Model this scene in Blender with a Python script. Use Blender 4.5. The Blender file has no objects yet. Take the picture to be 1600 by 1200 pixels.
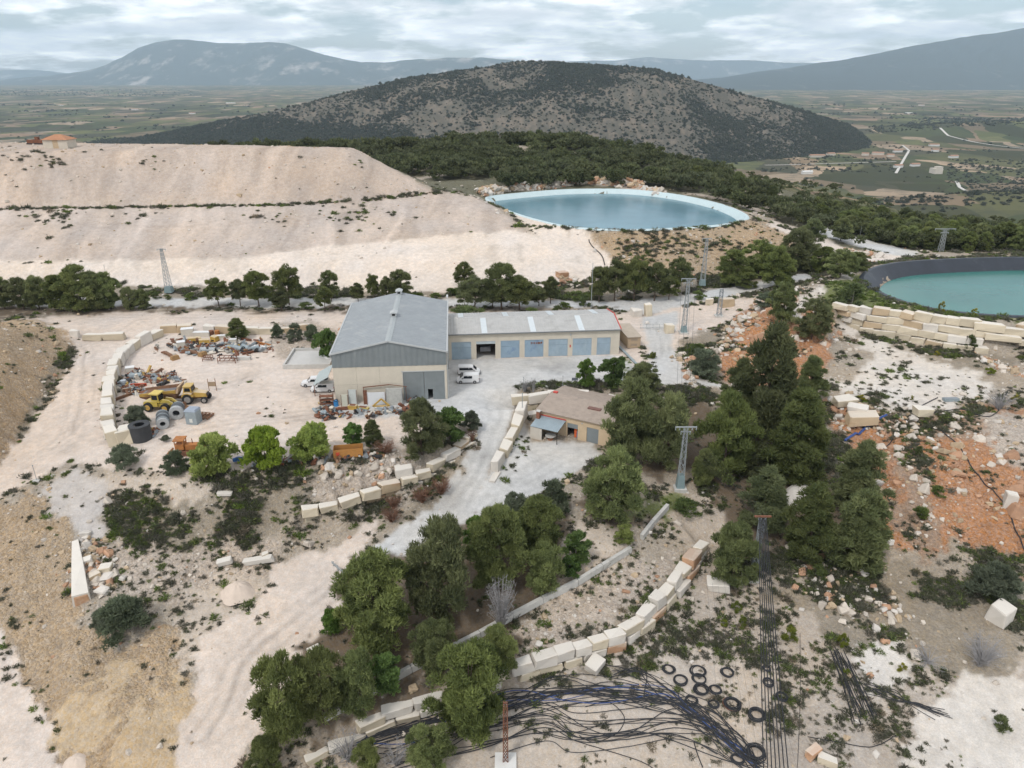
import bpy, math, random
import numpy as np
from mathutils import Vector, Matrix
from mathutils.geometry import delaunay_2d_cdt

# ---------------------------------------------------------------- camera, sky, sun, exposure
sc = bpy.context.scene
COL = sc.collection
random.seed(7)
RNG = np.random.default_rng(7)
FPX, PITCH, CAMH = 1130.0, math.radians(23.3), 56.0
CP, SP = math.cos(PITCH), math.sin(PITCH)
cam = bpy.data.cameras.new('camera')
cam.sensor_width = 36.0
cam.lens = 36.0 * FPX / 1600.0
cam.clip_start, cam.clip_end = 1.0, 90000.0
camo = bpy.data.objects.new('camera', cam)
camo.location = (0, 0, CAMH)
camo.rotation_euler = (math.pi / 2 - PITCH, 0, 0)
COL.objects.link(camo)
sc.camera = camo

SUN_EL, SUN_AZ = math.radians(52), math.radians(215)      # azimuth clockwise from +Y
world = bpy.data.worlds.new('World')
sc.world = world
world.use_nodes = True
wn, wl = world.node_tree.nodes, world.node_tree.links
wn.clear()
def N(tree, t, **kw):
    n = tree.nodes.new(t)
    for k, v in kw.items():
        setattr(n, k, v)
    return n
W = world.node_tree
out = N(W, 'ShaderNodeOutputWorld')
sky = N(W, 'ShaderNodeTexSky', sky_type='NISHITA')
sky.sun_disc = False
sky.sun_elevation, sky.sun_rotation = SUN_EL, SUN_AZ
sky.altitude = 600
sky.dust_density = 2.0
bg_sky = N(W, 'ShaderNodeBackground')
bg_sky.inputs[1].default_value = 0.11
wl.new(sky.outputs[0], bg_sky.inputs[0])
tc = N(W, 'ShaderNodeTexCoord')
sep = N(W, 'ShaderNodeSeparateXYZ')
wl.new(tc.outputs['Generated'], sep.inputs[0])
def wmath(op, a, b=None):
    m = N(W, 'ShaderNodeMath', operation=op)
    for i, v in enumerate((a, b)):
        if v is None: continue
        if isinstance(v, (int, float)): m.inputs[i].default_value = v
        else: wl.new(v, m.inputs[i])
    return m.outputs[0]
zz = wmath('ADD', wmath('MAXIMUM', sep.outputs[2], 0.0), 0.17)      # flat cloud deck seen in perspective
cx = wmath('DIVIDE', sep.outputs[0], zz)
cy = wmath('DIVIDE', sep.outputs[1], zz)
comb = N(W, 'ShaderNodeCombineXYZ')
wl.new(cx, comb.inputs[0]); wl.new(cy, comb.inputs[1])
n1 = N(W, 'ShaderNodeTexNoise'); n1.inputs['Scale'].default_value = 1.5; n1.inputs['Detail'].default_value = 6; n1.inputs['Roughness'].default_value = 0.58
n2 = N(W, 'ShaderNodeTexNoise'); n2.inputs['Scale'].default_value = 2.3; n2.inputs['Detail'].default_value = 6; n2.inputs['Roughness'].default_value = 0.55
wl.new(comb.outputs[0], n1.inputs['Vector'])
off = N(W, 'ShaderNodeVectorMath', operation='ADD'); off.inputs[1].default_value = (13.1, 4.2, 3.0)
wl.new(comb.outputs[0], off.inputs[0]); wl.new(off.outputs[0], n2.inputs['Vector'])
cover = N(W, 'ShaderNodeValToRGB')
cover.color_ramp.elements[0].position, cover.color_ramp.elements[0].color = 0.42, (0.1, 0.1, 0.1, 1)
cover.color_ramp.elements[1].position, cover.color_ramp.elements[1].color = 0.54, (1, 1, 1, 1)
wl.new(n1.outputs[0], cover.inputs[0])
shade = N(W, 'ShaderNodeValToRGB')
e = shade.color_ramp.elements
e[0].position, e[0].color = 0.36, (0.82, 0.855, 0.895, 1)
e[1].position, e[1].color = 0.62, (1.55, 1.54, 1.52, 1)
m_ = e.new(0.5); m_.color = (1.10, 1.11, 1.115, 1)
wl.new(n2.outputs[0], shade.inputs[0])
bg_cl = N(W, 'ShaderNodeBackground'); bg_cl.inputs[1].default_value = 1.0
wl.new(shade.outputs[0], bg_cl.inputs[0])
mix = N(W, 'ShaderNodeMixShader')
wl.new(cover.outputs[0], mix.inputs[0]); wl.new(bg_sky.outputs[0], mix.inputs[1]); wl.new(bg_cl.outputs[0], mix.inputs[2])
wl.new(mix.outputs[0], out.inputs[0])

sun = bpy.data.lights.new('sun', 'SUN')
sun.energy, sun.angle, sun.color = 1.5, math.radians(10), (1.0, 0.96, 0.90)
suno = bpy.data.objects.new('sun', sun)
sd = Vector((math.sin(SUN_AZ) * math.cos(SUN_EL), math.cos(SUN_AZ) * math.cos(SUN_EL), math.sin(SUN_EL)))
suno.rotation_euler = sd.to_track_quat('Z', 'Y').to_euler()
suno.location = (0, 0, 300)
COL.objects.link(suno)
sc.view_settings.view_transform = 'Standard'
sc.view_settings.look = 'None'
sc.view_settings.exposure = 0.21
sc.view_settings.gamma = 1.0
sc.cycles.max_bounces = 4
sc.cycles.diffuse_bounces = 2
sc.cycles.glossy_bounces = 2
sc.cycles.transmission_bounces = 2
sc.cycles.transparent_max_bounces = 4
sc.cycles.volume_bounces = 1
sc.cycles.use_adaptive_sampling = True
sc.cycles.adaptive_threshold = 0.02
sc.cycles.use_denoising = True

# ---------------------------------------------------------------- helpers: geometry of the view, noise
def P(px, py, z=0.0):
    u, v = (px - 800) / FPX, (600 - py) / FPX
    d = np.array([u, CP + v * SP, -SP + v * CP])
    t = (z - CAMH) / d[2]
    return np.array([d[0] * t, d[1] * t, z])
def PY(px, py, Y):                                  # point at plan distance Y
    u, v = (px - 800) / FPX, (600 - py) / FPX
    d = np.array([u, CP + v * SP, -SP + v * CP])
    t = Y / d[1]
    return np.array([d[0] * t, Y, CAMH + d[2] * t])
def project(x, y, z):
    f = y * CP - (z - CAMH) * SP
    v = y * SP + (z - CAMH) * CP
    return 800 + FPX * x / f, 600 - FPX * v / f, f
def _h(ix, iy, s):
    n = (ix.astype(np.int64) * 374761393 + iy.astype(np.int64) * 668265263 + s * 1274126177) & 0x7fffffff
    n = ((n ^ (n >> 13)) * 1274126177) & 0x7fffffff
    return ((n ^ (n >> 16)) & 0xffff) / 65535.0
def vnoise(x, y, s=0):
    ix, iy = np.floor(x), np.floor(y)
    fx, fy = x - ix, y - iy
    fx, fy = fx * fx * (3 - 2 * fx), fy * fy * (3 - 2 * fy)
    a, b = _h(ix, iy, s), _h(ix + 1, iy, s)
    c, d = _h(ix, iy + 1, s), _h(ix + 1, iy + 1, s)
    return (a + (b - a) * fx) * (1 - fy) + (c + (d - c) * fx) * fy
def fbm(x, y, s=0, o=4, g=0.5):
    r, a, t = 0.0, 1.0, 0.0
    for i in range(o):
        r = r + a * (vnoise(x, y, s + i * 17) - 0.5)
        t += a; a *= g; x = x * 2.03 + 5.1; y = y * 2.03 + 1.7
    return r / t * 2                                # about -1..1
def inpoly(px, py, poly):
    r = np.zeros(px.shape, bool)
    n = len(poly)
    for i in range(n):
        x1, y1 = poly[i]; x2, y2 = poly[(i + 1) % n]
        if y1 == y2: continue
        c = ((y1 > py) != (y2 > py)) & (px < (x2 - x1) * (py - y1) / (y2 - y1) + x1)
        r ^= c
    return r
def polydist(px, py, line, closed=False):
    d = np.full(px.shape, 1e9)
    L = list(line) + ([line[0]] if closed else [])
    for (x1, y1), (x2, y2) in zip(L[:-1], L[1:]):
        dx, dy = x2 - x1, y2 - y1
        t = np.clip(((px - x1) * dx + (py - y1) * dy) / (dx * dx + dy * dy + 1e-9), 0, 1)
        d = np.minimum(d, np.hypot(px - x1 - t * dx, py - y1 - t * dy))
    return d
# ---------------------------------------------------------------- terrain: survey lines (photo x, photo y, height) turned into a triangulated ground
LINES = [
 # back road, tree belt
 [(-330,525,1),(0,495,.5),(200,490,0),(450,490,0),(700,485,0),(950,485,0),(1050,482,0)],
 [(-330,470,1),(0,465,.5),(300,463,.3),(600,463,.3),(800,463,.3),(950,465,.3),(1100,465,.8),(1200,445,2.2),(1262,431,3.4),(1300,407,4)],
 # pale apron under the dump
 [(-330,440,1),(0,440,1),(250,443,.8),(500,447,.5),(700,455,.5),(860,452,.5),(930,443,1)],
 [(-330,415,4.6),(0,414,4.6),(370,412,4.8),(500,408,5.5),(700,392,7),(850,378,8.5),(895,362,9.5)],
 [(895,362,9.5),(920,380,7),(962,408,4)],
 [(-330,408,5),(0,408,5),(370,404,5.5),(500,386,7.5),(700,370,8.7),(808,360,9.7),(838,369,9)],
 # dump tiers
 [(-330,329,15),(0,327,15.2),(170,326,15.3),(500,321,15.5),(640,313,15.8),(742,308,15.8)],
 [(-330,325,15.2),(0,323,15.5),(170,322,15.5),(400,321-2,15.6),(560,315,15.9),(678,304,16.3)],
 [(742,308,15.8),(780,330,12.8),(838,368,9.1)],
 [(742,308,15.8),(700,293,16.2),(640,284,16.5)],
 [(-330,241,30.5),(0,239,31),(300,234,31),(480,231.5,31.2),(552,229,31.5)],
 [(-330,223,31),(0,221.5,31.5),(300,225,31.5),(545,229,31.6)],
 [(552,229,31.5),(600,256,25.5),(678,304,16.3)],
 # reservoir 1 rim surroundings
 [(757,311,11.3),(790,327,11),(880,353,11),(930,359,11),(1000,359,11),(1080,355,11),(1130,351,11),(1168,340,11)],
 [(1168,336,11),(1120,316,11),(1060,303,11),(1000,296,11),(950,294,11),(880,295,11),(820,300,11),(765,307,11.2)],
 [(962,410,4),(1000,425,2),(1060,436,1.6),(1110,435,1.8),(1160,425,2.5),(1210,405,4)],
 [(1175,345,10.5),(1205,350,8.5),(1240,362,6),(1290,378,4.5),(1345,399,4),(1420,396,4.5)],
 [(1225,342,7),(1285,362,4.6),(1350,380,4),(1430,395,4.5)],
 [(1260,330,1),(1340,347,-4),(1450,368,-8),(1600,388,-12),(1750,400,-15)],
 [(1400,388,3),(1480,396,4.5),(1600,396,4),(1750,396,4)],
 # yard, level 0
 [(200,560,0),(300,560,0),(400,560,0),(450,620,0),(300,640,0)],
 [(240,690,-.2),(330,680,-.2),(450,665,0),(560,655,0),(640,645,0),(700,640,0),(760,600,0),(800,560,0)],
 [(720,560,0),(900,565,0),(960,575,0),(1000,590,0),(1040,560,0),(1030,520,0)],
 [(180,505,0),(300,500,0),(440,505,0),(700,500,0),(960,500,0)],
 [(1060,595,0),(1110,605,-.3)],
 # left track and mound
 [(130,525,0),(100,580,-.5),(60,640,-1.5),(20,700,-2.5),(-30,760,-3.6)],
 [(155,560,0),(150,620,-.3),(150,680,-.6),(110,715,-1.5),(50,745,-2.8),(0,775,-3.8),(-70,815,-5.2)],
 [(170,700,-.6),(230,712,-.6),(290,708,-.5)],
 [(115,540,.2),(85,605,-.4),(30,680,-1.8)],
 [(85,520,1.5),(50,512,4),(0,520,8),(-60,500,11),(-200,520,16)],
 [(20,570,5),(-20,620,5),(-80,680,4),(-200,700,6)],
 # slope below the yard
 [(40,757,-3),(110,722,-1.8),(200,735,-1.2),(290,745,-.8),(400,735,-.6),(500,725,-.5),(560,718,-.5),(620,715,-.5)],
 [(160,850,-7),(300,860,-7.5),(380,850,-7.2),(430,822,-6.4)],
 [(470,793,-4.2),(530,781,-3.8),(600,755,-3),(660,733,-2.2),(700,704,-1.5),(735,671,-.8)],
 [(478,812,-6.3),(538,798,-5.9),(608,774,-5.2),(664,755,-4.3),(704,725,-3.2),(738,690,-1.7)],
 [(560,820,-6.9),(500,855,-8.2),(440,850,-7.6),(400,900,-9),(350,880,-8.4)],
 # main road
 [(752,640,0),(745,682,-1.3),(712,740,-3.4),(680,785,-4.9),(620,830,-6.6),(560,875,-8.2),(530,900,-9)],
 [(806,640,0),(797,660,-.8),(772,720,-2.6),(753,765,-3.9),(740,790,-4.8),(690,830,-6.2),(640,865,-7.6),(580,895,-8.6),(545,912,-9.2)],
 [(500,930,-9.8),(450,985,-10.8),(400,1050,-12),(360,1130,-13.2),(330,1210,-14.2)],
 [(320,930,-9.8),(300,1000,-11),(310,1060,-12),(290,1200,-14.2)],
 [(530,930,-9.8),(500,1010,-11),(440,1090,-12.2),(390,1200,-14)],
 # workshop court
 [(835,700,-3.5),(920,700,-3.6),(955,690,-3.5)], [(800,740,-3.9),(870,750,-4)], [(772,768,-4.2),(880,722,-3.7)],
 [(818,682,-3.3),(828,655,-3.2)], [(850,645,-3.2),(960,660,-3.4)],
 [(812,611,0),(870,605,0),(960,611,0),(1012,621,-.3)],
 [(817,640,-3),(870,635,-3.2),(960,645,-3.4),(1012,655,-3.2)],
 # grove
 [(900,760,-4.5),(950,800,-5.5),(1000,740,-4.6),(1062,765,-5.8),(1100,720,-5),(1130,680,-4),(1120,625,-1)], [(1080,660,-3.6)],
 [(840,800,-5),(900,850,-6.5),(960,850,-6.6)], [(780,850,-6.5)],
 [(1045,793,-6.3),(1000,843,-7.1),(985,860,-7.5),(900,913,-8.5),(830,948,-9.3),(740,998,-10.1),(640,1048,-10.9),(560,1093,-11.5),(500,1128,-11.9)],
 [(1052,802,-7),(1006,853,-7.8),(990,871,-8.2),(905,925,-9.2),(835,960,-9.9),(745,1009,-10.6),(645,1060,-11.4),(565,1104,-12),(505,1140,-12.5)],
 [(700,900,-8),(620,950,-9.5),(560,1000,-10.3),(520,1040,-11),(450,1130,-12.3)],
 [(1090,848,-8.2),(1075,870,-8.8),(1045,905,-9.4),(1000,955,-10),(960,985,-10.4),(900,1005,-10.6),(840,1022,-10.8),(790,1040,-11),(700,1075,-11.6),(620,1100,-12),(540,1135,-12.6),(490,1160,-13)],
 [(1100,866,-10.4),(1085,891,-11),(1060,928,-11.7),(1015,978,-12.3),(970,1010,-12.7),(905,1031,-12.9),(845,1048,-13.1),(795,1066,-13.2),(705,1101,-13.7),(625,1126,-14.1),(545,1161,-14.6),(495,1186,-14.9)],
 # lower ground
 [(1000,1100,-14),(1200,1100,-14)], [(800,1150,-14.5),(1000,1200,-14.7),(1250,1200,-15)], [(700,1200,-15.2),(600,1250,-15.5)],
 [(1400,1150,-14.5),(1600,1150,-14.5),(1750,1150,-14.5)], [(1600,1260,-15.3),(1250,1290,-16),(900,1290,-16),(500,1290,-16),(200,1290,-16),(-100,1290,-16.5)],
 [(1300,1050,-12.8),(1130,1000,-12.8)], [(1200,950,-11.5),(1150,900,-10.2),(1300,950,-11)], [(1450,1000,-12),(1600,1000,-12),(1800,1000,-12)],
 [(1600,930,-10.5),(1500,920,-10.5)],
 [(1200,850,-9),(1300,900,-10),(1400,860,-9),(1500,870,-9),(1700,870,-9)],
 [(1400,780,-6),(1440,730,-3.4),(1480,705,-2.3),(1550,730,-3.6)], [(1380,690,-4.3),(1330,720,-5.5)], [(1300,655,-3.4)], [(1480,775,-5.6)], [(1600,800,-6),(1800,800,-6)],
 [(1520,660,-1.8),(1600,700,-2.5),(1800,700,-2)], [(1440,668,-3.4)],
 [(1240,760,-6),(1180,800,-7.5)], [(1180,700,-4.8),(1250,680,-3.8),(1220,620,-1.5)],
 [(1300,600,-.6),(1330,622,-.9),(1400,617,-.8),(1450,642,-1.3),(1540,612,-.6)], [(1400,570,-.2),(1480,570,0)], [(1340,545,.2),(1310,515,.8)], [(1560,572,.3),(1620,600,.4),(1800,600,.5)],
 [(1300,500,1.4),(1345,518,.7),(1400,528,.3),(1450,540,.2),(1500,548,.2),(1540,552,.3),(1580,555,.5),(1650,560,.8),(1800,570,.8)],
 [(1306,474,6),(1345,477,6.4),(1400,481,6.5),(1450,488,6.5),(1500,494,6.5),(1540,501,6.2),(1580,508,5.8),(1650,522,4.6),(1800,540,4.6)],
 # mound between road and reservoir 2
 [(1150,530,1),(1200,490,4),(1250,455,6),(1300,432,6.5),(1340,418,6.5)],
 [(1070,535,0),(1100,512,.1),(1160,490,1.0),(1205,466,2)],
 [(1100,560,-.2),(1120,590,-.5),(1170,600,-1)], [(1150,560,1),(1200,560,1),(1240,570,.3)], [(1230,478,5),(1260,500,4.6),(1280,530,1.5)],
 # left foreground
 [(0,850,-6),(0,950,-9),(60,1010,-11),(0,1050,-12)], [(60,1150,-14),(0,1200,-14.5)], [(-60,1100,-13),(-200,1000,-11)], [(-150,850,-6)],
 [(80,780,-3.6),(110,860,-6.6),(122,940,-9)], [(200,1010,-10.2),(250,960,-9.6)], [(150,1080,-11.3),(220,1100,-11.6),(270,1060,-11.6)], [(200,1200,-14),(100,1200,-14.3)], [(270,1150,-13.3)],
]
WORLD_PTS = [(-250,340,8),(-150,345,8),(-75,335,10),(0,335,11.5),(60,335,11),(120,325,7),(200,325,-9),(320,320,-16),
 (-90,312,15),(-40,300,15.5),(-150,318,18),(-250,318,18),
 (-300,420,8),(-150,420,14),(-80,410,15),(-20,430,18.5),(30,430,18.5),(60,425,14.5),(100,410,7),(150,395,2),(220,400,-15),(350,400,-35),
 (-500,600,-60),(-200,600,-45),(0,560,-4),(0,650,-40),(250,600,-70),(600,600,-85),(-900,900,-140),(0,900,-120),(900,900,-140),
 (-1500,1300,-225),(-500,1300,-225),(500,1300,-225),(1500,1300,-225),(-400,150,20),(-500,300,20),(400,150,0),(500,300,-10),
 (-150,20,-16),(150,20,-16),(-100,60,-12),(160,60,-14),(-60,15,-18),(60,15,-18),(0,10,-18)]
pts = []
for L in LINES:
    w = [P(*q) for q in L]
    pts.append(w[0])
    for a, b in zip(w[:-1], w[1:]):
        n = max(1, int(np.hypot(*(b - a)[:2]) / 3.0))
        for i in range(1, n + 1):
            pts.append(a + (b - a) * i / n)
pts += [np.array(q, float) for q in WORLD_PTS]
pts = np.array(pts)
keep, seen = [], set()
for i, p in enumerate(pts):
    k = (round(p[0] / .3), round(p[1] / .3))
    if k not in seen:
        seen.add(k); keep.append(i)
pts = pts[keep]
NU, Y0, Y1 = 640, 18.0, 1290.0
ys = [Y0]
while ys[-1] < Y1:
    y = ys[-1]
    ys.append(y + (0.0052 * max(y, 45) if y < 420 else 0.013 * y))
ys = np.array(ys); NR = len(ys)
def wid(y): return 45 + 0.92 * y
us = np.linspace(-1, 1, NU)
GX = us[None, :] * wid(ys)[:, None]
GY = np.repeat(ys[:, None], NU, 1)
GZ = np.full(GX.shape, np.nan)
cv = delaunay_2d_cdt([Vector((p[0], p[1])) for p in pts], [], [], 0, 1e-4)
V2 = np.array([[v.x, v.y] for v in cv[0]])
VZ = np.array([np.mean([pts[j][2] for j in o]) if o else 0 for o in cv[3]])
for t in cv[2]:
    a, b, c = V2[t[0]], V2[t[1]], V2[t[2]]
    ylo, yhi = min(a[1], b[1], c[1]), max(a[1], b[1], c[1])
    r0, r1 = np.searchsorted(ys, ylo - 1e-6), np.searchsorted(ys, yhi + 1e-6)
    if r1 <= r0: continue
    xlo, xhi = min(a[0], b[0], c[0]), max(a[0], b[0], c[0])
    ww = [wid(ys[r0]), wid(ys[r1 - 1])]
    ul, uh = min(xlo / w_ for w_ in ww), max(xhi / w_ for w_ in ww)
    c0, c1 = max(0, int((ul + 1) / 2 * (NU - 1))), min(NU, int((uh + 1) / 2 * (NU - 1)) + 2)
    if c1 <= c0: continue
    X, Y = GX[r0:r1, c0:c1], GY[r0:r1, c0:c1]
    det = (b[1] - c[1]) * (a[0] - c[0]) + (c[0] - b[0]) * (a[1] - c[1])
    if abs(det) < 1e-9: continue
    l1 = ((b[1] - c[1]) * (X - c[0]) + (c[0] - b[0]) * (Y - c[1])) / det
    l2 = ((c[1] - a[1]) * (X - c[0]) + (a[0] - c[0]) * (Y - c[1])) / det
    l3 = 1 - l1 - l2
    m = (l1 >= -1e-6) & (l2 >= -1e-6) & (l3 >= -1e-6)
    Z = l1 * VZ[t[0]] + l2 * VZ[t[1]] + l3 * VZ[t[2]]
    sub = GZ[r0:r1, c0:c1]; sub[m] = Z[m]
for r in range(NR):                                   # fill any gap outside the survey
    row = GZ[r]; ok = ~np.isnan(row)
    if ok.any(): row[~ok] = np.interp(us[~ok], us[ok], row[ok])
    else: row[:] = GZ[r - 1] if r else -18
def blur(Z):
    Zp = np.pad(Z, 1, mode='edge')
    return (Zp[1:-1, 1:-1] * 4 + Zp[:-2, 1:-1] + Zp[2:, 1:-1] + Zp[1:-1, :-2] + Zp[1:-1, 2:]) / 8
for _ in range(2): GZ = blur(GZ)

def sample(A, x, y):
    x = np.asarray(x, float); y = np.asarray(y, float)
    r = np.clip(np.interp(y, ys, np.arange(NR)), 0, NR - 1.001)
    u = np.clip((x / wid(y) + 1) / 2 * (NU - 1), 0, NU - 1.001)
    i, j = r.astype(int), u.astype(int); fr, fu = r - i, u - j
    return (A[i, j] * (1 - fu) + A[i, j + 1] * fu) * (1 - fr) + (A[i + 1, j] * (1 - fu) + A[i + 1, j + 1] * fu) * fr
# reservoirs: rims as plan polygons
R1Z, R2Z = 11.0, 6.5
R1 = [P(x, y, R1Z)[:2] for x, y in [(757,308),(775,321),(800,331),(830,341),(880,353),(930,358),(1000,359),(1080,355),(1130,351),(1160,344),(1168,338),(1150,328),(1120,317),(1060,304),(1000,297),(950,295),(880,296),(820,301),(780,305)]]
R2 = [P(x, y, R2Z)[:2] for x, y in [(1348,432),(1352,440),(1366,452),(1400,467),(1450,481),(1520,490),(1600,494),(1720,494),(1800,470),(1790,430),(1720,408),(1600,402),(1520,404),(1450,407),(1400,411),(1365,419)]]
def smooth_poly(poly, n=3):
    q = np.array(poly)
    for _ in range(n):
        a, b = q * .75 + np.roll(q, -1, 0) * .25, q * .25 + np.roll(q, -1, 0) * .75
        q = np.stack([a, b], 1).reshape(-1, 2)
    return q
R1s, R2s = smooth_poly(R1), smooth_poly(R2)
for poly, zr in ((R1s, R1Z), (R2s, R2Z)):
    ins = inpoly(GX, GY, poly)
    lo, hi = poly.min(0) - 12, poly.max(0) + 12
    m = (GX > lo[0]) & (GX < hi[0]) & (GY > lo[1]) & (GY < hi[1])
    d = np.full(GX.shape, 1e9); d[m] = polydist(GX[m], GY[m], [tuple(q) for q in poly[::2]], True)
    near = m & ~ins & (d < 4)
    GZ[near] = GZ[near] * np.clip((d[near] - 1.5) / 2.5, 0, 1) + (zr - .12) * (1 - np.clip((d[near] - 1.5) / 2.5, 0, 1))
    GZ[ins] = zr - 0.3 - np.minimum(d[ins] * .75, 8)

# ---------------------------------------------------------------- what covers the ground: regions drawn as outlines over the survey
PXg, PYg, _f = project(GX, GY, GZ)
jit = np.clip(120.0 / np.maximum(GY, 40), .25, 2.2)
JX = PXg + (fbm(GX / 5, GY / 5, 3, 4) * 13 + fbm(GX / .9, GY / .9, 5, 2) * 7) * jit
JY = PYg + (fbm(GX / 5, GY / 5, 31, 4) * 11 + fbm(GX / .9, GY / .9, 35, 2) * 5) * jit
NX = JX + (fbm(GX / 3.5, GY / 3.5, 7, 4) * 18 + fbm(GX / .8, GY / .8, 9, 2) * 10) * jit
NY = JY + (fbm(GX / 3.5, GY / 3.5, 37, 4) * 15 + fbm(GX / .8, GY / .8, 39, 2) * 8) * jit
#          colour                scrub/m2 stones/m2 relief
COVER = dict(
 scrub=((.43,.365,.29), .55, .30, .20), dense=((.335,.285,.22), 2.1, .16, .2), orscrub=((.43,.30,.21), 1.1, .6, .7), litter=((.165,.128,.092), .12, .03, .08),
 pale=((.705,.60,.515), .006, .018, .03), road=((.61,.60,.58), 0, .004, .012), dump=((.575,.485,.42), .002, .06, .07), dump2=((.535,.44,.37), .002, .09, .08),
 tan=((.50,.375,.25), .04, .38, .62), orange=((.52,.275,.15), .16, .75, .95), rocky=((.54,.455,.375), .20, .55, .28),
 white=((.70,.64,.57), .10, .06, .05), gravel=((.575,.52,.47), .02, .2, .06), green=((.17,.19,.08), .5, .02, .1),
 forest=((.20,.19,.13), .02, .02, .5), field=((.215,.20,.115), .0, .0, .5), apron=((.76,.66,.57), .001, .004, .03), flat=((.49,.42,.35), .95, .16, .14), bare=((.58,.495,.41), .12, .04, .10), ochre=((.55,.42,.275), .012, .12, .12))
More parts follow.
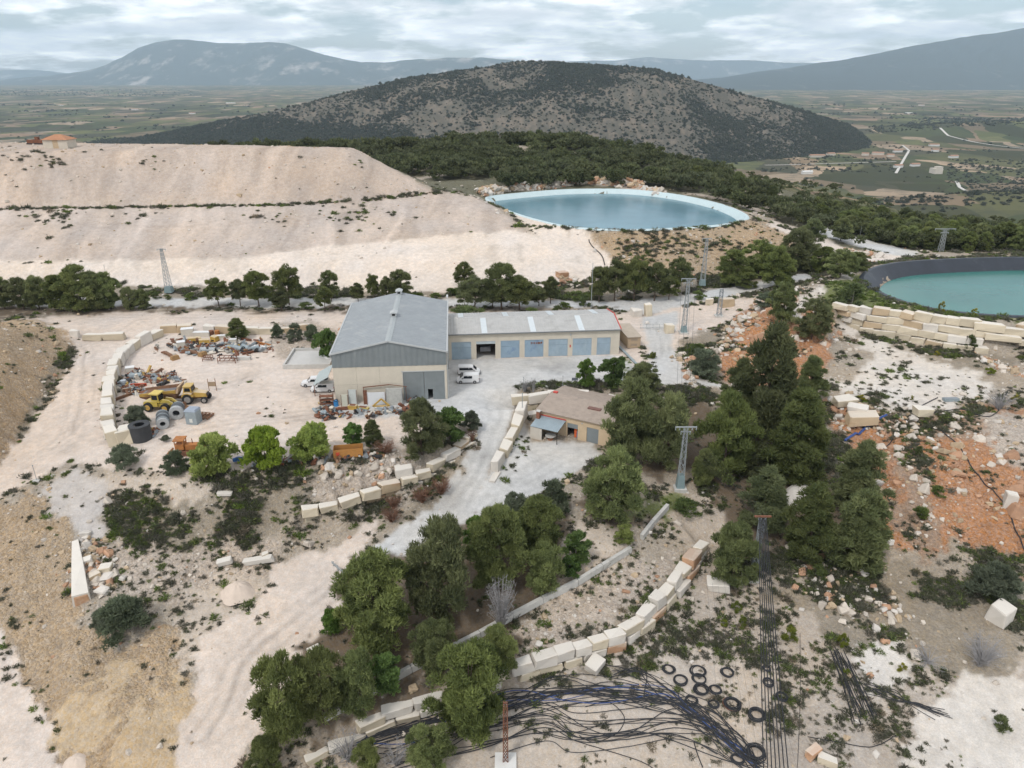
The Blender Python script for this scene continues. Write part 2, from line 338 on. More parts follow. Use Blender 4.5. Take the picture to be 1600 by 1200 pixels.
REG = [
 ('dump', [(-500,190),(0,219),(300,222),(552,226),(680,302),(745,306),(842,371),(500,392),(370,406),(-500,414)]),
 ('dump2', [(-500,190),(0,219),(300,222),(552,226),(680,302),(560,316),(170,323),(-500,326)]),
 ('apron', [(-500,411),(370,404),(500,386),(808,358),(833,368),(842,371),(790,325),(905,353),(968,412),(928,448),(700,458),(0,443),(-500,443)]),
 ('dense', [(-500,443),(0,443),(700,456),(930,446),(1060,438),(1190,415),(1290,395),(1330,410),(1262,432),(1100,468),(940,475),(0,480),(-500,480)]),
 ('tan', [(912,360),(1000,362),(1168,346),(1215,350),(1262,400),(1110,438),(965,412)]),
 ('road', [(-500,464),(0,465),(500,466),(640,466),(800,470),(940,471),(1050,465),(1200,438),(1262,427),(1270,434),(1200,452),(1100,470),(1060,480),(1010,492),(940,480),(800,479),(640,480),(300,482),(0,478),(-500,476)]),
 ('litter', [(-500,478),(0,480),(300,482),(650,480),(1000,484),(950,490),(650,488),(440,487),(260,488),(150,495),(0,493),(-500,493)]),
 ('pale', [(0,499),(150,492),(440,487),(960,488),(1010,490),(1060,480),(1100,470),(1210,462),(1190,475),(1130,505),(1065,530),(1060,560),(1130,608),(1000,600),(810,612),(805,645),(745,650),(720,640),(640,690),(560,712),(300,740),(200,735),(110,722),(40,757),(-100,830),(-100,700),(30,690),(90,610),(118,540),(90,515)]),
 ('rocky', [(425,505),(530,505),(520,545),(450,560),(420,540)]),
 ('road', [(700,560),(970,556),(1010,580),(1130,606),(1000,600),(810,610),(806,640),(750,660),(705,645),(560,655),(520,640),(690,600)]),
 ('road', [(1003,496),(1062,486),(1048,540),(1066,575),(1137,607),(1000,599),(1016,560)]),
 ('green', [(968,560),(985,560),(1012,590),(1000,602),(985,580)]), ('dense', [(810,600),(900,597),(1000,600),(1060,600),(1135,615),(1120,640),(1000,625),(960,618),(812,616)]),
 ('tan', [(-200,480),(60,500),(95,515),(118,545),(88,612),(30,690),(-100,790)]),
 ('dense', [(95,545),(112,548),(90,600),(40,680),(18,690),(60,615)]),
 ('bare', [(200,735),(300,745),(330,760),(300,790),(230,775),(160,800),(150,745)]),
 ('dense', [(160,790),(230,770),(300,785),(345,850),(320,880),(240,860),(160,850)]), ('dense', [(310,735),(430,742),(520,725),(560,722),(560,745),(520,770),(470,795),(440,830),(340,870),(310,820)]),
 ('rocky', [(470,760),(520,735),(600,715),(640,720),(650,735),(590,758),(480,790)]), ('rocky', [(140,860),(440,850),(440,890),(300,930),(170,930)]),
 ('gravel', [(60,765),(110,735),(160,745),(155,860),(125,850),(85,810)]),
 ('tan', [(-150,850),(30,770),(70,790),(105,850),(125,930),(150,990),(200,1010),(270,975),(310,1070),(280,1200),(230,1310),(60,1310),(60,1180),(0,1000),(-150,900)]),
 ('ochre', [(90,1140),(150,1060),(200,1030),(210,1060),(170,1110),(130,1170)]), ('ochre', [(180,1110),(300,1060),(295,1200),(200,1290),(150,1200)]),
 ('pale', [(-200,960),(-20,960),(15,1010),(45,1070),(80,1120),(120,1300),(-200,1300)]),
 ('bare', [(285,930),(345,905),(400,905),(380,960),(330,1010),(300,1080),(275,1020)]),
 ('pale', [(530,905),(545,915),(530,945),(500,1010),(440,1090),(390,1210),(380,1310),(270,1310),(275,1200),(302,1060),(315,1000),(390,940),(430,890),(500,865),(560,830),(595,812),(560,875)]),
 ('road', [(752,638),(745,682),(712,740),(680,785),(620,830),(560,875),(532,897),(545,915),(580,897),(640,867),(690,832),(740,795),(770,720),(798,660),(806,640)]),
 ('road', [(815,655),(832,690),(965,692),(930,722),(905,738),(880,748),(830,782),(760,805),(700,830),(740,790),(752,765),(774,722),(800,690)]),
 ('dense', [(690,745),(712,712),(740,690),(745,700),(712,745),(690,790),(640,820),(620,810),(670,765)]),
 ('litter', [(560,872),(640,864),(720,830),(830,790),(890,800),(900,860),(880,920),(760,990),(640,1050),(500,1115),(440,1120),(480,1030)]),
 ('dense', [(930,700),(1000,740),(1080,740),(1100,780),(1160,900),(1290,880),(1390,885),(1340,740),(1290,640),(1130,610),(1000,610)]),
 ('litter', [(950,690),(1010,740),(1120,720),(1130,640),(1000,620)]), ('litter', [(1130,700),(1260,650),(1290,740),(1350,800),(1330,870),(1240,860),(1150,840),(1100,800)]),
 ('litter', [(905,770),(990,780),(1010,815),(920,820)]), ('bare', [(880,828),(950,828),(975,858),(900,908),(868,885)]),
 ('green', [(985,790),(1000,775),(1060,775),(1110,800),(1060,815),(1020,810)]), ('flat', [(1050,800),(1120,760),(1135,830),(1100,850),(1060,840)]),
 ('rocky', [(830,950),(985,865),(1040,870),(1060,880),(1000,950),(900,1000),(790,1035)]),
 ('litter', [(500,1130),(640,1055),(800,975),(830,1000),(780,1040),(620,1100),(490,1160),(480,1200),(520,1200)]),
 ('flat', [(490,1190),(800,1060),(1060,930),(1100,870),(1200,890),(1290,900),(1600,1000),(1800,1310),(470,1310)]),
 ('dense', [(700,1110),(800,1075),(1000,1025),(1030,1035),(960,1050),(800,1085)]), ('bare', [(560,1185),(800,1095),(960,1060),(1030,1030),(1130,1025),(1210,1040),(1215,1110),(1205,1210),(1100,1215),(600,1240)]),
 ('dense', [(1290,890),(1400,870),(1480,900),(1600,960),(1600,1080),(1480,1060),(1330,1030),(1230,960),(1180,930)]),
 ('bare', [(850,1130),(1100,1120),(1240,1200),(1000,1300),(850,1220)]),
 ('white', [(1440,1100),(1520,1050),(1600,1060),(1800,1100),(1800,1310),(1380,1310)]), ('white', [(1330,1010),(1380,990),(1420,1060),(1360,1080)]),
 ('orange', [(1285,630),(1340,632),(1450,650),(1520,640),(1600,610),(1800,650),(1800,960),(1600,905),(1500,850),(1400,862),(1350,740)]),
 ('orscrub', [(1350,650),(1400,640),(1460,650),(1540,640),(1545,680),(1450,690),(1380,680)]), ('orscrub', [(1400,700),(1440,700),(1480,820),(1440,880),(1400,800)]), ('rocky', [(1530,650),(1640,640),(1640,740),(1560,720)]), ('dense', [(1505,860),(1600,880),(1600,960),(1500,910)]),
 ('orange', [(1085,545),(1130,515),(1200,464),(1250,465),(1300,480),(1290,590),(1240,605),(1140,600),(1090,575)]), ('dense', [(1060,530),(1120,515),(1140,540),(1120,600),(1066,570)]),
 ('white', [(1288,590),(1330,590),(1372,562),(1300,512),(1330,503),(1420,545),(1480,568),(1540,590),(1548,612),(1480,642),(1400,627),(1330,614),(1288,610)]),
 ('dense', [(1340,515),(1480,560),(1600,560),(1600,600),(1550,590),(1480,566),(1420,543),(1340,525)]), ('scrub', [(1550,575),(1650,575),(1650,650),(1555,630)]),
 ('white', [(1222,492),(1250,463),(1335,418),(1346,424),(1272,470),(1245,500)]),
 ('green', [(1290,445),(1350,430),(1362,452),(1400,470),(1600,498),(1700,500),(1700,512),(1500,496),(1400,482),(1290,478)]),
 ('scrub', [(1346,418),(1400,408),(1600,400),(1700,402),(1700,392),(1440,394),(1350,412)]),
 ('apron', [(1203,344),(1240,353),(1345,396),(1420,396),(1400,409),(1330,407),(1200,353)]),
 ('road', [(1270,350),(1350,374),(1438,394),(1420,403),(1340,386),(1280,366)]),
]
CID = np.zeros(GX.shape, int); CKEY = list(COVER)
CC = np.empty(GX.shape + (3,)); CS = np.empty(GX.shape); CT = np.empty(GX.shape); CR = np.empty(GX.shape)
def put(m, key):
    c, s, t, r = COVER[key]
    CC[m] = c; CS[m] = s; CT[m] = t; CR[m] = r; CID[m] = CKEY.index(key)
put(np.ones(GX.shape, bool), 'scrub')
far = (GY > 268) | ((GX > 95) & (GY > 228))
put(far, 'forest')
put((GY > 345) & (GX > 60) & (GZ < 6), 'field'); far &= CID == CKEY.index('forest')
mm = far & (fbm(GX / 22, GY / 22, 77, 4) > .22); put(mm, 'rocky'); CS[mm] = .05; CT[mm] = .03
lx, hx, ly, hy = JX - 0, JX, JY, JY
for key, poly in REG:
    q = np.array(poly, float); rd = key in ('road', 'apron'); man = key in ('road', 'pale', 'apron', 'dump', 'dump2'); AX, AY = (PXg + (JX - PXg) * .35, PYg + (JY - PYg) * .35) if rd else (JX, JY) if man else (NX, NY)
    m = (AX >= q[:, 0].min()) & (AX <= q[:, 0].max()) & (AY >= q[:, 1].min()) & (AY <= q[:, 1].max())
    if key in ('dump', 'dump2', 'apron'): m &= GY < 330
    idx = np.nonzero(m)
    ins = inpoly(AX[idx], AY[idx], poly)
    mk = np.zeros(GX.shape, bool); mk[idx[0][ins], idx[1][ins]] = True
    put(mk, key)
for _ in range(1):
    for k in range(3): CC[..., k] = blur(CC[..., k])
CR = blur(blur(CR))
for poly in (R1s, R2s):
    lo, hi = poly.min(0) - 4, poly.max(0) + 4; m = (GX > lo[0]) & (GX < hi[0]) & (GY > lo[1]) & (GY < hi[1]); idx = np.nonzero(m)
    w_ = inpoly(GX[idx], GY[idx], poly) | (polydist(GX[idx], GY[idx], [tuple(c) for c in poly[::2]], True) < 1.8)
    CS[idx[0][w_], idx[1][w_]] = 0; CT[idx[0][w_], idx[1][w_]] = 0
fl = CID == CKEY.index('field'); fv = vnoise(GX / 34 + fbm(GX / 60, GY / 60, 83) * .6, GY / 22, 81); ft = np.where((fv > .60)[..., None], np.array([.33, .245, .16]), np.where((fv > .38)[..., None], np.array([.145, .15, .08]), np.array([.20, .185, .105]))); CC[fl] = (ft * (1 + .45 * fbm(GX / 4, GY / 7, 82, 3) + .25 * np.sin(GX * .9 + GY * .35))[..., None])[fl]
# broad changes of tone, wheel tracks
t1 = fbm(GX / 14, GY / 14, 11, 4); t2 = fbm(GX / 2.2, GY / 2.2, 12, 3)
CC *= (1 + .10 * t1 + .09 * t2)[..., None]
warm = fbm(GX / 9, GY / 9, 15, 4)
CC *= np.stack([1 + .05 * warm, np.ones_like(warm), 1 - .07 * warm], -1)
# fall-line streaks of finer, paler tipping on the dump
dm = (np.abs(CC[..., 0] - .585) < .16) & (GY > 205) & (GY < 300) & (GX < 40)
st = fbm(GX / 3.5 + fbm(GX / 20, GY / 20, 8) * 2, GY / 38, 21, 4)
CC[dm] *= (1 + .30 * st[dm])[..., None] * np.array([1, .995, .98]); GZ[dm] += .3 * st[dm]
TRACKS = [[(1020,500),(1030,560),(900,590),(780,610),(770,660),(735,740),(640,840),(560,885)], [(1035,500),(1040,560),(960,590),(800,620),(785,655),(752,735),(690,810),(580,880)],
 [(545,905),(470,970),(400,1060),(350,1200)], [(530,900),(450,965),(380,1060),(320,1200)], [(60,740),(120,690),(140,600),(140,540),(220,500),(440,496)], [(40,730),(100,680),(120,600),(128,530)],
 [(130,690),(200,705),(330,670),(500,645),(640,630),(720,615)], [(150,700),(230,715),(340,680),(500,655),(700,630)], [(420,580),(330,610),(350,640),(430,650),(600,645)], [(400,570),(380,600),(470,610),(500,640)], [(860,700),(800,750),(740,800),(660,850)], [(900,710),(830,760),(760,800)],
 [(150,640),(115,660),(105,685),(125,700)], [(0,411),(300,409),(500,402),(700,386),(850,374)], [(0,495),(300,493),(700,491)], [(850,374),(890,360),(860,345)]]
for T in TRACKS:
    w = [tuple(P(x, y, 0 if y < 640 else -(y - 640) / 30)[:2]) for x, y in T]
    q = np.array(w)
    m = (GX > q[:, 0].min() - 4) & (GX < q[:, 0].max() + 4) & (GY > q[:, 1].min() - 4) & (GY < q[:, 1].max() + 4)
    d = polydist(GX[m] + fbm(GX[m] / 9, GY[m] / 9, 41, 2) * 1.2, GY[m] + fbm(GX[m] / 9, GY[m] / 9, 42, 2) * 1.2, w)
    f = np.exp(-((d - .95) / .38) ** 2) * (.5 + .5 * fbm(GX[m] / 6, GY[m] / 6, 43, 2))
    CC[m] *= (1 - .2 * f)[..., None]
    GZ[m] -= .05 * f
# stains on the yard
for sx, sy, rx in ((375,588,4),(390,570,3),(860,570,7),(880,575,6),(480,610,4),(520,615,3),(465,655,3),(850,720,4),(700,740,4),(760,690,3),(100,690,3),(305,600,2)):
    w = P(sx, sy, 0)
    d = np.hypot((GX - w[0]) / rx, (GY - w[1]) / (rx * .7)) + .5 * fbm(GX / 1.6, GY / 1.6, 55, 3)
    CC *= (1 - .16 * np.clip(1.2 - d, 0, 1) * np.array(1.0))[..., None]
GZ += np.minimum(CR, .4) * (fbm(GX / 3.2, GY / 3.2, 61, 5, .55) * 1.15 + fbm(GX / 13, GY / 13, 62, 3) * 1.3)
gul = 1 - np.abs(fbm(GX / 6.5, GY / 9, 65, 3)) * 2.2
GZ -= np.clip(CR - .3, 0, 1) * np.clip(gul, 0, 1) ** 3 * 1.3
lump = np.clip(fbm(GX / 1.1, GY / 1.1, 63, 3), 0, 1)
GZ += np.minimum(CR, .4) * lump * .8
CC = np.clip(CC * .81, .02, .9)

def zat(x, y): return sample(GZ, x, y)
def G(px, py, z0=None):
    u, v = (px - 800) / FPX, (600 - py) / FPX
    d = np.array([u, CP + v * SP, -SP + v * CP]); d /= d[1]
    t = np.concatenate([np.arange(25, 420, .35), np.arange(420, 1280, 3.0)])
    z = CAMH + d[2] * t
    g = zat(d[0] * t, t)
    k = np.nonzero(z <= g)[0]
    if len(k) == 0: k = [len(t) - 1]
    k = k[0]
    if k == 0: tt = t[0]
    else:
        a, b = z[k - 1] - g[k - 1], z[k] - g[k]
        tt = t[k - 1] + (t[k] - t[k - 1]) * (a / (a - b + 1e-9))
    return np.array([d[0] * tt, tt, float(zat(d[0] * tt, tt))])
def depth_at(p): return p[1] * CP - (p[2] - CAMH) * SP
def px2m(p): return depth_at(p) / FPX                # metres per photo pixel at p
def height_to(p, ytop):                              # height above p that reaches photo row ytop
    lo, hi = 0.0, 60.0
    for _ in range(40):
        m = (lo + hi) / 2
        if project(p[0], p[1], p[2] + m)[1] > ytop: lo = m
        else: hi = m
    return lo

# ---------------------------------------------------------------- materials
def newmat(name):
    m = bpy.data.materials.new(name); m.use_nodes = True
    nt = m.node_tree; b = nt.nodes['Principled BSDF']
    return m, nt, b
MATS = {}
def mat(name, col, rough=.8, var=.12, scale=1.5, bump=0.0, metal=0.0, col2=None, thr=.55, spec=.3, streak=0.0, rnd=0.0, dust=0.0):
    """plain procedural surface: colour varied by noise, a second colour for rust or dirt, fine relief"""
    if name in MATS: return MATS[name]
    col = tuple(c * .84 for c in col); col2 = tuple(c * .84 for c in col2) if col2 else None
    m, nt, b = newmat(name)
    L = nt.links.new
    tcn = N(nt, 'ShaderNodeTexCoord')
    n = N(nt, 'ShaderNodeTexNoise'); n.inputs['Scale'].default_value = scale; n.inputs['Detail'].default_value = 4; n.inputs['Roughness'].default_value = .62
    L(tcn.outputs['Object'], n.inputs['Vector'])
    hsv = N(nt, 'ShaderNodeHueSaturation'); hsv.inputs['Color'].default_value = (*col, 1)
    mp = N(nt, 'ShaderNodeMapRange'); mp.inputs[1].default_value = .25; mp.inputs[2].default_value = .75; mp.inputs[3].default_value = 1 - var; mp.inputs[4].default_value = 1 + var
    L(n.outputs[0], mp.inputs[0]); val = mp.outputs[0]
    if rnd:
        oi = N(nt, 'ShaderNodeObjectInfo'); r2 = N(nt, 'ShaderNodeMapRange'); r2.inputs[3].default_value = 1 - rnd; r2.inputs[4].default_value = 1 + rnd * .6
        L(oi.outputs['Random'], r2.inputs[0])
        mu = N(nt, 'ShaderNodeMath', operation='MULTIPLY'); L(val, mu.inputs[0]); L(r2.outputs[0], mu.inputs[1]); val = mu.outputs[0]
    L(val, hsv.inputs['Value'])
    c = hsv.outputs[0]
    if col2:
        n3 = N(nt, 'ShaderNodeTexNoise'); n3.inputs['Scale'].default_value = scale * .6; n3.inputs['Detail'].default_value = 4; n3.inputs['Roughness'].default_value = .7
        mpv = N(nt, 'ShaderNodeMapping'); mpv.inputs['Location'].default_value = (7, 3, 1)
        if streak: mpv.inputs['Scale'].default_value = (1, 1, streak)
        L(tcn.outputs['Object'], mpv.inputs[0]); L(mpv.outputs[0], n3.inputs['Vector'])
        rp = N(nt, 'ShaderNodeValToRGB'); rp.color_ramp.elements[0].position = thr; rp.color_ramp.elements[1].position = min(1, thr + .16)
        L(n3.outputs[0], rp.inputs[0])
        mx = N(nt, 'ShaderNodeMixRGB'); mx.inputs[2].default_value = (*col2, 1)
        L(rp.outputs[0], mx.inputs[0]); L(c, mx.inputs[1]); c = mx.outputs[0]
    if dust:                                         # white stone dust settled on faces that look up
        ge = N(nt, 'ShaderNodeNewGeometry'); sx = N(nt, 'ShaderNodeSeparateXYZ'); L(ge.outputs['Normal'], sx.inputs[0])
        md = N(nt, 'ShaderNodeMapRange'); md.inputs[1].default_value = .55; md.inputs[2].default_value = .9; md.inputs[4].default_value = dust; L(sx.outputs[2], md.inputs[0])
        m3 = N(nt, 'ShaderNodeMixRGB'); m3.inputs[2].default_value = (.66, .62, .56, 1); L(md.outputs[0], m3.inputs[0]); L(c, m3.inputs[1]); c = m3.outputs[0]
    L(c, b.inputs['Base Color'])
    b.inputs['Roughness'].default_value = rough; b.inputs['Metallic'].default_value = metal
    b.inputs['Specular IOR Level'].default_value = spec
    if bump:
        bp = N(nt, 'ShaderNodeBump'); bp.inputs['Strength'].default_value = min(1, bump); bp.inputs['Distance'].default_value = .05 * bump
        n4 = N(nt, 'ShaderNodeTexNoise'); n4.inputs['Scale'].default_value = scale * 4; n4.inputs['Detail'].default_value = 3
        L(tcn.outputs['Object'], n4.inputs['Vector']); L(n4.outputs[0], bp.inputs['Height']); L(bp.outputs[0], b.inputs['Normal'])
    MATS[name] = m
    return m
def ground_material():
    m, nt, b = newmat('ground_soil'); L = nt.links.new
    at = N(nt, 'ShaderNodeAttribute', attribute_name='soil'); rl = N(nt, 'ShaderNodeAttribute', attribute_name='relief')
    geo = N(nt, 'ShaderNodeNewGeometry')
    def noise(s, d=5, r=.65):
        n = N(nt, 'ShaderNodeTexNoise'); n.inputs['Scale'].default_value = s; n.inputs['Detail'].default_value = d; n.inputs['Roughness'].default_value = r
        L(geo.outputs['Position'], n.inputs['Vector']); return n
    a1, a2 = noise(.9), noise(5, 3, .7)
    vo = N(nt, 'ShaderNodeTexVoronoi'); vo.inputs['Scale'].default_value = 3.4; vo.inputs['Randomness'].default_value = 1
    L(geo.outputs['Position'], vo.inputs['Vector'])
    vs = N(nt, 'ShaderNodeSeparateColor'); L(vo.outputs['Color'], vs.inputs[0])
    def mr(x, lo, hi, a=.25, c=.75):
        n = N(nt, 'ShaderNodeMapRange'); n.inputs[1].default_value = a; n.inputs[2].default_value = c; n.inputs[3].default_value = lo; n.inputs[4].default_value = hi
        L(x, n.inputs[0]); return n.outputs[0]
    def mul(x, y):
        n = N(nt, 'ShaderNodeMath', operation='MULTIPLY')
        L(x, n.inputs[0]); L(y, n.inputs[1]); return n.outputs[0]
    v = mul(mr(a1.outputs[0], .84, 1.16), mr(a2.outputs[0], .84, 1.15))
    # loose stones: cells lighter or darker than the fines between them, only where the ground is rubble
    cell = mr(vs.outputs[0], .80, 1.22, 0, 1)
    mixc = N(nt, 'ShaderNodeMix'); mixc.data_type = 'FLOAT'
    fac = mr(rl.outputs['Fac'], 0, .9, .04, .28)
    L(fac, mixc.inputs[0]); mixc.inputs[2].default_value = 1.0; L(cell, mixc.inputs[3])
    v = mul(v, mixc.outputs[0])
    hs = N(nt, 'ShaderNodeHueSaturation'); L(at.outputs['Color'], hs.inputs['Color']); L(v, hs.inputs['Value'])
    sat = mr(vs.outputs[1], .8, 1.15, 0, 1); L(sat, hs.inputs['Saturation'])
    L(hs.outputs[0], b.inputs['Base Color'])
    b.inputs['Roughness'].default_value = .95; b.inputs['Specular IOR Level'].default_value = .12
    bp = N(nt, 'ShaderNodeBump'); bp.inputs['Distance'].default_value = .22; L(mr(rl.outputs['Fac'], .12, .9, .02, .3), bp.inputs['Strength'])
    ad = N(nt, 'ShaderNodeMath', operation='SUBTRACT'); L(a2.outputs[0], ad.inputs[0]); L(vo.outputs['Distance'], ad.inputs[1])
    L(ad.outputs[0], bp.inputs['Height']); L(bp.outputs[0], b.inputs['Normal'])
    return m
def tag(o, label=None, cat=None, group=None, kind=None):
    if label: o['label'] = label
    if cat: o['category'] = cat
    if group: o['group'] = group
    if kind: o['kind'] = kind
    return o
def mesh_np(name, V, F, m=None, smooth=False):
    me = bpy.data.meshes.new(name)
    V = np.asarray(V, np.float32); F = np.asarray(F, np.int32)
    me.vertices.add(len(V)); me.vertices.foreach_set('co', V.ravel())
    k = F.shape[1]
    me.loops.add(F.size); me.loops.foreach_set('vertex_index', F.ravel())
    me.polygons.add(len(F)); me.polygons.foreach_set('loop_start', np.arange(0, F.size, k, dtype=np.int32))
    me.polygons.foreach_set('loop_total', np.full(len(F), k, np.int32))
    if smooth: me.polygons.foreach_set('use_smooth', np.ones(len(F), bool))
    me.update(calc_edges=True)
    if m: me.materials.append(m)
    return me
def link(name, me, parent=None, loc=None):
    o = bpy.data.objects.new(name, me); COL.objects.link(o)
    if parent: o.parent = parent
    if loc is not None: o.location = loc
    return o
def grid_faces(nr, nc):
    i = np.arange(nr * nc).reshape(nr, nc)
    return np.stack([i[:-1, :-1], i[:-1, 1:], i[1:, 1:], i[1:, :-1]], -1).reshape(-1, 4)
gm = mesh_np('ground', np.stack([GX, GY, GZ], -1).reshape(-1, 3), grid_faces(NR, NU), ground_material(), True)
ca = gm.color_attributes.new('soil', 'FLOAT_COLOR', 'POINT')
ca.data.foreach_set('color', np.concatenate([CC, np.ones(GX.shape + (1,))], -1).astype(np.float32).ravel())
ra = gm.attributes.new('relief', 'FLOAT', 'POINT'); ra.data.foreach_set('value', CR.astype(np.float32).ravel())
tag(link('ground', gm), 'pale quarry ground with tracks, rubble slopes and scrub', 'ground', kind='structure')
# ---------------------------------------------------------------- far land: valley plain, wooded hill, mountains, haze
PLAIN = -190.0
def far_sheet(name, rows, half, zf, nc, m, label):
    u = np.linspace(-1, 1, nc)
    X = u[None, :] * np.array([half(y) for y in rows])[:, None]; Y = np.repeat(np.array(rows)[:, None], nc, 1)
    Z = zf(X, Y)
    me = mesh_np(name, np.stack([X, Y, Z], -1).reshape(-1, 3), grid_faces(*X.shape), m, True)
    return tag(link(name, me), label, name.split('_')[-1], kind='structure')
def fields_material():
    m, nt, b = newmat('valley_fields'); L = nt.links.new
    geo = N(nt, 'ShaderNodeNewGeometry')
    nz = N(nt, 'ShaderNodeTexNoise'); nz.inputs['Scale'].default_value = .0016; nz.inputs['Detail'].default_value = 4
    L(geo.outputs['Position'], nz.inputs['Vector'])
    sb = N(nt, 'ShaderNodeVectorMath', operation='MULTIPLY_ADD'); sb.inputs[1].default_value = (420, 420, 0)
    L(nz.outputs['Color'], sb.inputs[0]); L(geo.outputs['Position'], sb.inputs[2])
    def vor(sx, sy, rot):
        mp = N(nt, 'ShaderNodeMapping'); mp.inputs['Scale'].default_value = (sx, sy, 0); mp.inputs['Rotation'].default_value = (0, 0, rot)
        L(sb.outputs[0], mp.inputs[0])
        v = N(nt, 'ShaderNodeTexVoronoi', distance='CHEBYCHEV'); v.inputs['Scale'].default_value = 1; v.inputs['Randomness'].default_value = .85
        L(mp.outputs[0], v.inputs['Vector']); s = N(nt, 'ShaderNodeSeparateColor'); L(v.outputs['Color'], s.inputs[0]); return s
    v1, v2 = vor(1 / 120, 1 / 210, .35), vor(1 / 420, 1 / 330, -.2)
    rp = N(nt, 'ShaderNodeValToRGB'); rp.color_ramp.interpolation = 'CONSTANT'
    cols = [(0, (.075, .080, .050)), (.16, (.12, .125, .07)), (.32, (.22, .175, .125)), (.44, (.085, .10, .055)), (.58, (.28, .21, .155)), (.68, (.10, .098, .07)), (.8, (.15, .16, .08)), (.92, (.36, .29, .22))]
    el = rp.color_ramp.elements
    el[0].position, el[0].color = cols[0][0], (*cols[0][1], 1); el[1].position, el[1].color = cols[1][0], (*cols[1][1], 1)
    for p_, c_ in cols[2:]:
        x = el.new(p_); x.color = (*c_, 1)
    L(v1.outputs[0], rp.inputs[0])
    mx = N(nt, 'ShaderNodeMixRGB', blend_type='MULTIPLY'); mx.inputs[0].default_value = .75
    r2 = N(nt, 'ShaderNodeValToRGB'); r2.color_ramp.elements[0].color = (.62, .64, .62, 1); r2.color_ramp.elements[1].color = (1.15, 1.05, .95, 1)
    L(v2.outputs[1], r2.inputs[0]); L(rp.outputs[0], mx.inputs[1]); L(r2.outputs[0], mx.inputs[2])
    # scattered trees and maquis too small to tell apart
    n5 = N(nt, 'ShaderNodeTexNoise'); n5.inputs['Scale'].default_value = .011; n5.inputs['Detail'].default_value = 9; n5.inputs['Roughness'].default_value = .75
    L(geo.outputs['Position'], n5.inputs['Vector'])
    r5 = N(nt, 'ShaderNodeValToRGB'); r5.color_ramp.elements[0].position = .5; r5.color_ramp.elements[1].position = .6
    L(n5.outputs[0], r5.inputs[0])
    m2 = N(nt, 'ShaderNodeMixRGB'); m2.inputs[2].default_value = (.065, .072, .055, 1)
    f5 = N(nt, 'ShaderNodeMath', operation='MULTIPLY'); f5.inputs[1].default_value = .5; L(r5.outputs[0], f5.inputs[0])
    L(f5.outputs[0], m2.inputs[0]); L(mx.outputs[0], m2.inputs[1]); L(m2.outputs[0], b.inputs['Base Color'])
    b.inputs['Roughness'].default_value = 1; b.inputs['Specular IOR Level'].default_value = 0
    return m
def pl_z(X, Y):
    z = PLAIN + fbm(X / 900, Y / 900, 91, 3) * 10 * np.clip(1.5 - Y / 9000, .2, 1)
    z = z + np.exp(-((X - 1000) / 380) ** 2 - ((Y - 1350) / 170) ** 2) * 45
    return z + np.exp(-((X - 2300) / 700) ** 2 - ((Y - 3300) / 260) ** 2) * 55
rows = [1000.0]
while rows[-1] < 29500: rows.append(rows[-1] * 1.02)
far_sheet('valley_plain', rows, lambda y: 400 + 1.15 * y, pl_z, 240, fields_material(), 'wide farmed valley plain below the hills')
def rock_scrub(name, rock, veg, s, thr=.5, zs=1.0):
    m, nt, b = newmat(name); L = nt.links.new
    geo = N(nt, 'ShaderNodeNewGeometry')
    n = N(nt, 'ShaderNodeTexNoise'); n.inputs['Scale'].default_value = s; n.inputs['Detail'].default_value = 8; n.inputs['Roughness'].default_value = .68
    mp = N(nt, 'ShaderNodeMapping'); mp.inputs['Scale'].default_value = (1, .35, zs); L(geo.outputs['Position'], mp.inputs[0]); L(mp.outputs[0], n.inputs['Vector'])
    rp = N(nt, 'ShaderNodeValToRGB'); rp.color_ramp.elements[0].position = thr - .07; rp.color_ramp.elements[1].position = thr + .07
    rp.color_ramp.elements[0].color = (*veg, 1); rp.color_ramp.elements[1].color = (*rock, 1)
    L(n.outputs[0], rp.inputs[0]); L(rp.outputs[0], b.inputs['Base Color'])
    b.inputs['Roughness'].default_value = 1; b.inputs['Specular IOR Level'].default_value = 0
    return m
def ridge(name, prof, Yc, front, back, m, label, nx, ny, rough, seed, gully, zb=PLAIN - 12, pw=1.0):
    q = np.array([PY(x, y, Yc) for x, y in prof])
    xs = np.linspace(q[0, 0], q[-1, 0], nx)
    crest = np.interp(xs, q[:, 0], q[:, 2])
    crest = crest + fbm(xs / (rough * 30), xs * 0, seed, 5, .6) * rough * np.clip((crest - zb) / 80, 0, 1)
    t = np.concatenate([np.linspace(-1, 0, ny), np.linspace(0, 1, max(6, ny // 4))[1:]])
    T = t[:, None] + 0 * xs[None, :]; X = xs[None, :] + 0 * T
    hf = np.clip((crest - zb) / (crest.max() - zb), 0, 1)[None, :]; hf = .3 + .7 * hf if 'hill' in name else 1.0
    Y = Yc + np.where(T < 0, T * front, T * back) * hf
    s = np.clip(1 - np.abs(T), 0, 1) ** pw; s = s * .55 + .45 * s * s * (3 - 2 * s)
    g = fbm(X / gully, Y / (gully * 2.2) + fbm(X / gully / 2, Y / gully / 2, seed + 5) * .4, seed + 9, 6, .58)
    g = np.minimum(g, .12)
    Z = zb + (crest[None, :] - zb) * s * (1 + (.42 if 'mountain' in name else .42) * g * np.clip(-T * 4, 0, 1) * np.clip((1 + T) * 5, 0, 1))
    X = X * Y / Yc                                   # spurs fan out from the crest
    me = mesh_np(name, np.stack([X, Y, Z], -1).reshape(-1, 3), grid_faces(*X.shape), m, True)
    tag(link(name, me), label, 'mountain' if 'mountain' in name else 'hill', kind='structure')
    return X, Y, Z
hill_mat = rock_scrub('hill_rock', (.18, .15, .118), (.108, .10, .08), .03, .54)
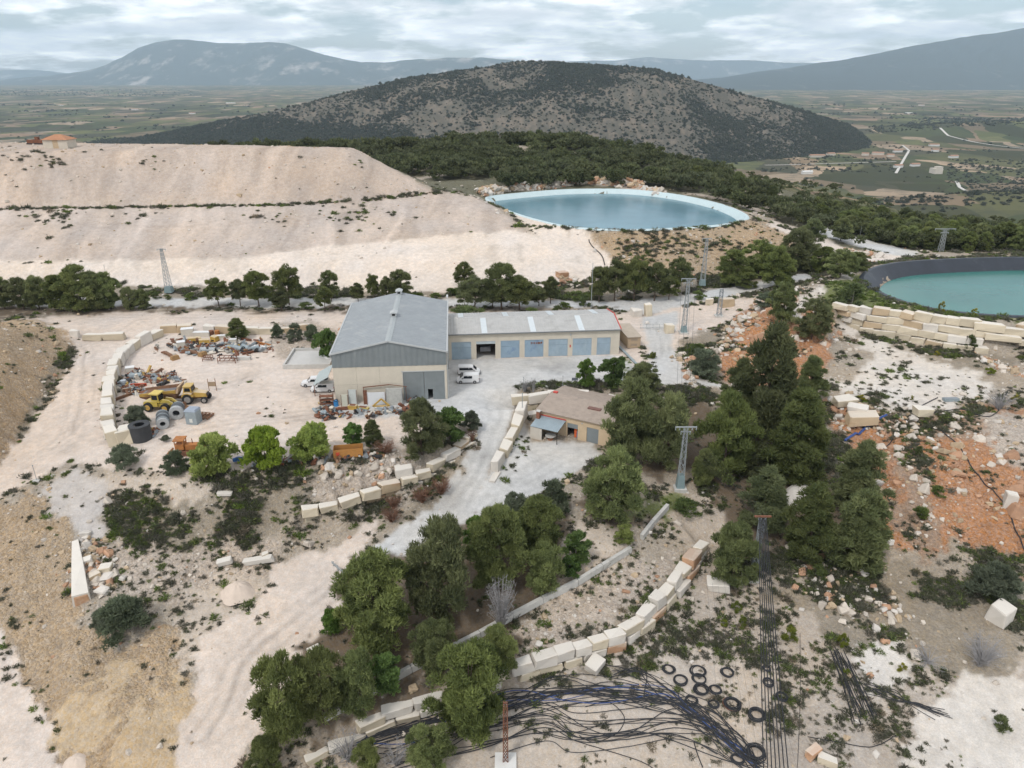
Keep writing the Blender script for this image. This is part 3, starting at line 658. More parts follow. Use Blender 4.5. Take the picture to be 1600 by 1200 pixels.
HX, HY, HZ = ridge('hill', [(-140,250),(-50,238),(100,228),(200,217),(300,199),(400,179),(480,161),(560,139),(640,122),(700,113),(760,104),(800,96),(830,95),(900,100),(980,104),(1020,108),(1060,118),(1100,129),(1150,143),(1200,157),(1250,171),(1300,186),(1328,196),(1345,207),(1358,219),(1368,232)], 2900, 950, 900, hill_mat,
      'broad rocky hill dotted with pines, in the middle distance', 420, 130, 4.0, 301, 210, pw=.9)
mt = rock_scrub('mountain_rock', (.36, .33, .30), (.075, .09, .085), .0021, .60, 1.5)
ridge('mountain', [(-300,132),(-150,126),(0,124),(80,117),(130,110),(165,101),(190,88),(215,73),(245,64),(275,60),(300,62),(340,67),(380,66),(420,65),(445,67),(480,78),(520,88),(565,96),(600,97),(640,92),(700,88),(750,88),(800,93),(860,110),(900,124)], 20000, 3600, 3000, mt, 'grey-blue mountain massif with pale cliffs on the horizon', 340, 100, 62, 401, 1300, pw=.8)
mt2 = rock_scrub('far_slope', (.17, .17, .15), (.06, .07, .065), .003, .66, 1.5)
ridge('mountain', [(1060,126),(1130,120),(1200,111),(1260,102),(1310,95),(1360,86),(1400,78),(1450,68),(1500,59),(1560,50),(1620,42),(1700,30),(1800,22),(1950,40),(2200,90)], 15500, 3600, 3000, mt2, 'dark blue mountain slope rising at the far edge of the valley', 280, 90, 42, 501, 1250, pw=.9)
ridge('mountain', [(-700,125),(-300,112),(-100,108),(60,110),(160,120),(300,130)], 27000, 3000, 1800, mt, 'faint blue ridge behind the pale mountain massif', 120, 20, 55, 601, 2500)
ridge('mountain', [(740,128),(860,97),(900,94),(960,95),(1010,91),(1060,94),(1130,92),(1200,95),(1260,98),(1330,103),(1420,118),(1500,128)], 27000, 3500, 1800, mt, 'faint pale mountain range beyond the rocky hill', 160, 24, 80, 701, 2500)
hz = bpy.data.materials.new('haze_air'); hz.use_nodes = True
hz.node_tree.nodes.clear()
ho = N(hz.node_tree, 'ShaderNodeOutputMaterial'); hv = N(hz.node_tree, 'ShaderNodeVolumePrincipled')
hv.inputs['Color'].default_value = (.66, .84, 1.0, 1); hv.inputs['Density'].default_value = 3.8e-5; hv.inputs['Anisotropy'].default_value = 0.0
hz.node_tree.links.new(hv.outputs[0], ho.inputs['Volume'])
bx = [(-36000, -300, -260), (36000, -300, -260), (36000, 30500, -260), (-36000, 30500, -260)]
me = bpy.data.meshes.new('haze')
me.from_pydata(bx + [(a, b_, 1500.0) for a, b_, _c in bx], [], [(3, 2, 1, 0), (4, 5, 6, 7), (0, 1, 5, 4), (1, 2, 6, 5), (2, 3, 7, 6), (3, 0, 4, 7)])
me.materials.append(hz)
tag(link('haze', me), 'pale blue haze filling the valley air', 'haze', kind='stuff')
# ---------------------------------------------------------------- mesh builder for things
class MB:
    def __init__(s): s.v, s.f = [], []
    def add(s, V, F):
        n = len(s.v); s.v += [tuple(map(float, p)) for p in V]; s.f += [tuple(i + n for i in f) for f in F]; return s
    def box(s, x0, x1, y0, y1, z0, z1):
        return s.add([(x0,y0,z0),(x1,y0,z0),(x1,y1,z0),(x0,y1,z0),(x0,y0,z1),(x1,y0,z1),(x1,y1,z1),(x0,y1,z1)],
                     [(3,2,1,0),(4,5,6,7),(0,1,5,4),(1,2,6,5),(2,3,7,6),(3,0,4,7)])
    def hexa(s, b, t): return s.add(list(b) + list(t), [(3,2,1,0),(4,5,6,7),(0,1,5,4),(1,2,6,5),(2,3,7,6),(3,0,4,7)])
    def beam(s, p0, p1, w, h=None, up=(0,0,1)):
        h = h or w; a, b = Vector(p0), Vector(p1); d = (b - a).normalized(); u = Vector(up)
        if abs(d.dot(u)) > .98: u = Vector((0, 1, 0))
        x = d.cross(u).normalized() * w / 2; y = x.cross(d).normalized() * h / 2
        return s.hexa([a-x-y, a+x-y, a+x+y, a-x+y], [b-x-y, b+x-y, b+x+y, b-x+y])
    def cyl(s, p0, p1, r0, r1=None, n=12, cap=True):
        r1 = r0 if r1 is None else r1; a, b = Vector(p0), Vector(p1); d = (b - a).normalized()
        u = Vector((0, 0, 1)) if abs(d.z) < .9 else Vector((1, 0, 0))
        x = d.cross(u).normalized(); y = d.cross(x).normalized(); V = []
        for c, r in ((a, r0), (b, r1)):
            V += [c + (x * math.cos(2*math.pi*i/n) + y * math.sin(2*math.pi*i/n)) * r for i in range(n)]
        F = [(i, (i+1) % n, n + (i+1) % n, n + i) for i in range(n)]
        if cap: F += [tuple(range(n - 1, -1, -1)), tuple(range(n, 2 * n))]
        return s.add(V, F)
    def ring(s, p0, p1, ro, ri, n=18):                        # open tube with wall thickness
        a, b = Vector(p0), Vector(p1); d = (b - a).normalized()
        u = Vector((0, 0, 1)) if abs(d.z) < .9 else Vector((1, 0, 0))
        x = d.cross(u).normalized(); y = d.cross(x).normalized(); V = []
        for c, r in ((a, ro), (b, ro), (b, ri), (a, ri)):
            V += [c + (x * math.cos(2*math.pi*i/n) + y * math.sin(2*math.pi*i/n)) * r for i in range(n)]
        F = [(k*n+i, k*n+(i+1) % n, ((k+1) % 4)*n+(i+1) % n, ((k+1) % 4)*n+i) for k in range(4) for i in range(n)]
        return s.add(V, F)
    def tube(s, pts, r, n=5):
        P_ = [Vector(p) for p in pts]; V, F = [], []
        for i, p in enumerate(P_):
            d = (P_[min(i+1, len(P_)-1)] - P_[max(i-1, 0)]).normalized()
            u = Vector((0, 0, 1)) if abs(d.z) < .95 else Vector((1, 0, 0))
            x = d.cross(u).normalized(); y = d.cross(x).normalized()
            rr = r[i] if isinstance(r, (list, tuple)) else r
            V += [p + (x * math.cos(2*math.pi*k/n) + y * math.sin(2*math.pi*k/n)) * rr for k in range(n)]
        for i in range(len(P_) - 1):
            F += [(i*n+k, i*n+(k+1) % n, (i+1)*n+(k+1) % n, (i+1)*n+k) for k in range(n)]
        F += [tuple(range(n-1, -1, -1)), tuple(range((len(P_)-1)*n, len(P_)*n))]
        return s.add(V, F)
    def prism(s, poly, lo, hi, axis='y'):                      # outline in the other two axes, extruded along axis
        n = len(poly)
        def pt(a, b, c): return {'y': (a, c, b), 'x': (c, a, b), 'z': (a, b, c)}[axis]
        V = [pt(a, b, lo) for a, b in poly] + [pt(a, b, hi) for a, b in poly]
        return s.add(V, [tuple(range(n)), tuple(range(2*n-1, n-1, -1))] + [(i, n+i, n+(i+1) % n, (i+1) % n) for i in range(n)])
    def quad(s, *p): return s.add(p, [tuple(range(len(p)))])
    def build(s, name, m, parent=None, smooth=False, loc=None):
        me = bpy.data.meshes.new(name); me.from_pydata(s.v, [], s.f)
        import bmesh
        bm = bmesh.new(); bm.from_mesh(me); bmesh.ops.recalc_face_normals(bm, faces=bm.faces); bm.to_mesh(me); bm.free()
        me.materials.append(m)
        if smooth: me.polygons.foreach_set('use_smooth', [True] * len(me.polygons))
        me.update()
        return link(name, me, parent, loc)
def thing(name, loc, rz, label, cat, group=None):
    o = bpy.data.objects.new(name, None); COL.objects.link(o)
    o.location = loc; o.rotation_euler = (0, 0, rz); o.empty_display_size = .3
    return tag(o, label, cat, group)

# ---------------------------------------------------------------- quarry blocks
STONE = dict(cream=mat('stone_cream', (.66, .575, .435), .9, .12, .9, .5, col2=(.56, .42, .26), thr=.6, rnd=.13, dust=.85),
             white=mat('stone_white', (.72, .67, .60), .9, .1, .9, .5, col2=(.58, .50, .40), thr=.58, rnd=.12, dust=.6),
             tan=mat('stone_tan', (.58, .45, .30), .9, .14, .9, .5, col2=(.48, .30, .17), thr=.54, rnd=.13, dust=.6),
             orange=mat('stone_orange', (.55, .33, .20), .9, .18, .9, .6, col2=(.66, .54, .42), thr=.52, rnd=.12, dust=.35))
def chamfer_box(rs, ch=.07, jt=.05):
    V, idx = [], {}
    for c in [(x, y, z) for x in (-.5, .5) for y in (-.5, .5) for z in (-.5, .5)]:
        base = np.array(c) + rs.uniform(-jt, jt, 3)
        for ax in range(3):
            p = base.copy()
            for k in range(3):
                if k != ax: p[k] -= np.sign(c[k]) * ch * rs.uniform(.5, 1.5)
            idx[c + (ax,)] = len(V); V.append(p)
    F, s = [], (-.5, .5)
    def order(ids):
        q = np.array([V[i] for i in ids]); cen = q.mean(0); nrm = cen / (np.linalg.norm(cen) + 1e-9)
        a = np.cross(nrm, [.3, .5, .81]); a /= np.linalg.norm(a); b_ = np.cross(nrm, a)
        return [ids[i] for i in np.argsort(np.arctan2((q - cen) @ b_, (q - cen) @ a))]
    for ax in range(3):
        o1, o2 = [k for k in range(3) if k != ax]
        for sv in s:
            ids = []
            for a in s:
                for b_ in s:
                    c = [0, 0, 0]; c[ax] = sv; c[o1] = a; c[o2] = b_; ids.append(idx[tuple(c) + (ax,)])
            F.append(order(ids))
        for a in s:
            for b_ in s:
                ids = []
                for sv in s:
                    c = [0, 0, 0]; c[ax] = sv; c[o1] = a; c[o2] = b_
                    ids += [idx[tuple(c) + (o1,)], idx[tuple(c) + (o2,)]]
                F.append(order(ids))
    for c in [(x, y, z) for x in s for y in s for z in s]: F.append(order([idx[c + (k,)] for k in range(3)]))
    return V, F
_rs = np.random.RandomState(5)
BLK = {}
for key, m in STONE.items():
    BLK[key] = []
    for i in range(5):
        V, F = chamfer_box(_rs, .055, .08)
        b_ = MB(); b_.add(V, F); o = b_.build('block', m); BLK[key].append(o.data); bpy.data.objects.remove(o)
def block(name, key, loc, dims, rz=0, parent=None, tilt=(0, 0)):
    o = bpy.data.objects.new(name, random.choice(BLK[key])); COL.objects.link(o)
    if parent is not None: o.parent = parent; loc = Vector(loc) - parent.location
    o.location = loc; o.scale = dims; o.rotation_euler = (tilt[0], tilt[1], rz)
    return o
def along(line):
    q = [Vector(p) for p in line]; L = [0]
    for a, b in zip(q[:-1], q[1:]): L.append(L[-1] + (b - a).xy.length)
    def at(s):
        s = min(max(s, 0), L[-1])
        for i in range(len(q) - 1):
            if s <= L[i+1] or i == len(q) - 2:
                t = (s - L[i]) / max(1e-6, L[i+1] - L[i]); return q[i].lerp(q[i+1], t)
    return at, L[-1]
def block_wall(label, foot, top, courses, lens, thick, keys, group=None, jag=.12, drop_top=0.0, start=0.0):
    fa, LF = along(foot); ta, LT = along(top)
    w = thing('block_wall', Vector(foot[0]), 0, label, 'stone wall', group)
    for c in range(courses):
        s = start if c % 2 == 0 else start - lens[0] * .45
        while s < LF - .6:
            ln = random.uniform(*lens); m_ = s + ln / 2
            if m_ > LF: break
            t = max(0, m_) / LF
            if c == courses - 1 and random.random() < drop_top: s += ln + .06; continue
            f, tp = fa(t * LF), ta(t * LT); f2, tp2 = fa(min(LF, t * LF + .5)), fa(max(0, t * LF - .5))
            h = (tp.z - f.z) / courses; fr = (c + .5) / courses
            pos = f.lerp(tp, fr); d = f2 - tp2; rz = math.atan2(d.y, d.x)
            hh = h * random.uniform(.93, 1.0) if c < courses - 1 else h * random.uniform(.9, 1.25)
            pos.z = f.z + h * c + hh / 2 - .06
            side = Vector((-d.y, d.x, 0)).normalized() * random.uniform(-jag, jag)
            block('block', random.choice(keys), pos + side, (ln * .985, thick * random.uniform(.85, 1.1), hh), rz + random.uniform(-.06, .06), w, (random.uniform(-.035, .035), random.uniform(-.035, .035)))
            s += ln + random.uniform(.02, .1)
    return w
def PL(L): return [Vector(P(*q)) for q in L]
K2 = ['cream', 'white', 'cream', 'white', 'orange', 'cream']
wall_foot = [(738,690,-1.9),(704,725,-3.4),(664,755,-4.5),(608,774,-5.4),(538,798,-6.1),(474,813,-6.5)]
wall_top = [(735,676,-.7),(700,708,-1.3),(660,737,-2.0),(600,759,-2.9),(530,785,-3.7),(470,797,-4.1)]
block_wall('two-course retaining wall of cream blocks beside the descending road', PL(wall_foot), PL(wall_top), 2, (2.3, 3.7), 1.5, ['cream', 'cream', 'tan', 'white'], drop_top=.08)
block_wall('curved wall of big sawn blocks above the black hoses', PL([(1100,866,-10.5),(1085,891,-11.1),(1060,928,-11.8),(1015,978,-12.4),(970,1010,-12.8),(905,1031,-13),(845,1048,-13.2),(795,1066,-13.3)]),
  PL([(1092,850,-8),(1077,872,-8.5),(1047,907,-9.1),(1002,957,-9.7),(960,988,-10),(900,1008,-10.3),(840,1025,-10.5),(790,1043,-10.7)]), 2, (2.2, 3.4), 1.7, K2 + ['white'], drop_top=.0)
block_wall('half-buried block wall under the lower pines', PL([(780,1070,-13.3),(705,1101,-13.8),(625,1126,-14.2),(545,1161,-14.7),(495,1186,-15)]), PL([(778,1046,-11.1),(700,1077,-11.6),(620,1102,-12),(540,1137,-12.6),(490,1162,-13)]), 2, (2.6, 4.2), 1.5, ['white', 'cream', 'white'], drop_top=.3)
block_wall('row of large pale blocks between road and workshop court', PL([(820,642,-2.0),(808,672,-2.6),(792,708,-3.5),(778,732,-4.0)]), PL([(815,632,.5),(803,662,-.2),(787,700,-1.1),(774,724,-1.7)]), 1, (3.0, 4.6), 1.7, ['white', 'cream'])
block_wall('stone blocks along the lower road verge beyond the court', PL([(780,742,-4.1),(766,768,-4.5)]), PL([(777,735,-3.0),(764,761,-3.5)]), 1, (2.6, 3.2), 1.0, ['white'])
block_wall('terrace wall of cream blocks behind the small workshop', PL([(812,642,-3.2),(870,636,-3.3),(960,646,-3.5),(1010,656,-3.3)]), PL([(810,619,.3),(870,612,.3),(960,618,.2),(1010,628,0)]), 2, (3, 4.2), 1.5, ['cream', 'white', 'cream'])
block_wall('high stacked wall of sawn blocks below the turquoise reservoir', PL([(1306,502,1.2),(1345,519,.6),(1400,529,.2),(1450,541,.1),(1500,549,.1),(1540,553,.2)]), PL([(1308,475,6.2),(1345,478,6.5),(1400,483,6.6),(1450,490,6.6),(1500,496,6.6),(1540,503,6.2)]), 4, (2.4, 4.4), 1.8, ['cream', 'cream', 'white', 'tan', 'cream'], jag=.3, drop_top=.06)
block_wall('low stretch of long cream blocks at the reservoir wall end', PL([(1540,528,3.3),(1580,535,3.1),(1650,548,2.6)]), PL([(1540,505,6.2),(1580,512,5.8),(1650,525,4.8)]), 2, (4.5, 6.5), 1.8, ['cream', 'tan'])
block_wall('curved single row of tall blocks round the scrap yard', PL([(177,686,-.6),(170,666,-.5),(168,645,-.3),(170,622,-.2),(171,604,-.1),(174,588,0),(179,572,0),(187,558,0),(198,546,0),(213,536,0),(230,528,0),(248,519,0)]),
  PL([(177,686,2.3),(170,666,2.3),(168,645,2.3),(170,622,2.2),(171,604,2.1),(174,588,2.1),(179,572,2.0),(187,558,2.0),(198,546,2.0),(213,536,2.0),(230,528,1.9),(248,519,1.9)]), 1, (2.4, 4.0), 2.0, ['white', 'cream', 'white'])
block_wall('pair of long blocks at the head of the yard track', PL([(131,526,0),(200,525,0)]), PL([(131,526,1.6),(200,525,1.6)]), 1, (4.2, 4.8), 1.6, ['cream', 'cream'])
block_wall('low block row behind the scrap heap', PL([(250,516,0),(300,512,0),(330,515,0),(420,517,0),(470,512,0)]), PL([(250,516,1.7),(300,512,1.6),(330,515,1.6),(420,517,1.5),(470,512,1.4)]), 1, (2.6, 4.4), 1.5, ['cream', 'white', 'tan', 'cream'], jag=.5, drop_top=.12)
concrete = mat('weathered_concrete', (.58, .565, .53), .9, .12, .8, .3, col2=(.40, .38, .34), thr=.58)
def curb(label, line):
    at, Lg = along(PL(line)); w = thing('curb', at(0), 0, label, 'curb'); s = 0
    while s < Lg - 1:
        ln = min(random.uniform(4, 6), Lg - s); a, b = at(s), at(s + ln - .08)
        k = MB(); up = Vector((0, 0, .22)); k.beam(a + up - at(0), b + up - at(0), .55, .95); k.build('slab', concrete, w); s += ln
curb('pale concrete kerb climbing past the big round pine', [(1043,793,-6.2),(1022,816,-6.6),(1002,842,-7)])
curb('long concrete kerb running down through the pine grove', [(985,860,-7.4),(940,888,-7.9),(900,913,-8.4),(830,948,-9.2),(740,998,-10),(640,1048,-10.8),(560,1093,-11.4),(500,1128,-11.8)])
LOOSE = [ # px, py of foot, width px, stone, turn, proportions, label
 (1562,968,30,'white',.5,(1,.9,1.0),'white sawn cube alone on the scrub at the picture edge'),
 (930,1043,30,'white',.9,(1,.7,.55),'white wedge of stone below the curved wall'),
 (1122,918,34,'white',-.3,(1.2,.8,.5),'white block beside the pine at the wall end'),
 (1086,885,18,'white',.9,(1.3,.8,.9),'small white block at the foot of the curved wall top end'),
 (201,688,25,'cream',.35,(1,1.2,1),'single cream block beside the black drum'),
 (118,525,13,'white',.1,(1,.8,.8),'small white block left of the two long blocks'),
 (1012,493,10,'cream',.1,(1,1,2.1),'upright cream block at the gate road'), (994,494,16,'white',.2,(1,.8,.8),'white block by the upright gatepost stone'),
 (1045,519,13,'cream',0,(1,1,1.1),'cream block holding the gate'), (1108,476,12,'cream',0,(1,.6,.9),'cream block on the verge of the back road'),
 (1152,598,15,'cream',.4,(1,.8,.6),'cream block at the lower end of the entrance lane'),
 (405,878,44,'white',.15,(2.6,.7,.5),'white slab lying in the scrub gully'), (352,880,22,'white',.3,(1.3,.7,.5),'smaller white slab next to the gully slab'),
 (352,773,22,'white',.1,(1.6,.6,.4),'flat white offcut under the green trees'), (632,742,26,'white',.25,(1.3,.7,.8),'white block tipped above the retaining wall'),
 (415,870,10,'cream',.5,(1,1,.8),'small cream block on the gully edge'),
 (1576,790,16,'white',1.2,(.8,.8,1.3),'white pointed slab on the orange slope'), (1340,645,30,'white',-.5,(1.3,.8,.6),'white angular block at the platform corner'),
 (1318,632,32,'cream',.2,(1.4,.9,.6),'rounded cream rock under the platform lip'), (1345,660,44,'tan',-.1,(1.6,.8,.6),'large tan rock slab below the white angular block'),
 (1440,648,26,'cream',.2,(1.2,.8,.6),'cream rock under the blue pipe'), (1270,1180,26,'orange',.6,(1.2,.6,.7),'round orange stone at the bottom edge'), (1292,1192,26,'cream',-.5,(1.3,.8,.6),'pale split boulder leaning on the orange stone'),
 (492,1018,20,'white',.6,(1.1,.9,.35),'white flat block on the sandy track edge'), (1225,640,12,'white',.3,(1,.8,.6),'small white block between the tall pines'),
 (962,562,12,'white',.1,(1.3,.9,.5),'white slab at the garage corner'), (1390,850,10,'white',.4,(1,.8,.8),'little white block on the dark scrub ridge'),
 (878,432,17,'orange',.5,(1,.7,.5),'lone orange boulder on the pale apron'), (1135,478,22,'tan',.2,(1.3,.9,.8),'brown boulder beside the lattice mast'),
 (150,905,16,'tan',.6,(1,.8,.8),'tan boulder beside the long pale slab'), (166,893,18,'cream',.2,(1,.9,.7),'cream boulder in the rubble by the slab'), (138,880,14,'white',.4,(1,.8,.8),'white angular stone above the tan boulder'),
 (1598,520,16,'tan',.3,(1,1,1),'orange boulder at the far shore edge of the reservoir'),
]
for px, py, wp, key, rz, pr, lab in LOOSE:
    g = G(px, py); L_ = wp * px2m(g) / pr[0]
    o = block('stone_block', key, g + np.array([0, 0, L_ * pr[2] * .42]), (L_ * pr[0], L_ * pr[1], L_ * pr[2]), rz, None, (random.uniform(-.12, .12), random.uniform(-.12, .12)))
    tag(o, lab, 'stone block')

sa, sb_ = G(118, 850), G(129, 942); dv = Vector(sb_ - sa); ts = thing('stone_slab', tuple(sa), math.atan2(dv.y, dv.x), 'long pale tapering slab with a broken red end on the tan slope', 'stone slab'); ln = dv.xy.length; dz = dv.z
MB().add([(0, -.4, -.5), (0, .5, -.5), (0, .45, .7), (0, -.35, .6), (ln * .45, -.8, dz * .45 - .5), (ln * .45, .85, dz * .45 - .5), (ln * .45, .75, dz * .45 + 1.2), (ln * .45, -.65, dz * .45 + 1.05), (ln, -1.15, dz - .5), (ln, 1.05, dz - .5), (ln, .95, dz + 1.35), (ln, -1.0, dz + 1.5)],
  [(3, 2, 1, 0), (0, 1, 5, 4), (1, 2, 6, 5), (2, 3, 7, 6), (3, 0, 4, 7), (4, 5, 9, 8), (5, 6, 10, 9), (6, 7, 11, 10), (7, 4, 8, 11), (8, 9, 10, 11)]).build('slab', STONE['white'], ts)
MB().hexa([(ln + .01, -.9, dz - .3), (ln + .12, -.7, dz - .2), (ln + .12, .8, dz - .3), (ln + .01, .95, dz - .3)], [(ln + .01, -.8, dz + 1.2), (ln + .1, -.6, dz + 1.0), (ln + .1, .6, dz + 1.0), (ln + .01, .8, dz + 1.15)]).build('broken_end', STONE['orange'], ts)
# ---------------------------------------------------------------- buildings
m_wall = mat('precast_wall', (.68, .62, .515), .85, .08, .5, .1, col2=(.55, .455, .335), thr=.6, streak=.22)
m_roofg = mat('grey_sheet', (.33, .355, .37), .5, .09, .5, 0, .15, col2=(.41, .425, .43), thr=.54, streak=.3)
m_clad = mat('grey_cladding', (.25, .28, .29), .5, .1, .5, 0, .2, col2=(.32, .345, .35), thr=.55, streak=.15)
m_ridge = mat('ridge_sheet', (.40, .43, .435), .5, .06, .6)
m_doorg = mat('galvanised_door', (.30, .335, .345), .45, .10, .5, 0, .3, col2=(.22, .25, .26), thr=.58, streak=.2)
m_dark = mat('dark_interior', (.02, .02, .02), .9, .1)
m_trim = mat('pale_trim', (.50, .52, .52), .5, .05)
m_blue = mat('blue_door', (.36, .46, .54), .6, .14, .6, 0, .1, col2=(.42, .52, .58), thr=.5, streak=.3)
m_blue2 = mat('smudged_blue_door', (.31, .42, .52), .55, .12, .5, 0, .1, col2=(.16, .26, .44), thr=.55)
m_red = mat('red_trim', (.60, .09, .07), .6, .1)
m_rust = mat('rust', (.23, .10, .06), .9, .25, 2.5, .3, col2=(.13, .07, .05), thr=.5)
m_garroof = mat('fibre_cement', (.485, .48, .465), .9, .10, .6, .1, col2=(.40, .395, .38), thr=.54)
m_sky = mat('skylight_sheet', (.64, .69, .71), .4, .06)
def sheet_slope(p00, p10, p11, p01, n, amp, axis_first=True, thick=.06):
    """profiled sheet between four corners, ribs running p00>p01, repeating along p00>p10"""
    k = MB(); a, b, c, d = map(Vector, (p00, p10, p11, p01)); nrm = (b - a).cross(d - a).normalized()
    if nrm.z < 0: nrm = -nrm
    pr = [0, 0, 1, 1]; V = []; m = n * 4
    for i in range(m + 1):
        t = (i // 4 + (0, .3, .38, .92)[i % 4]) / n if i < m else 1.0
        off = nrm * amp * pr[i % 4]
        V += [a.lerp(b, t) + off, d.lerp(c, t) + off, a.lerp(b, t) + off - nrm * thick, d.lerp(c, t) + off - nrm * thick]
    F = []
    for i in range(m):
        j = i * 4; F += [(j, j+4, j+5, j+1), (j+2, j+3, j+7, j+6), (j, j+2, j+6, j+4), (j+1, j+5, j+7, j+3)]
    F += [(0, 1, 3, 2), (m*4, m*4+2, m*4+3, m*4+1)]
    return k.add(V, F)
# --- big warehouse
WYAW = math.radians(4.4); WL, WD, WE, WR, WC = 20.6, 31.6, 9.45, 11.7, 6.9
wh = thing('warehouse', (-32.55, 121.45, -.02), WYAW, 'tall warehouse with grey gabled sheet roof and beige concrete panel front', 'warehouse')
def panels(parent, u0, u1, z0, z1, nu, nz, y0, y1, m, name='wall_panel', gap=.025, axis='u'):
    for i in range(nu):
        for j in range(nz):
            a, b = u0 + (u1-u0)*i/nu + gap/2, u0 + (u1-u0)*(i+1)/nu - gap/2
            c, d = z0 + (z1-z0)*j/nz + gap/2, z0 + (z1-z0)*(j+1)/nz - gap/2
            k = MB()
            if axis == 'u': k.box(a, b, y0, y1, c, d)
            else: k.box(y0, y1, a, b, c, d)
            k.build(name, m, parent)
panels(wh, 0, 12.55, 0, WC, 3, 2, 0, .2, m_wall); panels(wh, 12.55, 20.15, 5.75, WC, 1, 1, 0, .2, m_wall); panels(wh, 20.15, 20.6, 0, WC, 1, 1, 0, .2, m_wall)
panels(wh, .22, WD - .22, 0, WE, 6, 2, 0, .2, m_wall, axis='v'); panels(wh, .22, WD - .22, 0, WE, 6, 2, WL - .2, WL, m_wall, axis='v')
panels(wh, 0, WL, 0, WE, 4, 2, WD - .2, WD, m_wall)
k = MB(); n = 84; V, F = [], []
for i in range(n + 1):
    u = WL * i / n; top = WE + (WR - WE) * (1 - abs(u - WL/2) / (WL/2)) - .05; o = -.05 - (.05 if i % 4 in (1, 2) else 0)
    V += [(u, o, WC + .02), (u, o, top), (u, .1, WC + .02), (u, .1, top)]
for i in range(n):
    j = i * 4; F += [(j, j+4, j+5, j+1), (j+2, j+3, j+7, j+6), (j+1, j+5, j+7, j+3), (j, j+2, j+6, j+4)]
k.add(V, F).build('gable_cladding', m_clad, wh)
k = MB(); k.prism([(0, WE), (WL, WE), (WL/2, WR)], WD - .12, WD + .02, 'y').build('rear_gable', m_clad, wh)
sheet_slope((-.15, -.25, WE), (-.15, WD + .2, WE), (WL/2, WD + .2, WR), (WL/2, -.25, WR), 32, .045).build('roof_sheet', m_roofg, wh)
sheet_slope((WL + .15, -.25, WE), (WL + .15, WD + .2, WE), (WL/2, WD + .2, WR), (WL/2, -.25, WR), 32, .045).build('roof_sheet', m_roofg, wh)
k = MB(); k.prism([(WL/2 - .55, WR - .03), (WL/2, WR + .14), (WL/2 + .55, WR - .03), (WL/2, WR + .06)], -.3, WD + .25, 'y'); rc = k.build('ridge_cap', m_ridge, wh)
for v in (14.2, 29.8):
    k = MB(); k.box(WL/2 - .55, WL/2 + .55, v, v + 1.7, WR + .1, WR + .75); k.prism([(WL/2 - .75, WR + .72), (WL/2, WR + 1.0), (WL/2 + .75, WR + .72)], v - .15, v + 1.85, 'y')
    k.build('ridge_vent', m_trim, wh)
    k = MB(); k.box(WL/2 - .3, WL/2 + .3, v - .02, v + .3, WR + .2, WR + .62); k.build('vent_mouth', m_dark, wh)
for s, u in ((-1, -.2), (1, WL + .2)):
    k = MB(); k.box(u - .14, u + .14, -.3, WD + .25, WE - .12, WE + .12); k.build('gutter', m_trim, wh)
    k = MB()
    a, b = (u, -.3, WE + .1), (WL/2, -.3, WR + .1); k.beam(a, b, .12, .3); k.build('verge_flashing', m_trim, wh)
for v in (.25, 15): MB().cyl((WL + .16, v, 0), (WL + .16, v, WE), .09, n=8).build('downpipe', m_trim, wh)
def ribbed_leaf(u0, u1, z1, holes=None):
    k = MB(); x = u0; i = 0
    while x < u1 - .01:
        e_ = min(x + .3, u1); y = .04 if i % 2 else .07
        z0 = 0.05
        if holes and x + .15 > holes[0] and x + .15 < holes[1]: z0 = holes[2]
        k.box(x, e_, y, .16, z0, z1); x = e_; i += 1
    return k
d1 = ribbed_leaf(12.62, 16.36, 5.7).build('sliding_door', m_doorg, wh); d2 = ribbed_leaf(16.42, 20.1, 5.7, (17.1, 18.0, 2.1)).build('sliding_door', m_doorg, wh)
k = MB(); k.box(12.3, 20.3, -.06, .03, 5.66, 5.84); k.build('door_rail', m_trim, wh)
for u in (12.5, 20.11): MB().box(u, u + .09, -.03, .02, 0, 5.65).build('door_frame', m_trim, wh)
k = MB(); k.cyl((WL + .1, WD - .3, WE), (WL + .1, WD - .3, WE + 1.7), .05, n=6); k.box(WL - .1, WL + .3, WD - .5, WD - .1, WE + 1.0, WE + 1.5); k.build('camera_mast', mat('white_paint', (.8, .8, .79), .5, .03), wh)
# --- row of garages
GYAW, GL, GD, GE, GR = math.radians(5.3), 36.7, 13.8, 5.8, 7.0
ga = thing('garage_row', (-13.45, 142.95, -.02), GYAW, 'long low garage building with seven blue doors and skylights', 'garage')
doors = [(706,736.3),(744.4,774.1),(782.4,811.7),(819.8,849),(857,886.8),(894.6,924),(932.4,953.5)]
def gu(px):                                   # along the front from photo column
    lo, hi = 0, GL
    for _ in range(40):
        m_ = (lo + hi) / 2; x, y = ga.location.x + m_ * math.cos(GYAW), ga.location.y + m_ * math.sin(GYAW)
        if project(x, y, 1.5)[0] < px: lo = m_
        else: hi = m_
    return lo
DU = [(gu(a), gu(b)) for a, b in doors]; DH = 3.95
e_ = [0] + [x for d in DU for x in d] + [GL]
for i in range(0, len(e_), 2): MB().box(e_[i], e_[i+1], 0, .3, 0, DH).build('pier', m_wall, ga)
panels(ga, 0, GL, DH, GE, 7, 1, 0, .3, m_wall, 'lintel_panel')
for u in [(DU[i][1] + DU[i+1][0]) / 2 for i in (0, 2, 3, 4, 5)]: MB().box(u - .18, u + .18, -.06, -.003, 0, GE - .12).build('pilaster', m_wall, ga)
panels(ga, .3, GD, 0, GE, 2, 1, GL - .3, GL, m_wall, 'side_panel', axis='v'); panels(ga, .3, GD, 0, GE, 2, 1, 0, .3, m_wall, 'side_panel', axis='v'); panels(ga, 0, GL, 0, GE, 6, 1, GD - .3, GD, m_wall, 'rear_panel')
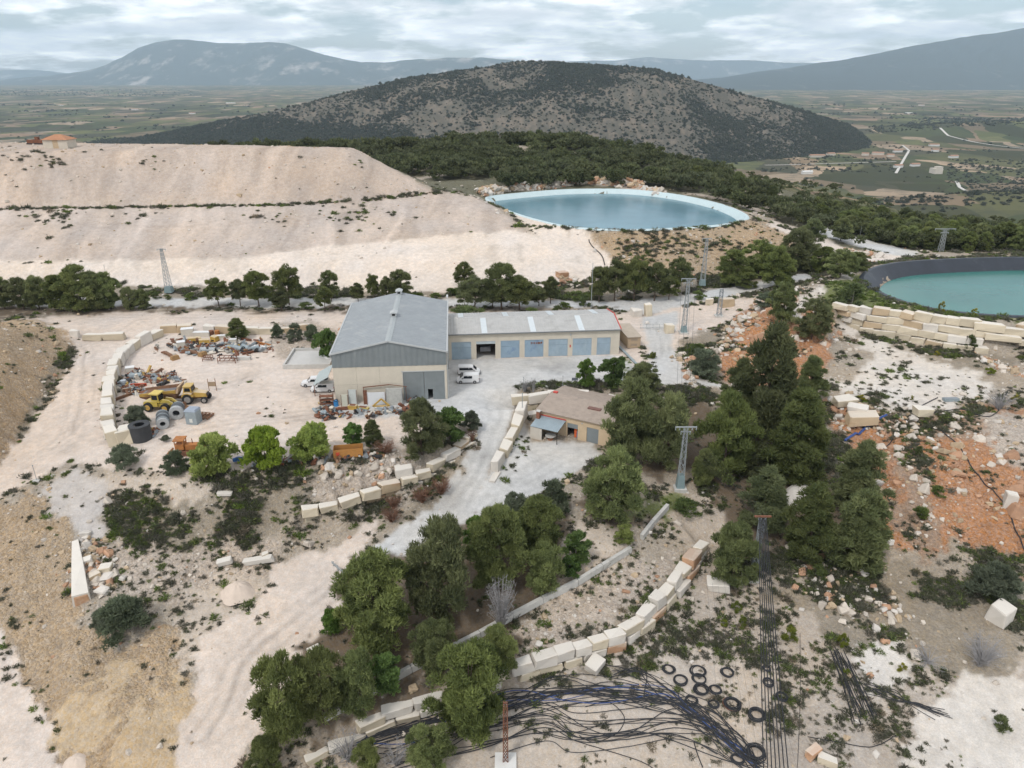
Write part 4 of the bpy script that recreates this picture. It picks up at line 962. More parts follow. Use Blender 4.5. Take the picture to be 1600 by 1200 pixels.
for u in (GL - .28, .02): MB().prism([(0, GE), (GD, GE), (GD/2, GR)], u, u + .26, 'x').build('gable', m_wall, ga)
MB().box(.3, GL - .3, .3, GD - .3, -.3, .03).build('garage_floor', concrete, ga)
for i, (a, b) in enumerate(DU):
    if i == 1:
        MB().box(a, b, .05, .12, DH - .62, DH).build('raised_shutter', mat('pale_shutter', (.50, .56, .58), .5, .06), ga)
        MB().box(a + .9, b - .9, 2.0, 2.8, .9, 1.9).build('parked_machine', mat('dim_grey', (.25, .25, .26), .7, .2), ga)
        continue
    dm_ = m_blue2 if i in (2, 3) else m_blue
    d = MB().box(a + .03, b - .03, .06, .14, .05, DH * .66).build('door', dm_, ga)
    MB().box(a + .03, b - .03, .08, .15, DH * .66 + .03, DH - .02).build('upper_leaf', dm_, d)
    MB().box(a, b, -.01, .05, DH - .05, DH + .05).box(a - .04, a + .03, -.01, .05, 0, DH).box(b - .03, b + .04, -.01, .05, 0, DH).build('frame', m_trim, d)
    if i == 3:
        k = MB()
        for q in range(7):
            x = a + 1.3 + q * .36; k.box(x, x + random.uniform(.18, .34), .052, .058, DH - 1.0 + random.uniform(-.08, .08), DH - .55 + random.uniform(-.1, .1))
        k.build('rust_mark', m_rust, d)
sheet_slope((-.1, -.35, GE - .02), (GL + .1, -.35, GE - .02), (GL + .1, GD/2, GR), (-.1, GD/2, GR), 60, .035).build('roof_sheet', m_garroof, ga)
sheet_slope((-.1, GD + .35, GE - .02), (GL + .1, GD + .35, GE - .02), (GL + .1, GD/2, GR), (-.1, GD/2, GR), 60, .035).build('roof_sheet', m_garroof, ga)
MB().prism([(GD/2 - .35, GR - .02), (GD/2, GR + .12), (GD/2 + .35, GR - .02)], -.12, GL + .12, 'x').build('ridge_cap', m_garroof, ga)
MB().box(-.1, GL + .1, -.52, -.33, GE - .18, GE + .03).build('gutter', mat('grey_gutter', (.22, .23, .23), .5, .05), ga)
for pxs, v0, v1 in (((757.6, 833, 908), -.25, GD/2 - .5), ((720, 793, 866, 937.5), GD/2 + .5, GD)):
    for px in pxs:
        u = gu(px) + (.35 if v0 > 0 else 0); za, zb_ = [GE + (GR - GE) * (1 - abs(v - GD/2) / (GD/2)) + .065 for v in (v0, v1)]
        k = MB(); k.hexa([(u - .6, v0, za), (u + .6, v0, za), (u + .6, v1, zb_), (u - .6, v1, zb_)], [(u - .6, v0, za + .04), (u + .6, v0, za + .04), (u + .6, v1, zb_ + .04), (u - .6, v1, zb_ + .04)])
        k.build('skylight', m_sky, ga)
k = MB(); k.beam((GL + .15, -.3, GE + .06), (GL + .15, GD/2, GR + .1), .16, .22); k.beam((GL + .15, GD/2, GR + .1), (GL + .15, GD + .3, GE + .06), .16, .22); k.build('red_verge', m_red, ga)
MB().box((DU[4][1] + DU[5][0]) / 2 - .14, (DU[4][1] + DU[5][0]) / 2 + .14, -.16, -.065, 4.7, 5.1).build('wall_lamp', m_trim, ga)
MB().box((DU[4][1] + DU[5][0]) / 2 - .12, (DU[4][1] + DU[5][0]) / 2 + .12, -.1, -.065, 2.0, 2.6).build('extinguisher_box', m_red, ga)
# --- small electricity shed beside the garages
sh = thing('brick_shed', (25.5, 149.8, .1), math.radians(9), 'narrow tan brick shed with flat roof beside the garage end', 'shed')
m_brick = mat('tan_brick', (.50, .38, .26), .9, .1, 2, .2)
for a, b, c, d in ((0, 2.9, 0, .2), (0, .2, .21, 8.6), (2.7, 2.9, .21, 8.6), (.2, 2.7, 8.4, 8.6)): MB().box(a, b, c, d, 0, 2.45).build('wall', m_brick, sh)
MB().hexa([(-.2, -.2, 2.46), (3.1, -.2, 2.46), (3.1, 8.8, 2.46), (-.2, 8.8, 2.46)], [(-.2, -.2, 2.6), (3.1, -.2, 2.6), (3.1, 8.8, 2.75), (-.2, 8.8, 2.75)]).build('roof', mat('dusty_roof', (.50, .43, .35), .95, .1, .8, .2), sh)
for z in (.5, 1.7):
    v_ = MB().box(.75, 2.15, -.03, -.004, z, z + .42).build('vent', mat('vent_grey', (.36, .32, .27), .8, .1), sh)
    for q in range(3): MB().box(.78, 2.12, -.06, -.035, z + .06 + q * .12, z + .1 + q * .12).build('slat', m_brick, v_)
# --- small workshop with canopy
WS = math.radians(-28)
ws = thing('workshop', (4.6, 117.07, -3.55), WS, 'small yellow-beige workshop with gravelly pitched roof below the yard terrace', 'workshop')
m_ws = mat('ochre_render', (.66, .51, .34), .9, .07, .7, .15, col2=(.56, .42, .28), thr=.62)
m_wsroof = mat('gravel_roof', (.40, .33, .275), .95, .12, 1.2, .3, col2=(.33, .275, .235), thr=.52)
LW, DW, HE, HR = 15.2, 11.5, 4.1, 5.0
cuts = [(5.85, 7.85), (9.55, 11.75)]; HD = 2.9
x = 0
for a, b in cuts + [(LW, LW)]:
    MB().box(x, a, 0, .25, 0, HD).build('front_wall', m_ws, ws); x = b
MB().box(0, LW, 0, .25, HD + .004, HE - .02).build('lintel', m_ws, ws)
for u in (0, LW - .25): MB().prism([(.254, 0), (DW, 0), (DW, HE - .1), (6.2, HR - .08), (.254, HE - .05)], u, u + .25, 'x').build('side_wall', m_ws, ws)
MB().box(0, LW, DW, DW + .25, 0, HE - .1).build('rear_wall', m_ws, ws)
MB().box(.3, LW - .3, .3, DW, -.2, .03).build('floor', concrete, ws)
k = MB(); k.hexa([(-.3, -.4, HE - .02), (LW + .3, -.4, HE - .02), (LW + .3, 6.2, HR), (-.3, 6.2, HR)], [(-.3, -.4, HE + .12), (LW + .3, -.4, HE + .12), (LW + .3, 6.2, HR + .14), (-.3, 6.2, HR + .14)]); k.build('roof_slope', m_wsroof, ws)
k = MB(); k.hexa([(-.3, 6.21, HR), (LW + .3, 6.21, HR), (LW + .3, DW + .6, HE - .1), (-.3, DW + .6, HE - .1)], [(-.3, 6.21, HR + .14), (LW + .3, 6.21, HR + .14), (LW + .3, DW + .6, HE + .05), (-.3, DW + .6, HE + .05)]); k.build('roof_slope', m_wsroof, ws)
MB().box(8.2, 10.6, 3.3, 4.1, HR - .5, HR - .02).build('roof_hatch', mat('brown_sheet', (.22, .12, .10), .7, .1), ws)
MB().box(.2, 1.0, 6.0, 6.6, HR + .15, HR + .35).build('red_ridge_end', m_red, ws)
a, b = cuts[0]
for q in range(3): MB().box(a, b, .08, .14, HD - .9 + q * .3 + .01, HD - .6 + q * .3 - .01).build('half_raised_shutter', m_doorg, ws)
a, b = cuts[1]
sd_ = MB().box(a + .02, b - .02, .1, .16, .04, HD - .02).build('roller_shutter', m_doorg, ws)
for q in range(9): MB().box(a + .03, b - .03, .07, .097, .1 + q * .31, .36 + q * .31).build('slat', m_doorg, sd_)
MB().box(8.55, 8.75, -.1, -.004, 3.3, 3.5).build('lamp', m_trim, ws)
can = thing('canopy', (4.6, 117.07, -3.55), WS, 'blue-grey sheet canopy with barbecue corner at the workshop front', 'canopy')
sheet_slope((.3, -3.6, 2.55), (5.6, -3.6, 2.55), (5.6, -.05, 3.25), (.3, -.05, 3.25), 18, .03).build('roof_sheet', mat('bluegrey_sheet', (.33, .40, .44), .5, .08, .6), can)
MB().beam((.3, -.1, 3.36), (5.6, -.1, 3.36), .12, .16).build('red_flashing', m_red, can)
m_white = mat('whitewash', (.66, .61, .53), .9, .07, .8, .1, col2=(.58, .48, .36), thr=.6)
MB().box(.3, 2.5, -3.5, -3.3, 0, 2.4).build('front_panel', m_white, can); MB().box(.3, .5, -3.29, -.4, 0, 2.5).build('side_panel', m_white, can)
MB().cyl((5.45, -3.45, 0), (5.45, -3.45, 2.5), .07, n=8).build('post', m_dark, can)
MB().box(.35, .95, -1.3, -.7, 2.7, 4.4).build('chimney', mat('red_brick', (.30, .13, .08), .9, .2, 3, .2), can)
MB().box(.25, 1.05, -1.4, -.6, 4.41, 4.5).build('chimney_cap', concrete, can)
tb = thing('round_table', (4.6 + 3.7 * math.cos(WS) + 2.3 * math.sin(WS), 117.07 + 3.7 * math.sin(WS) - 2.3 * math.cos(WS), -3.55), 0, 'round stone table on an orange pedestal under the canopy', 'table')
MB().cyl((0, 0, .85), (0, 0, .97), .95, n=20).build('table_top', concrete, tb); MB().cyl((0, 0, 0), (0, 0, .84), .55, .4, n=14).build('pedestal', mat('terracotta', (.40, .20, .12), .9, .15), tb)
def wsp(u, v): return (4.6 + u * math.cos(WS) - v * math.sin(WS), 117.07 + u * math.sin(WS) + v * math.cos(WS), -3.52)
oc = thing('gas_cabinet', wsp(7.35, .75), WS, 'orange and blue machine standing in the open workshop door', 'machine')
MB().box(-.35, .1, -.2, .2, 0, 1.75).build('orange_panel', mat('bright_orange', (.75, .16, .05), .6, .1), oc); MB().box(.12, .42, -.2, .2, 0, 1.3).build('blue_panel', mat('slate_blue', (.12, .2, .36), .6, .1), oc)
MB().cyl((-.3, -.1, 1.75), (-.3, -.1, 1.95), .07, n=8).build('knob', m_dark, oc)
st_ = thing('stacked_slabs', tuple(G(833, 652)), .5, 'stack of white sawn slabs beside the workshop chimney', 'slabs')
for q in range(4): MB().box(-1.5 + q * .06, 1.4 - q * .05, -.8, .75, q * .27, q * .27 + .24).build('slab', STONE['white'], st_)
# --- hut on the dump top
hp = G(88, 232)
hu = thing('hut', tuple(hp + np.array([-4.4, 0, -.1])), 0, 'small pale hut with orange tiled hip roof on top of the dump', 'hut')
for a, b, c, d in ((0, 3.4, 0, .25), (5.4, 8.6, 0, .25), (0, .25, .26, 6), (8.35, 8.6, .26, 6), (.25, 8.35, 5.75, 6)): MB().box(a, b, c, d, 0, 3.0).build('wall', mat('hut_wall', (.62, .56, .47), .9, .1, .7, .1), hu)
MB().box(3.41, 5.39, .05, .2, 0, 2.9).build('door', mat('hut_door', (.55, .42, .28), .8, .1), hu)
MB().add([(-.5, -.5, 3.01), (9.1, -.5, 3.01), (9.1, 6.5, 3.01), (-.5, 6.5, 3.01), (3.2, 3, 4.7), (5.4, 3, 4.7)], [(0, 1, 5, 4), (1, 2, 5), (2, 3, 4, 5), (3, 0, 4), (3, 2, 1, 0)]).build('roof', mat('roof_tile', (.46, .23, .13), .9, .15, 1.5, .3), hu)
# --- lean-to beside the warehouse
lp = P(506, 612, 0)
lt = thing('lean_to', (lp[0] - 1.0, lp[1], 0), WYAW, 'grey sheet lean-to shelter against the warehouse side', 'shelter')
sheet_slope((-.4, -2.2, 2.3), (-.4, 4.4, 2.3), (2.5, 4.4, 3.9), (2.5, -2.2, 3.9), 20, .03).build('roof_sheet', mat('pale_sheet', (.46, .52, .52), .5, .08, .6), lt)
for v in (-2.0, 4.2): MB().cyl((-.3, v, 0), (-.3, v, 2.33), .07, n=8).build('post', m_rust, lt)
# --- ruined basin enclosure
rp_ = P(483, 577, 0)
ru = thing('basin', (rp_[0] - 5.4, rp_[1], 0), math.radians(3), 'low concrete washing basin with walls left of the warehouse', 'basin')
for a, b, c, d in ((0, 9.6, 0, .35), (0, .35, .36, 10), (9.25, 9.6, .36, 10), (.36, 9.24, 9.65, 10)): MB().box(a, b, c, d, 0, .95).build('wall', concrete, ru)
MB().box(.36, 9.24, .36, 9.64, -.1, .42).build('settled_slurry', mat('slurry', (.60, .585, .56), .6, .08, .5), ru)
k = MB()
pp = thing('powder_heap', (rp_[0] + 3.2, rp_[1] + 7.2, .4), 0, 'white cone of stone powder in the washing basin', 'heap')
n = 26; V = [(0, 0, 3.3)]; F = []
for r_, z_ in ((.5, 2.75), (1.1, 1.7), (1.8, .7), (2.4, 0)):
    V += [(r_ * math.cos(6.283 * i / n) * (1 + .12 * math.sin(i * 2.3 + r_)), r_ * math.sin(6.283 * i / n) * (1 + .1 * math.cos(i * 1.7)), z_ * (1 + .06 * math.sin(i * 3.1))) for i in range(n)]
F += [(0, 1 + i, 1 + (i + 1) % n) for i in range(n)]
for r_ in range(3): F += [(1 + r_*n + i, 1 + (r_+1)*n + i, 1 + (r_+1)*n + (i+1) % n, 1 + r_*n + (i+1) % n) for i in range(n)]
o = MB().add(V, F).build('cone', mat('stone_powder', (.72, .71, .69), .95, .06, 1), pp, True)
# --- gate, sign, reservoirs
gp = P(1000, 514, 0)
gt = thing('gate', tuple(gp), math.radians(1), 'low galvanised tube gate across the entrance lane', 'gate')
wgate = P(1040, 514, 0)[0] - gp[0]
for z in (.35, 1.15): MB().cyl((0, 0, z), (wgate, 0, z), .05, n=6).build('rail', m_trim, gt)
for q in np.linspace(0, wgate, 5): MB().cyl((q, 0, 0), (q, 0, 1.2), .05, n=6).build('upright', m_trim, gt)
sp_ = G(898, 600); sg = thing('sign_board', tuple(sp_), .05, 'small grey sign board on two legs at the yard edge', 'sign')
MB().box(-.6, .6, -.03, .03, .75, 1.35).build('board', mat('sign_grey', (.20, .22, .26), .6, .05), sg)
for q in (-.5, .5): MB().cyl((q, .06, 0), (q, .06, 1.3), .04, n=6).build('leg', m_trim, sg)
def water_mat(name, c, rough):
    m, nt, b = newmat(name); b.inputs['Base Color'].default_value = (*c, 1); b.inputs['Roughness'].default_value = rough; b.inputs['IOR'].default_value = 1.33
    L = nt.links.new; g = N(nt, 'ShaderNodeNewGeometry'); n_ = N(nt, 'ShaderNodeTexNoise'); n_.inputs['Scale'].default_value = .06; n_.inputs['Detail'].default_value = 5
    L(g.outputs['Position'], n_.inputs['Vector']); h = N(nt, 'ShaderNodeHueSaturation'); h.inputs['Color'].default_value = (*c, 1)
    mr = N(nt, 'ShaderNodeMapRange'); mr.inputs[1].default_value = .3; mr.inputs[2].default_value = .7; mr.inputs[3].default_value = .88; mr.inputs[4].default_value = 1.12; L(n_.outputs[0], mr.inputs[0]); L(mr.outputs[0], h.inputs['Value']); L(h.outputs[0], b.inputs['Base Color'])
    w_ = N(nt, 'ShaderNodeTexNoise'); w_.inputs['Scale'].default_value = 1.1; w_.inputs['Detail'].default_value = 3; L(g.outputs['Position'], w_.inputs['Vector'])
    bp = N(nt, 'ShaderNodeBump'); bp.inputs['Strength'].default_value = .06; bp.inputs['Distance'].default_value = .1; L(w_.outputs[0], bp.inputs['Height']); L(bp.outputs[0], b.inputs['Normal'])
    return m
def reservoir(poly, zr, zw, slope, liner, wcol, lab, wlab):
    q = np.array(poly); n = len(q); cen = q.mean(0); t = np.roll(q, -1, 0) - np.roll(q, 1, 0); t /= np.linalg.norm(t, axis=1)[:, None]
    nin = np.stack([-t[:, 1], t[:, 0]], 1)
    if ((cen - q) * nin).sum(1).mean() < 0: nin = -nin
    r = thing('reservoir', (cen[0], cen[1], zr), 0, lab, 'reservoir')
    rings = [(-1.3, -.25), (-.9, .1), (0, .12), ((zr - zw + 1.2) * slope, -(zr - zw + 1.2))]
    V = [(*(q[i] + nin[i] * d - cen), z) for d, z in rings for i in range(n)]
    F = [(k_*n + i, k_*n + (i+1) % n, (k_+1)*n + (i+1) % n, (k_+1)*n + i) for k_ in range(len(rings) - 1) for i in range(n)]
    MB().add(V, F).build('liner', liner, r)
    ins = (zr - zw + .7) * slope
    V = [(*(q[i] + nin[i] * ins), zw) for i in range(n)]
    o = MB().add(V, [tuple(range(n))]).build('water', wcol); tag(o, wlab, 'water', kind='structure')
reservoir(R1s, R1Z, R1Z - 1.5, 1.3, mat('pale_liner', (.58, .70, .72), .6, .05, .3), water_mat('blue_water', (.115, .225, .27), .22), 'oval reservoir with pale blue lined banks behind the dump', 'blue-grey water in the far reservoir')
reservoir(R2s, R2Z, R2Z - 2.7, 1.25, mat('black_liner', (.035, .042, .055), .45, .2, .25, col2=(.10, .11, .12), thr=.6), water_mat('turquoise_water', (.03, .15, .13), .2), 'reservoir with black liner banks above the stacked block wall', 'turquoise water in the nearer reservoir')
# ---------------------------------------------------------------- plants
def leaf_mat(name, rough=.75):
    m, nt, b = newmat(name); L = nt.links.new
    at = N(nt, 'ShaderNodeAttribute', attribute_name='leaf'); oi = N(nt, 'ShaderNodeObjectInfo')
    h = N(nt, 'ShaderNodeHueSaturation'); L(at.outputs['Color'], h.inputs['Color'])
    for sock, lo, hi in (('Hue', .491, .507), ('Value', .78, 1.22), ('Saturation', .85, 1.1)):
        mr = N(nt, 'ShaderNodeMapRange'); mr.inputs[3].default_value = lo; mr.inputs[4].default_value = hi
        src = oi.outputs['Random']
        if sock != 'Value':
            mu = N(nt, 'ShaderNodeMath', operation='MULTIPLY'); mu.inputs[1].default_value = 7.31 if sock == 'Hue' else 3.77; L(src, mu.inputs[0])
            fr = N(nt, 'ShaderNodeMath', operation='FRACT'); L(mu.outputs[0], fr.inputs[0]); src = fr.outputs[0]
        L(src, mr.inputs[0]); L(mr.outputs[0], h.inputs[sock])
    L(h.outputs[0], b.inputs['Base Color']); b.inputs['Roughness'].default_value = rough; b.inputs['Specular IOR Level'].default_value = .15
    tr = N(nt, 'ShaderNodeBsdfTranslucent'); L(h.outputs[0], tr.inputs[0]); ms = N(nt, 'ShaderNodeMixShader'); ms.inputs[0].default_value = .45      # thin leaves let light through
    L(b.outputs[0], ms.inputs[1]); L(tr.outputs[0], ms.inputs[2]); L(ms.outputs[0], nt.nodes['Material Output'].inputs[0])
    return m
M_LEAF = leaf_mat('foliage')
m_bark = mat('pine_bark', (.16, .12, .095), .95, .2, 3, .4); m_grey_bark = mat('grey_bark', (.30, .27, .24), .95, .15, 3, .3)
def unit(v): return v / (np.linalg.norm(v, axis=-1, keepdims=True) + 1e-9)
def tufts_mesh(name, pos, dirn, length, width, col, rs, blades=2):
    n = len(pos); V, F, C = [], [], []
    for b in range(blades):
        d = unit(dirn + rs.normal(0, .45, (n, 3))); s = unit(np.cross(d, rs.normal(0, 1, (n, 3))))
        L_ = length[:, None] * rs.uniform(.75, 1.25, (n, 1)); W_ = width[:, None]
        a = pos - d * L_ * .35
        q = np.stack([a - s * W_ * .5, a + s * W_ * .5 , pos + d * L_ * .65 + s * W_ * .12], 1)
        V.append(q.reshape(-1, 3)); C.append(np.repeat(col, 3, 0))
    V = np.concatenate(V); C = np.concatenate(C)
    me = mesh_np(name, V, np.arange(len(V)).reshape(-1, 3), M_LEAF)
    ca = me.color_attributes.new('leaf', 'FLOAT_COLOR', 'POINT')
    ca.data.foreach_set('color', np.concatenate([np.clip(C, .008, .6), np.ones((len(C), 1))], 1).astype(np.float32).ravel())
    return me
def crown(seed, shape, H, Wd, z0, nclump, ntuft, rc, tl, tw, c_lo, c_hi, blades=2):
    rs = np.random.RandomState(seed); cs = []
    tries = 0
    while len(cs) < nclump and tries < 9000:
        tries += 1
        t = rs.uniform(0, 1); a = rs.uniform(0, 2 * math.pi)
        if shape == 'cone': R = (1 - t) ** .5 * (.62 + .38 * min(1, t * 3.5)) + .08
        elif shape == 'round': R = math.sqrt(max(0.02, 1 - (2 * t - .85) ** 2 / 1.35))
        elif shape == 'umbrella': R = math.sqrt(max(0.02, 1 - (1.7 * t - .55) ** 2 / 1.3))
        elif shape == 'dome': R = math.sqrt(max(.02, 1 - t * t))
        else: R = .6
        lob = 1 + .22 * math.sin(a * 3 + seed) + .14 * math.sin(a * 5 + seed * 2 + t * 6)
        r = R * lob * math.sqrt(rs.uniform(.12, 1))
        p = np.array([math.cos(a) * r * Wd / 2, math.sin(a) * r * Wd / 2, z0 + t * (H - z0)])
        if all(np.linalg.norm(p - q) > rc * .62 for q in cs): cs.append(p)
    P_, D_, C_, L_, W_ = [], [], [], [], []
    for c in cs:
        n = int(ntuft * rs.uniform(.7, 1.2)); d = unit(rs.normal(0, 1, (n, 3))); d[:, 2] = np.where(d[:, 2] < -.35, -d[:, 2], d[:, 2]); d = unit(d)
        r = rc * rs.uniform(.75, 1.25) * (rs.uniform(0, 1, (n, 1)) ** .45)
        P_.append(c + d * r * np.array([1, 1, .78])); D_.append(unit(d + np.array([0, 0, .55])))
        tone = np.clip(rs.normal(.45, .22) + .25 * d[:, 2:3] * 0 + rs.normal(0, .16, (n, 1)), 0, 1)
        C_.append(np.array(c_lo) * (1 - tone) + np.array(c_hi) * tone); L_.append(tl * rs.uniform(.7, 1.3, n)); W_.append(tw * rs.uniform(.7, 1.3, n))
    return tufts_mesh('crown', np.concatenate(P_), np.concatenate(D_), np.concatenate(L_), np.concatenate(W_), np.concatenate(C_), rs, blades), cs
def trunk_mesh(seed, H, cs, r0, m, k=9, lean=.04):
    rs = np.random.RandomState(seed + 99); b = MB(); top = max(c[2] for c in cs) * .9
    zs = np.linspace(-.35, top, 6); xy = np.cumsum(rs.normal(0, lean * H / 8, (6, 2)), 0); xy[0] = 0
    pts_ = [(xy[i][0], xy[i][1], zs[i]) for i in range(6)]; b.tube(pts_, [r0 * (1 - .85 * i / 5) for i in range(6)], 7)
    for c in [cs[i] for i in rs.choice(len(cs), min(k, len(cs)), False)]:
        z = max(zs[1] * .5, c[2] * rs.uniform(.45, .75)); x = np.interp(z, zs, xy[:, 0]); y = np.interp(z, zs, xy[:, 1])
        mid = (np.array([x, y, z]) + c) / 2 + np.array([0, 0, -.15]); b.tube([(x, y, z), tuple(mid), tuple(c)], [r0 * .38, r0 * .25, r0 * .1], 5)
    o = b.build('trunk', m, None, True); me = o.data; bpy.data.objects.remove(o); return me
PINE_LO, PINE_HI = (.118, .146, .060), (.335, .375, .15)
SPEC = dict( # shape, H, W, z0, clumps, tufts, rc, tuft length, width, lo, hi, bark, trunk radius, variants
 pine=('round', 8, 6.6, .7, 84, 190, .92, .44, .13, PINE_LO, PINE_HI, m_bark, .2, 5),
 pinelight=('round', 8, 6.4, .8, 74, 170, .9, .44, .12, (.15, .185, .055), (.36, .41, .125), m_bark, .16, 3),
 pinecone=('cone', 8, 5.0, .4, 84, 170, .72, .42, .12, PINE_LO, (.22, .245, .10), m_bark, .17, 3),
 pineumb=('umbrella', 8, 6.4, 2.4, 60, 170, .92, .44, .13, (.09, .112, .047), (.24, .265, .105), m_bark, .19, 4),
 broad=('round', 5, 6.0, .5, 60, 120, .85, .42, .30, (.18, .25, .05), (.42, .50, .12), m_grey_bark, .14, 3),
 green=('round', 5, 4.6, .7, 42, 120, .75, .36, .28, (.095, .165, .042), (.215, .325, .09), m_grey_bark, .11, 3),
 olive=('dome', 3, 3.6, .25, 36, 120, .55, .32, .11, (.11, .135, .085), (.26, .30, .20), m_grey_bark, .1, 3),
 bush=('dome', 1.5, 2.0, .1, 14, 60, .36, .28, .10, (.09, .125, .042), (.22, .27, .09), m_grey_bark, .05, 3),
 lime=('dome', 1.5, 1.8, .1, 12, 70, .34, .26, .08, (.14, .18, .03), (.30, .34, .07), m_grey_bark, .05, 2),
 broom=('dome', 1.5, 1.8, .1, 12, 60, .34, .26, .08, (.20, .20, .03), (.42, .38, .06), m_grey_bark, .05, 2))
TREE = {}
for ki, (key, s_) in enumerate(SPEC.items()):
    TREE[key] = []
    for v in range(s_[13]):
        cm, cs = crown(100 * ki + v * 7 + 3, *s_[:11]); co = np.empty(len(cm.vertices) * 3); cm.vertices.foreach_get('co', co); co = co.reshape(-1, 3)
        TREE[key].append((trunk_mesh(100 * ki + v, s_[1], cs, s_[12], s_[11]), cm, 2 * np.percentile(np.hypot(co[:, 0], co[:, 1]), 99), np.percentile(co[:, 2], 99.7)))
NAMES = dict(pine='pine_tree', pinelight='pine_tree', pinecone='pine_tree', pineumb='pine_tree', broad='leafy_tree', green='leafy_tree', olive='olive_bush', bush='bush', lime='bush', broom='bush')
CATS = dict(pine='pine tree', pinelight='pine tree', pinecone='pine tree', pineumb='pine tree', broad='tree', green='tree', olive='bush', bush='bush', lime='bush', broom='bush')
NTREE = [0]
def plant(kind, base, h, w, label, group=None):
    tm, cm, Wd, H = TREE[kind][NTREE[0] % len(TREE[kind])]; NTREE[0] += 1
    r = thing(NAMES[kind], tuple(base), random.uniform(0, 6.28), label, CATS[kind], group)
    r.scale = (w / Wd, w / Wd, h / H)
    link('trunk', tm, r); link('crown', cm, r); return r
PINE_XY = []
def tree(kind, px, py, ytop, wpx, label, group=None):
    b = G(px, py); h = height_to(b, ytop + 2); PINE_XY.append((b[0], b[1])); return plant(kind, b, max(h, .6), wpx * px2m(b), label, group)
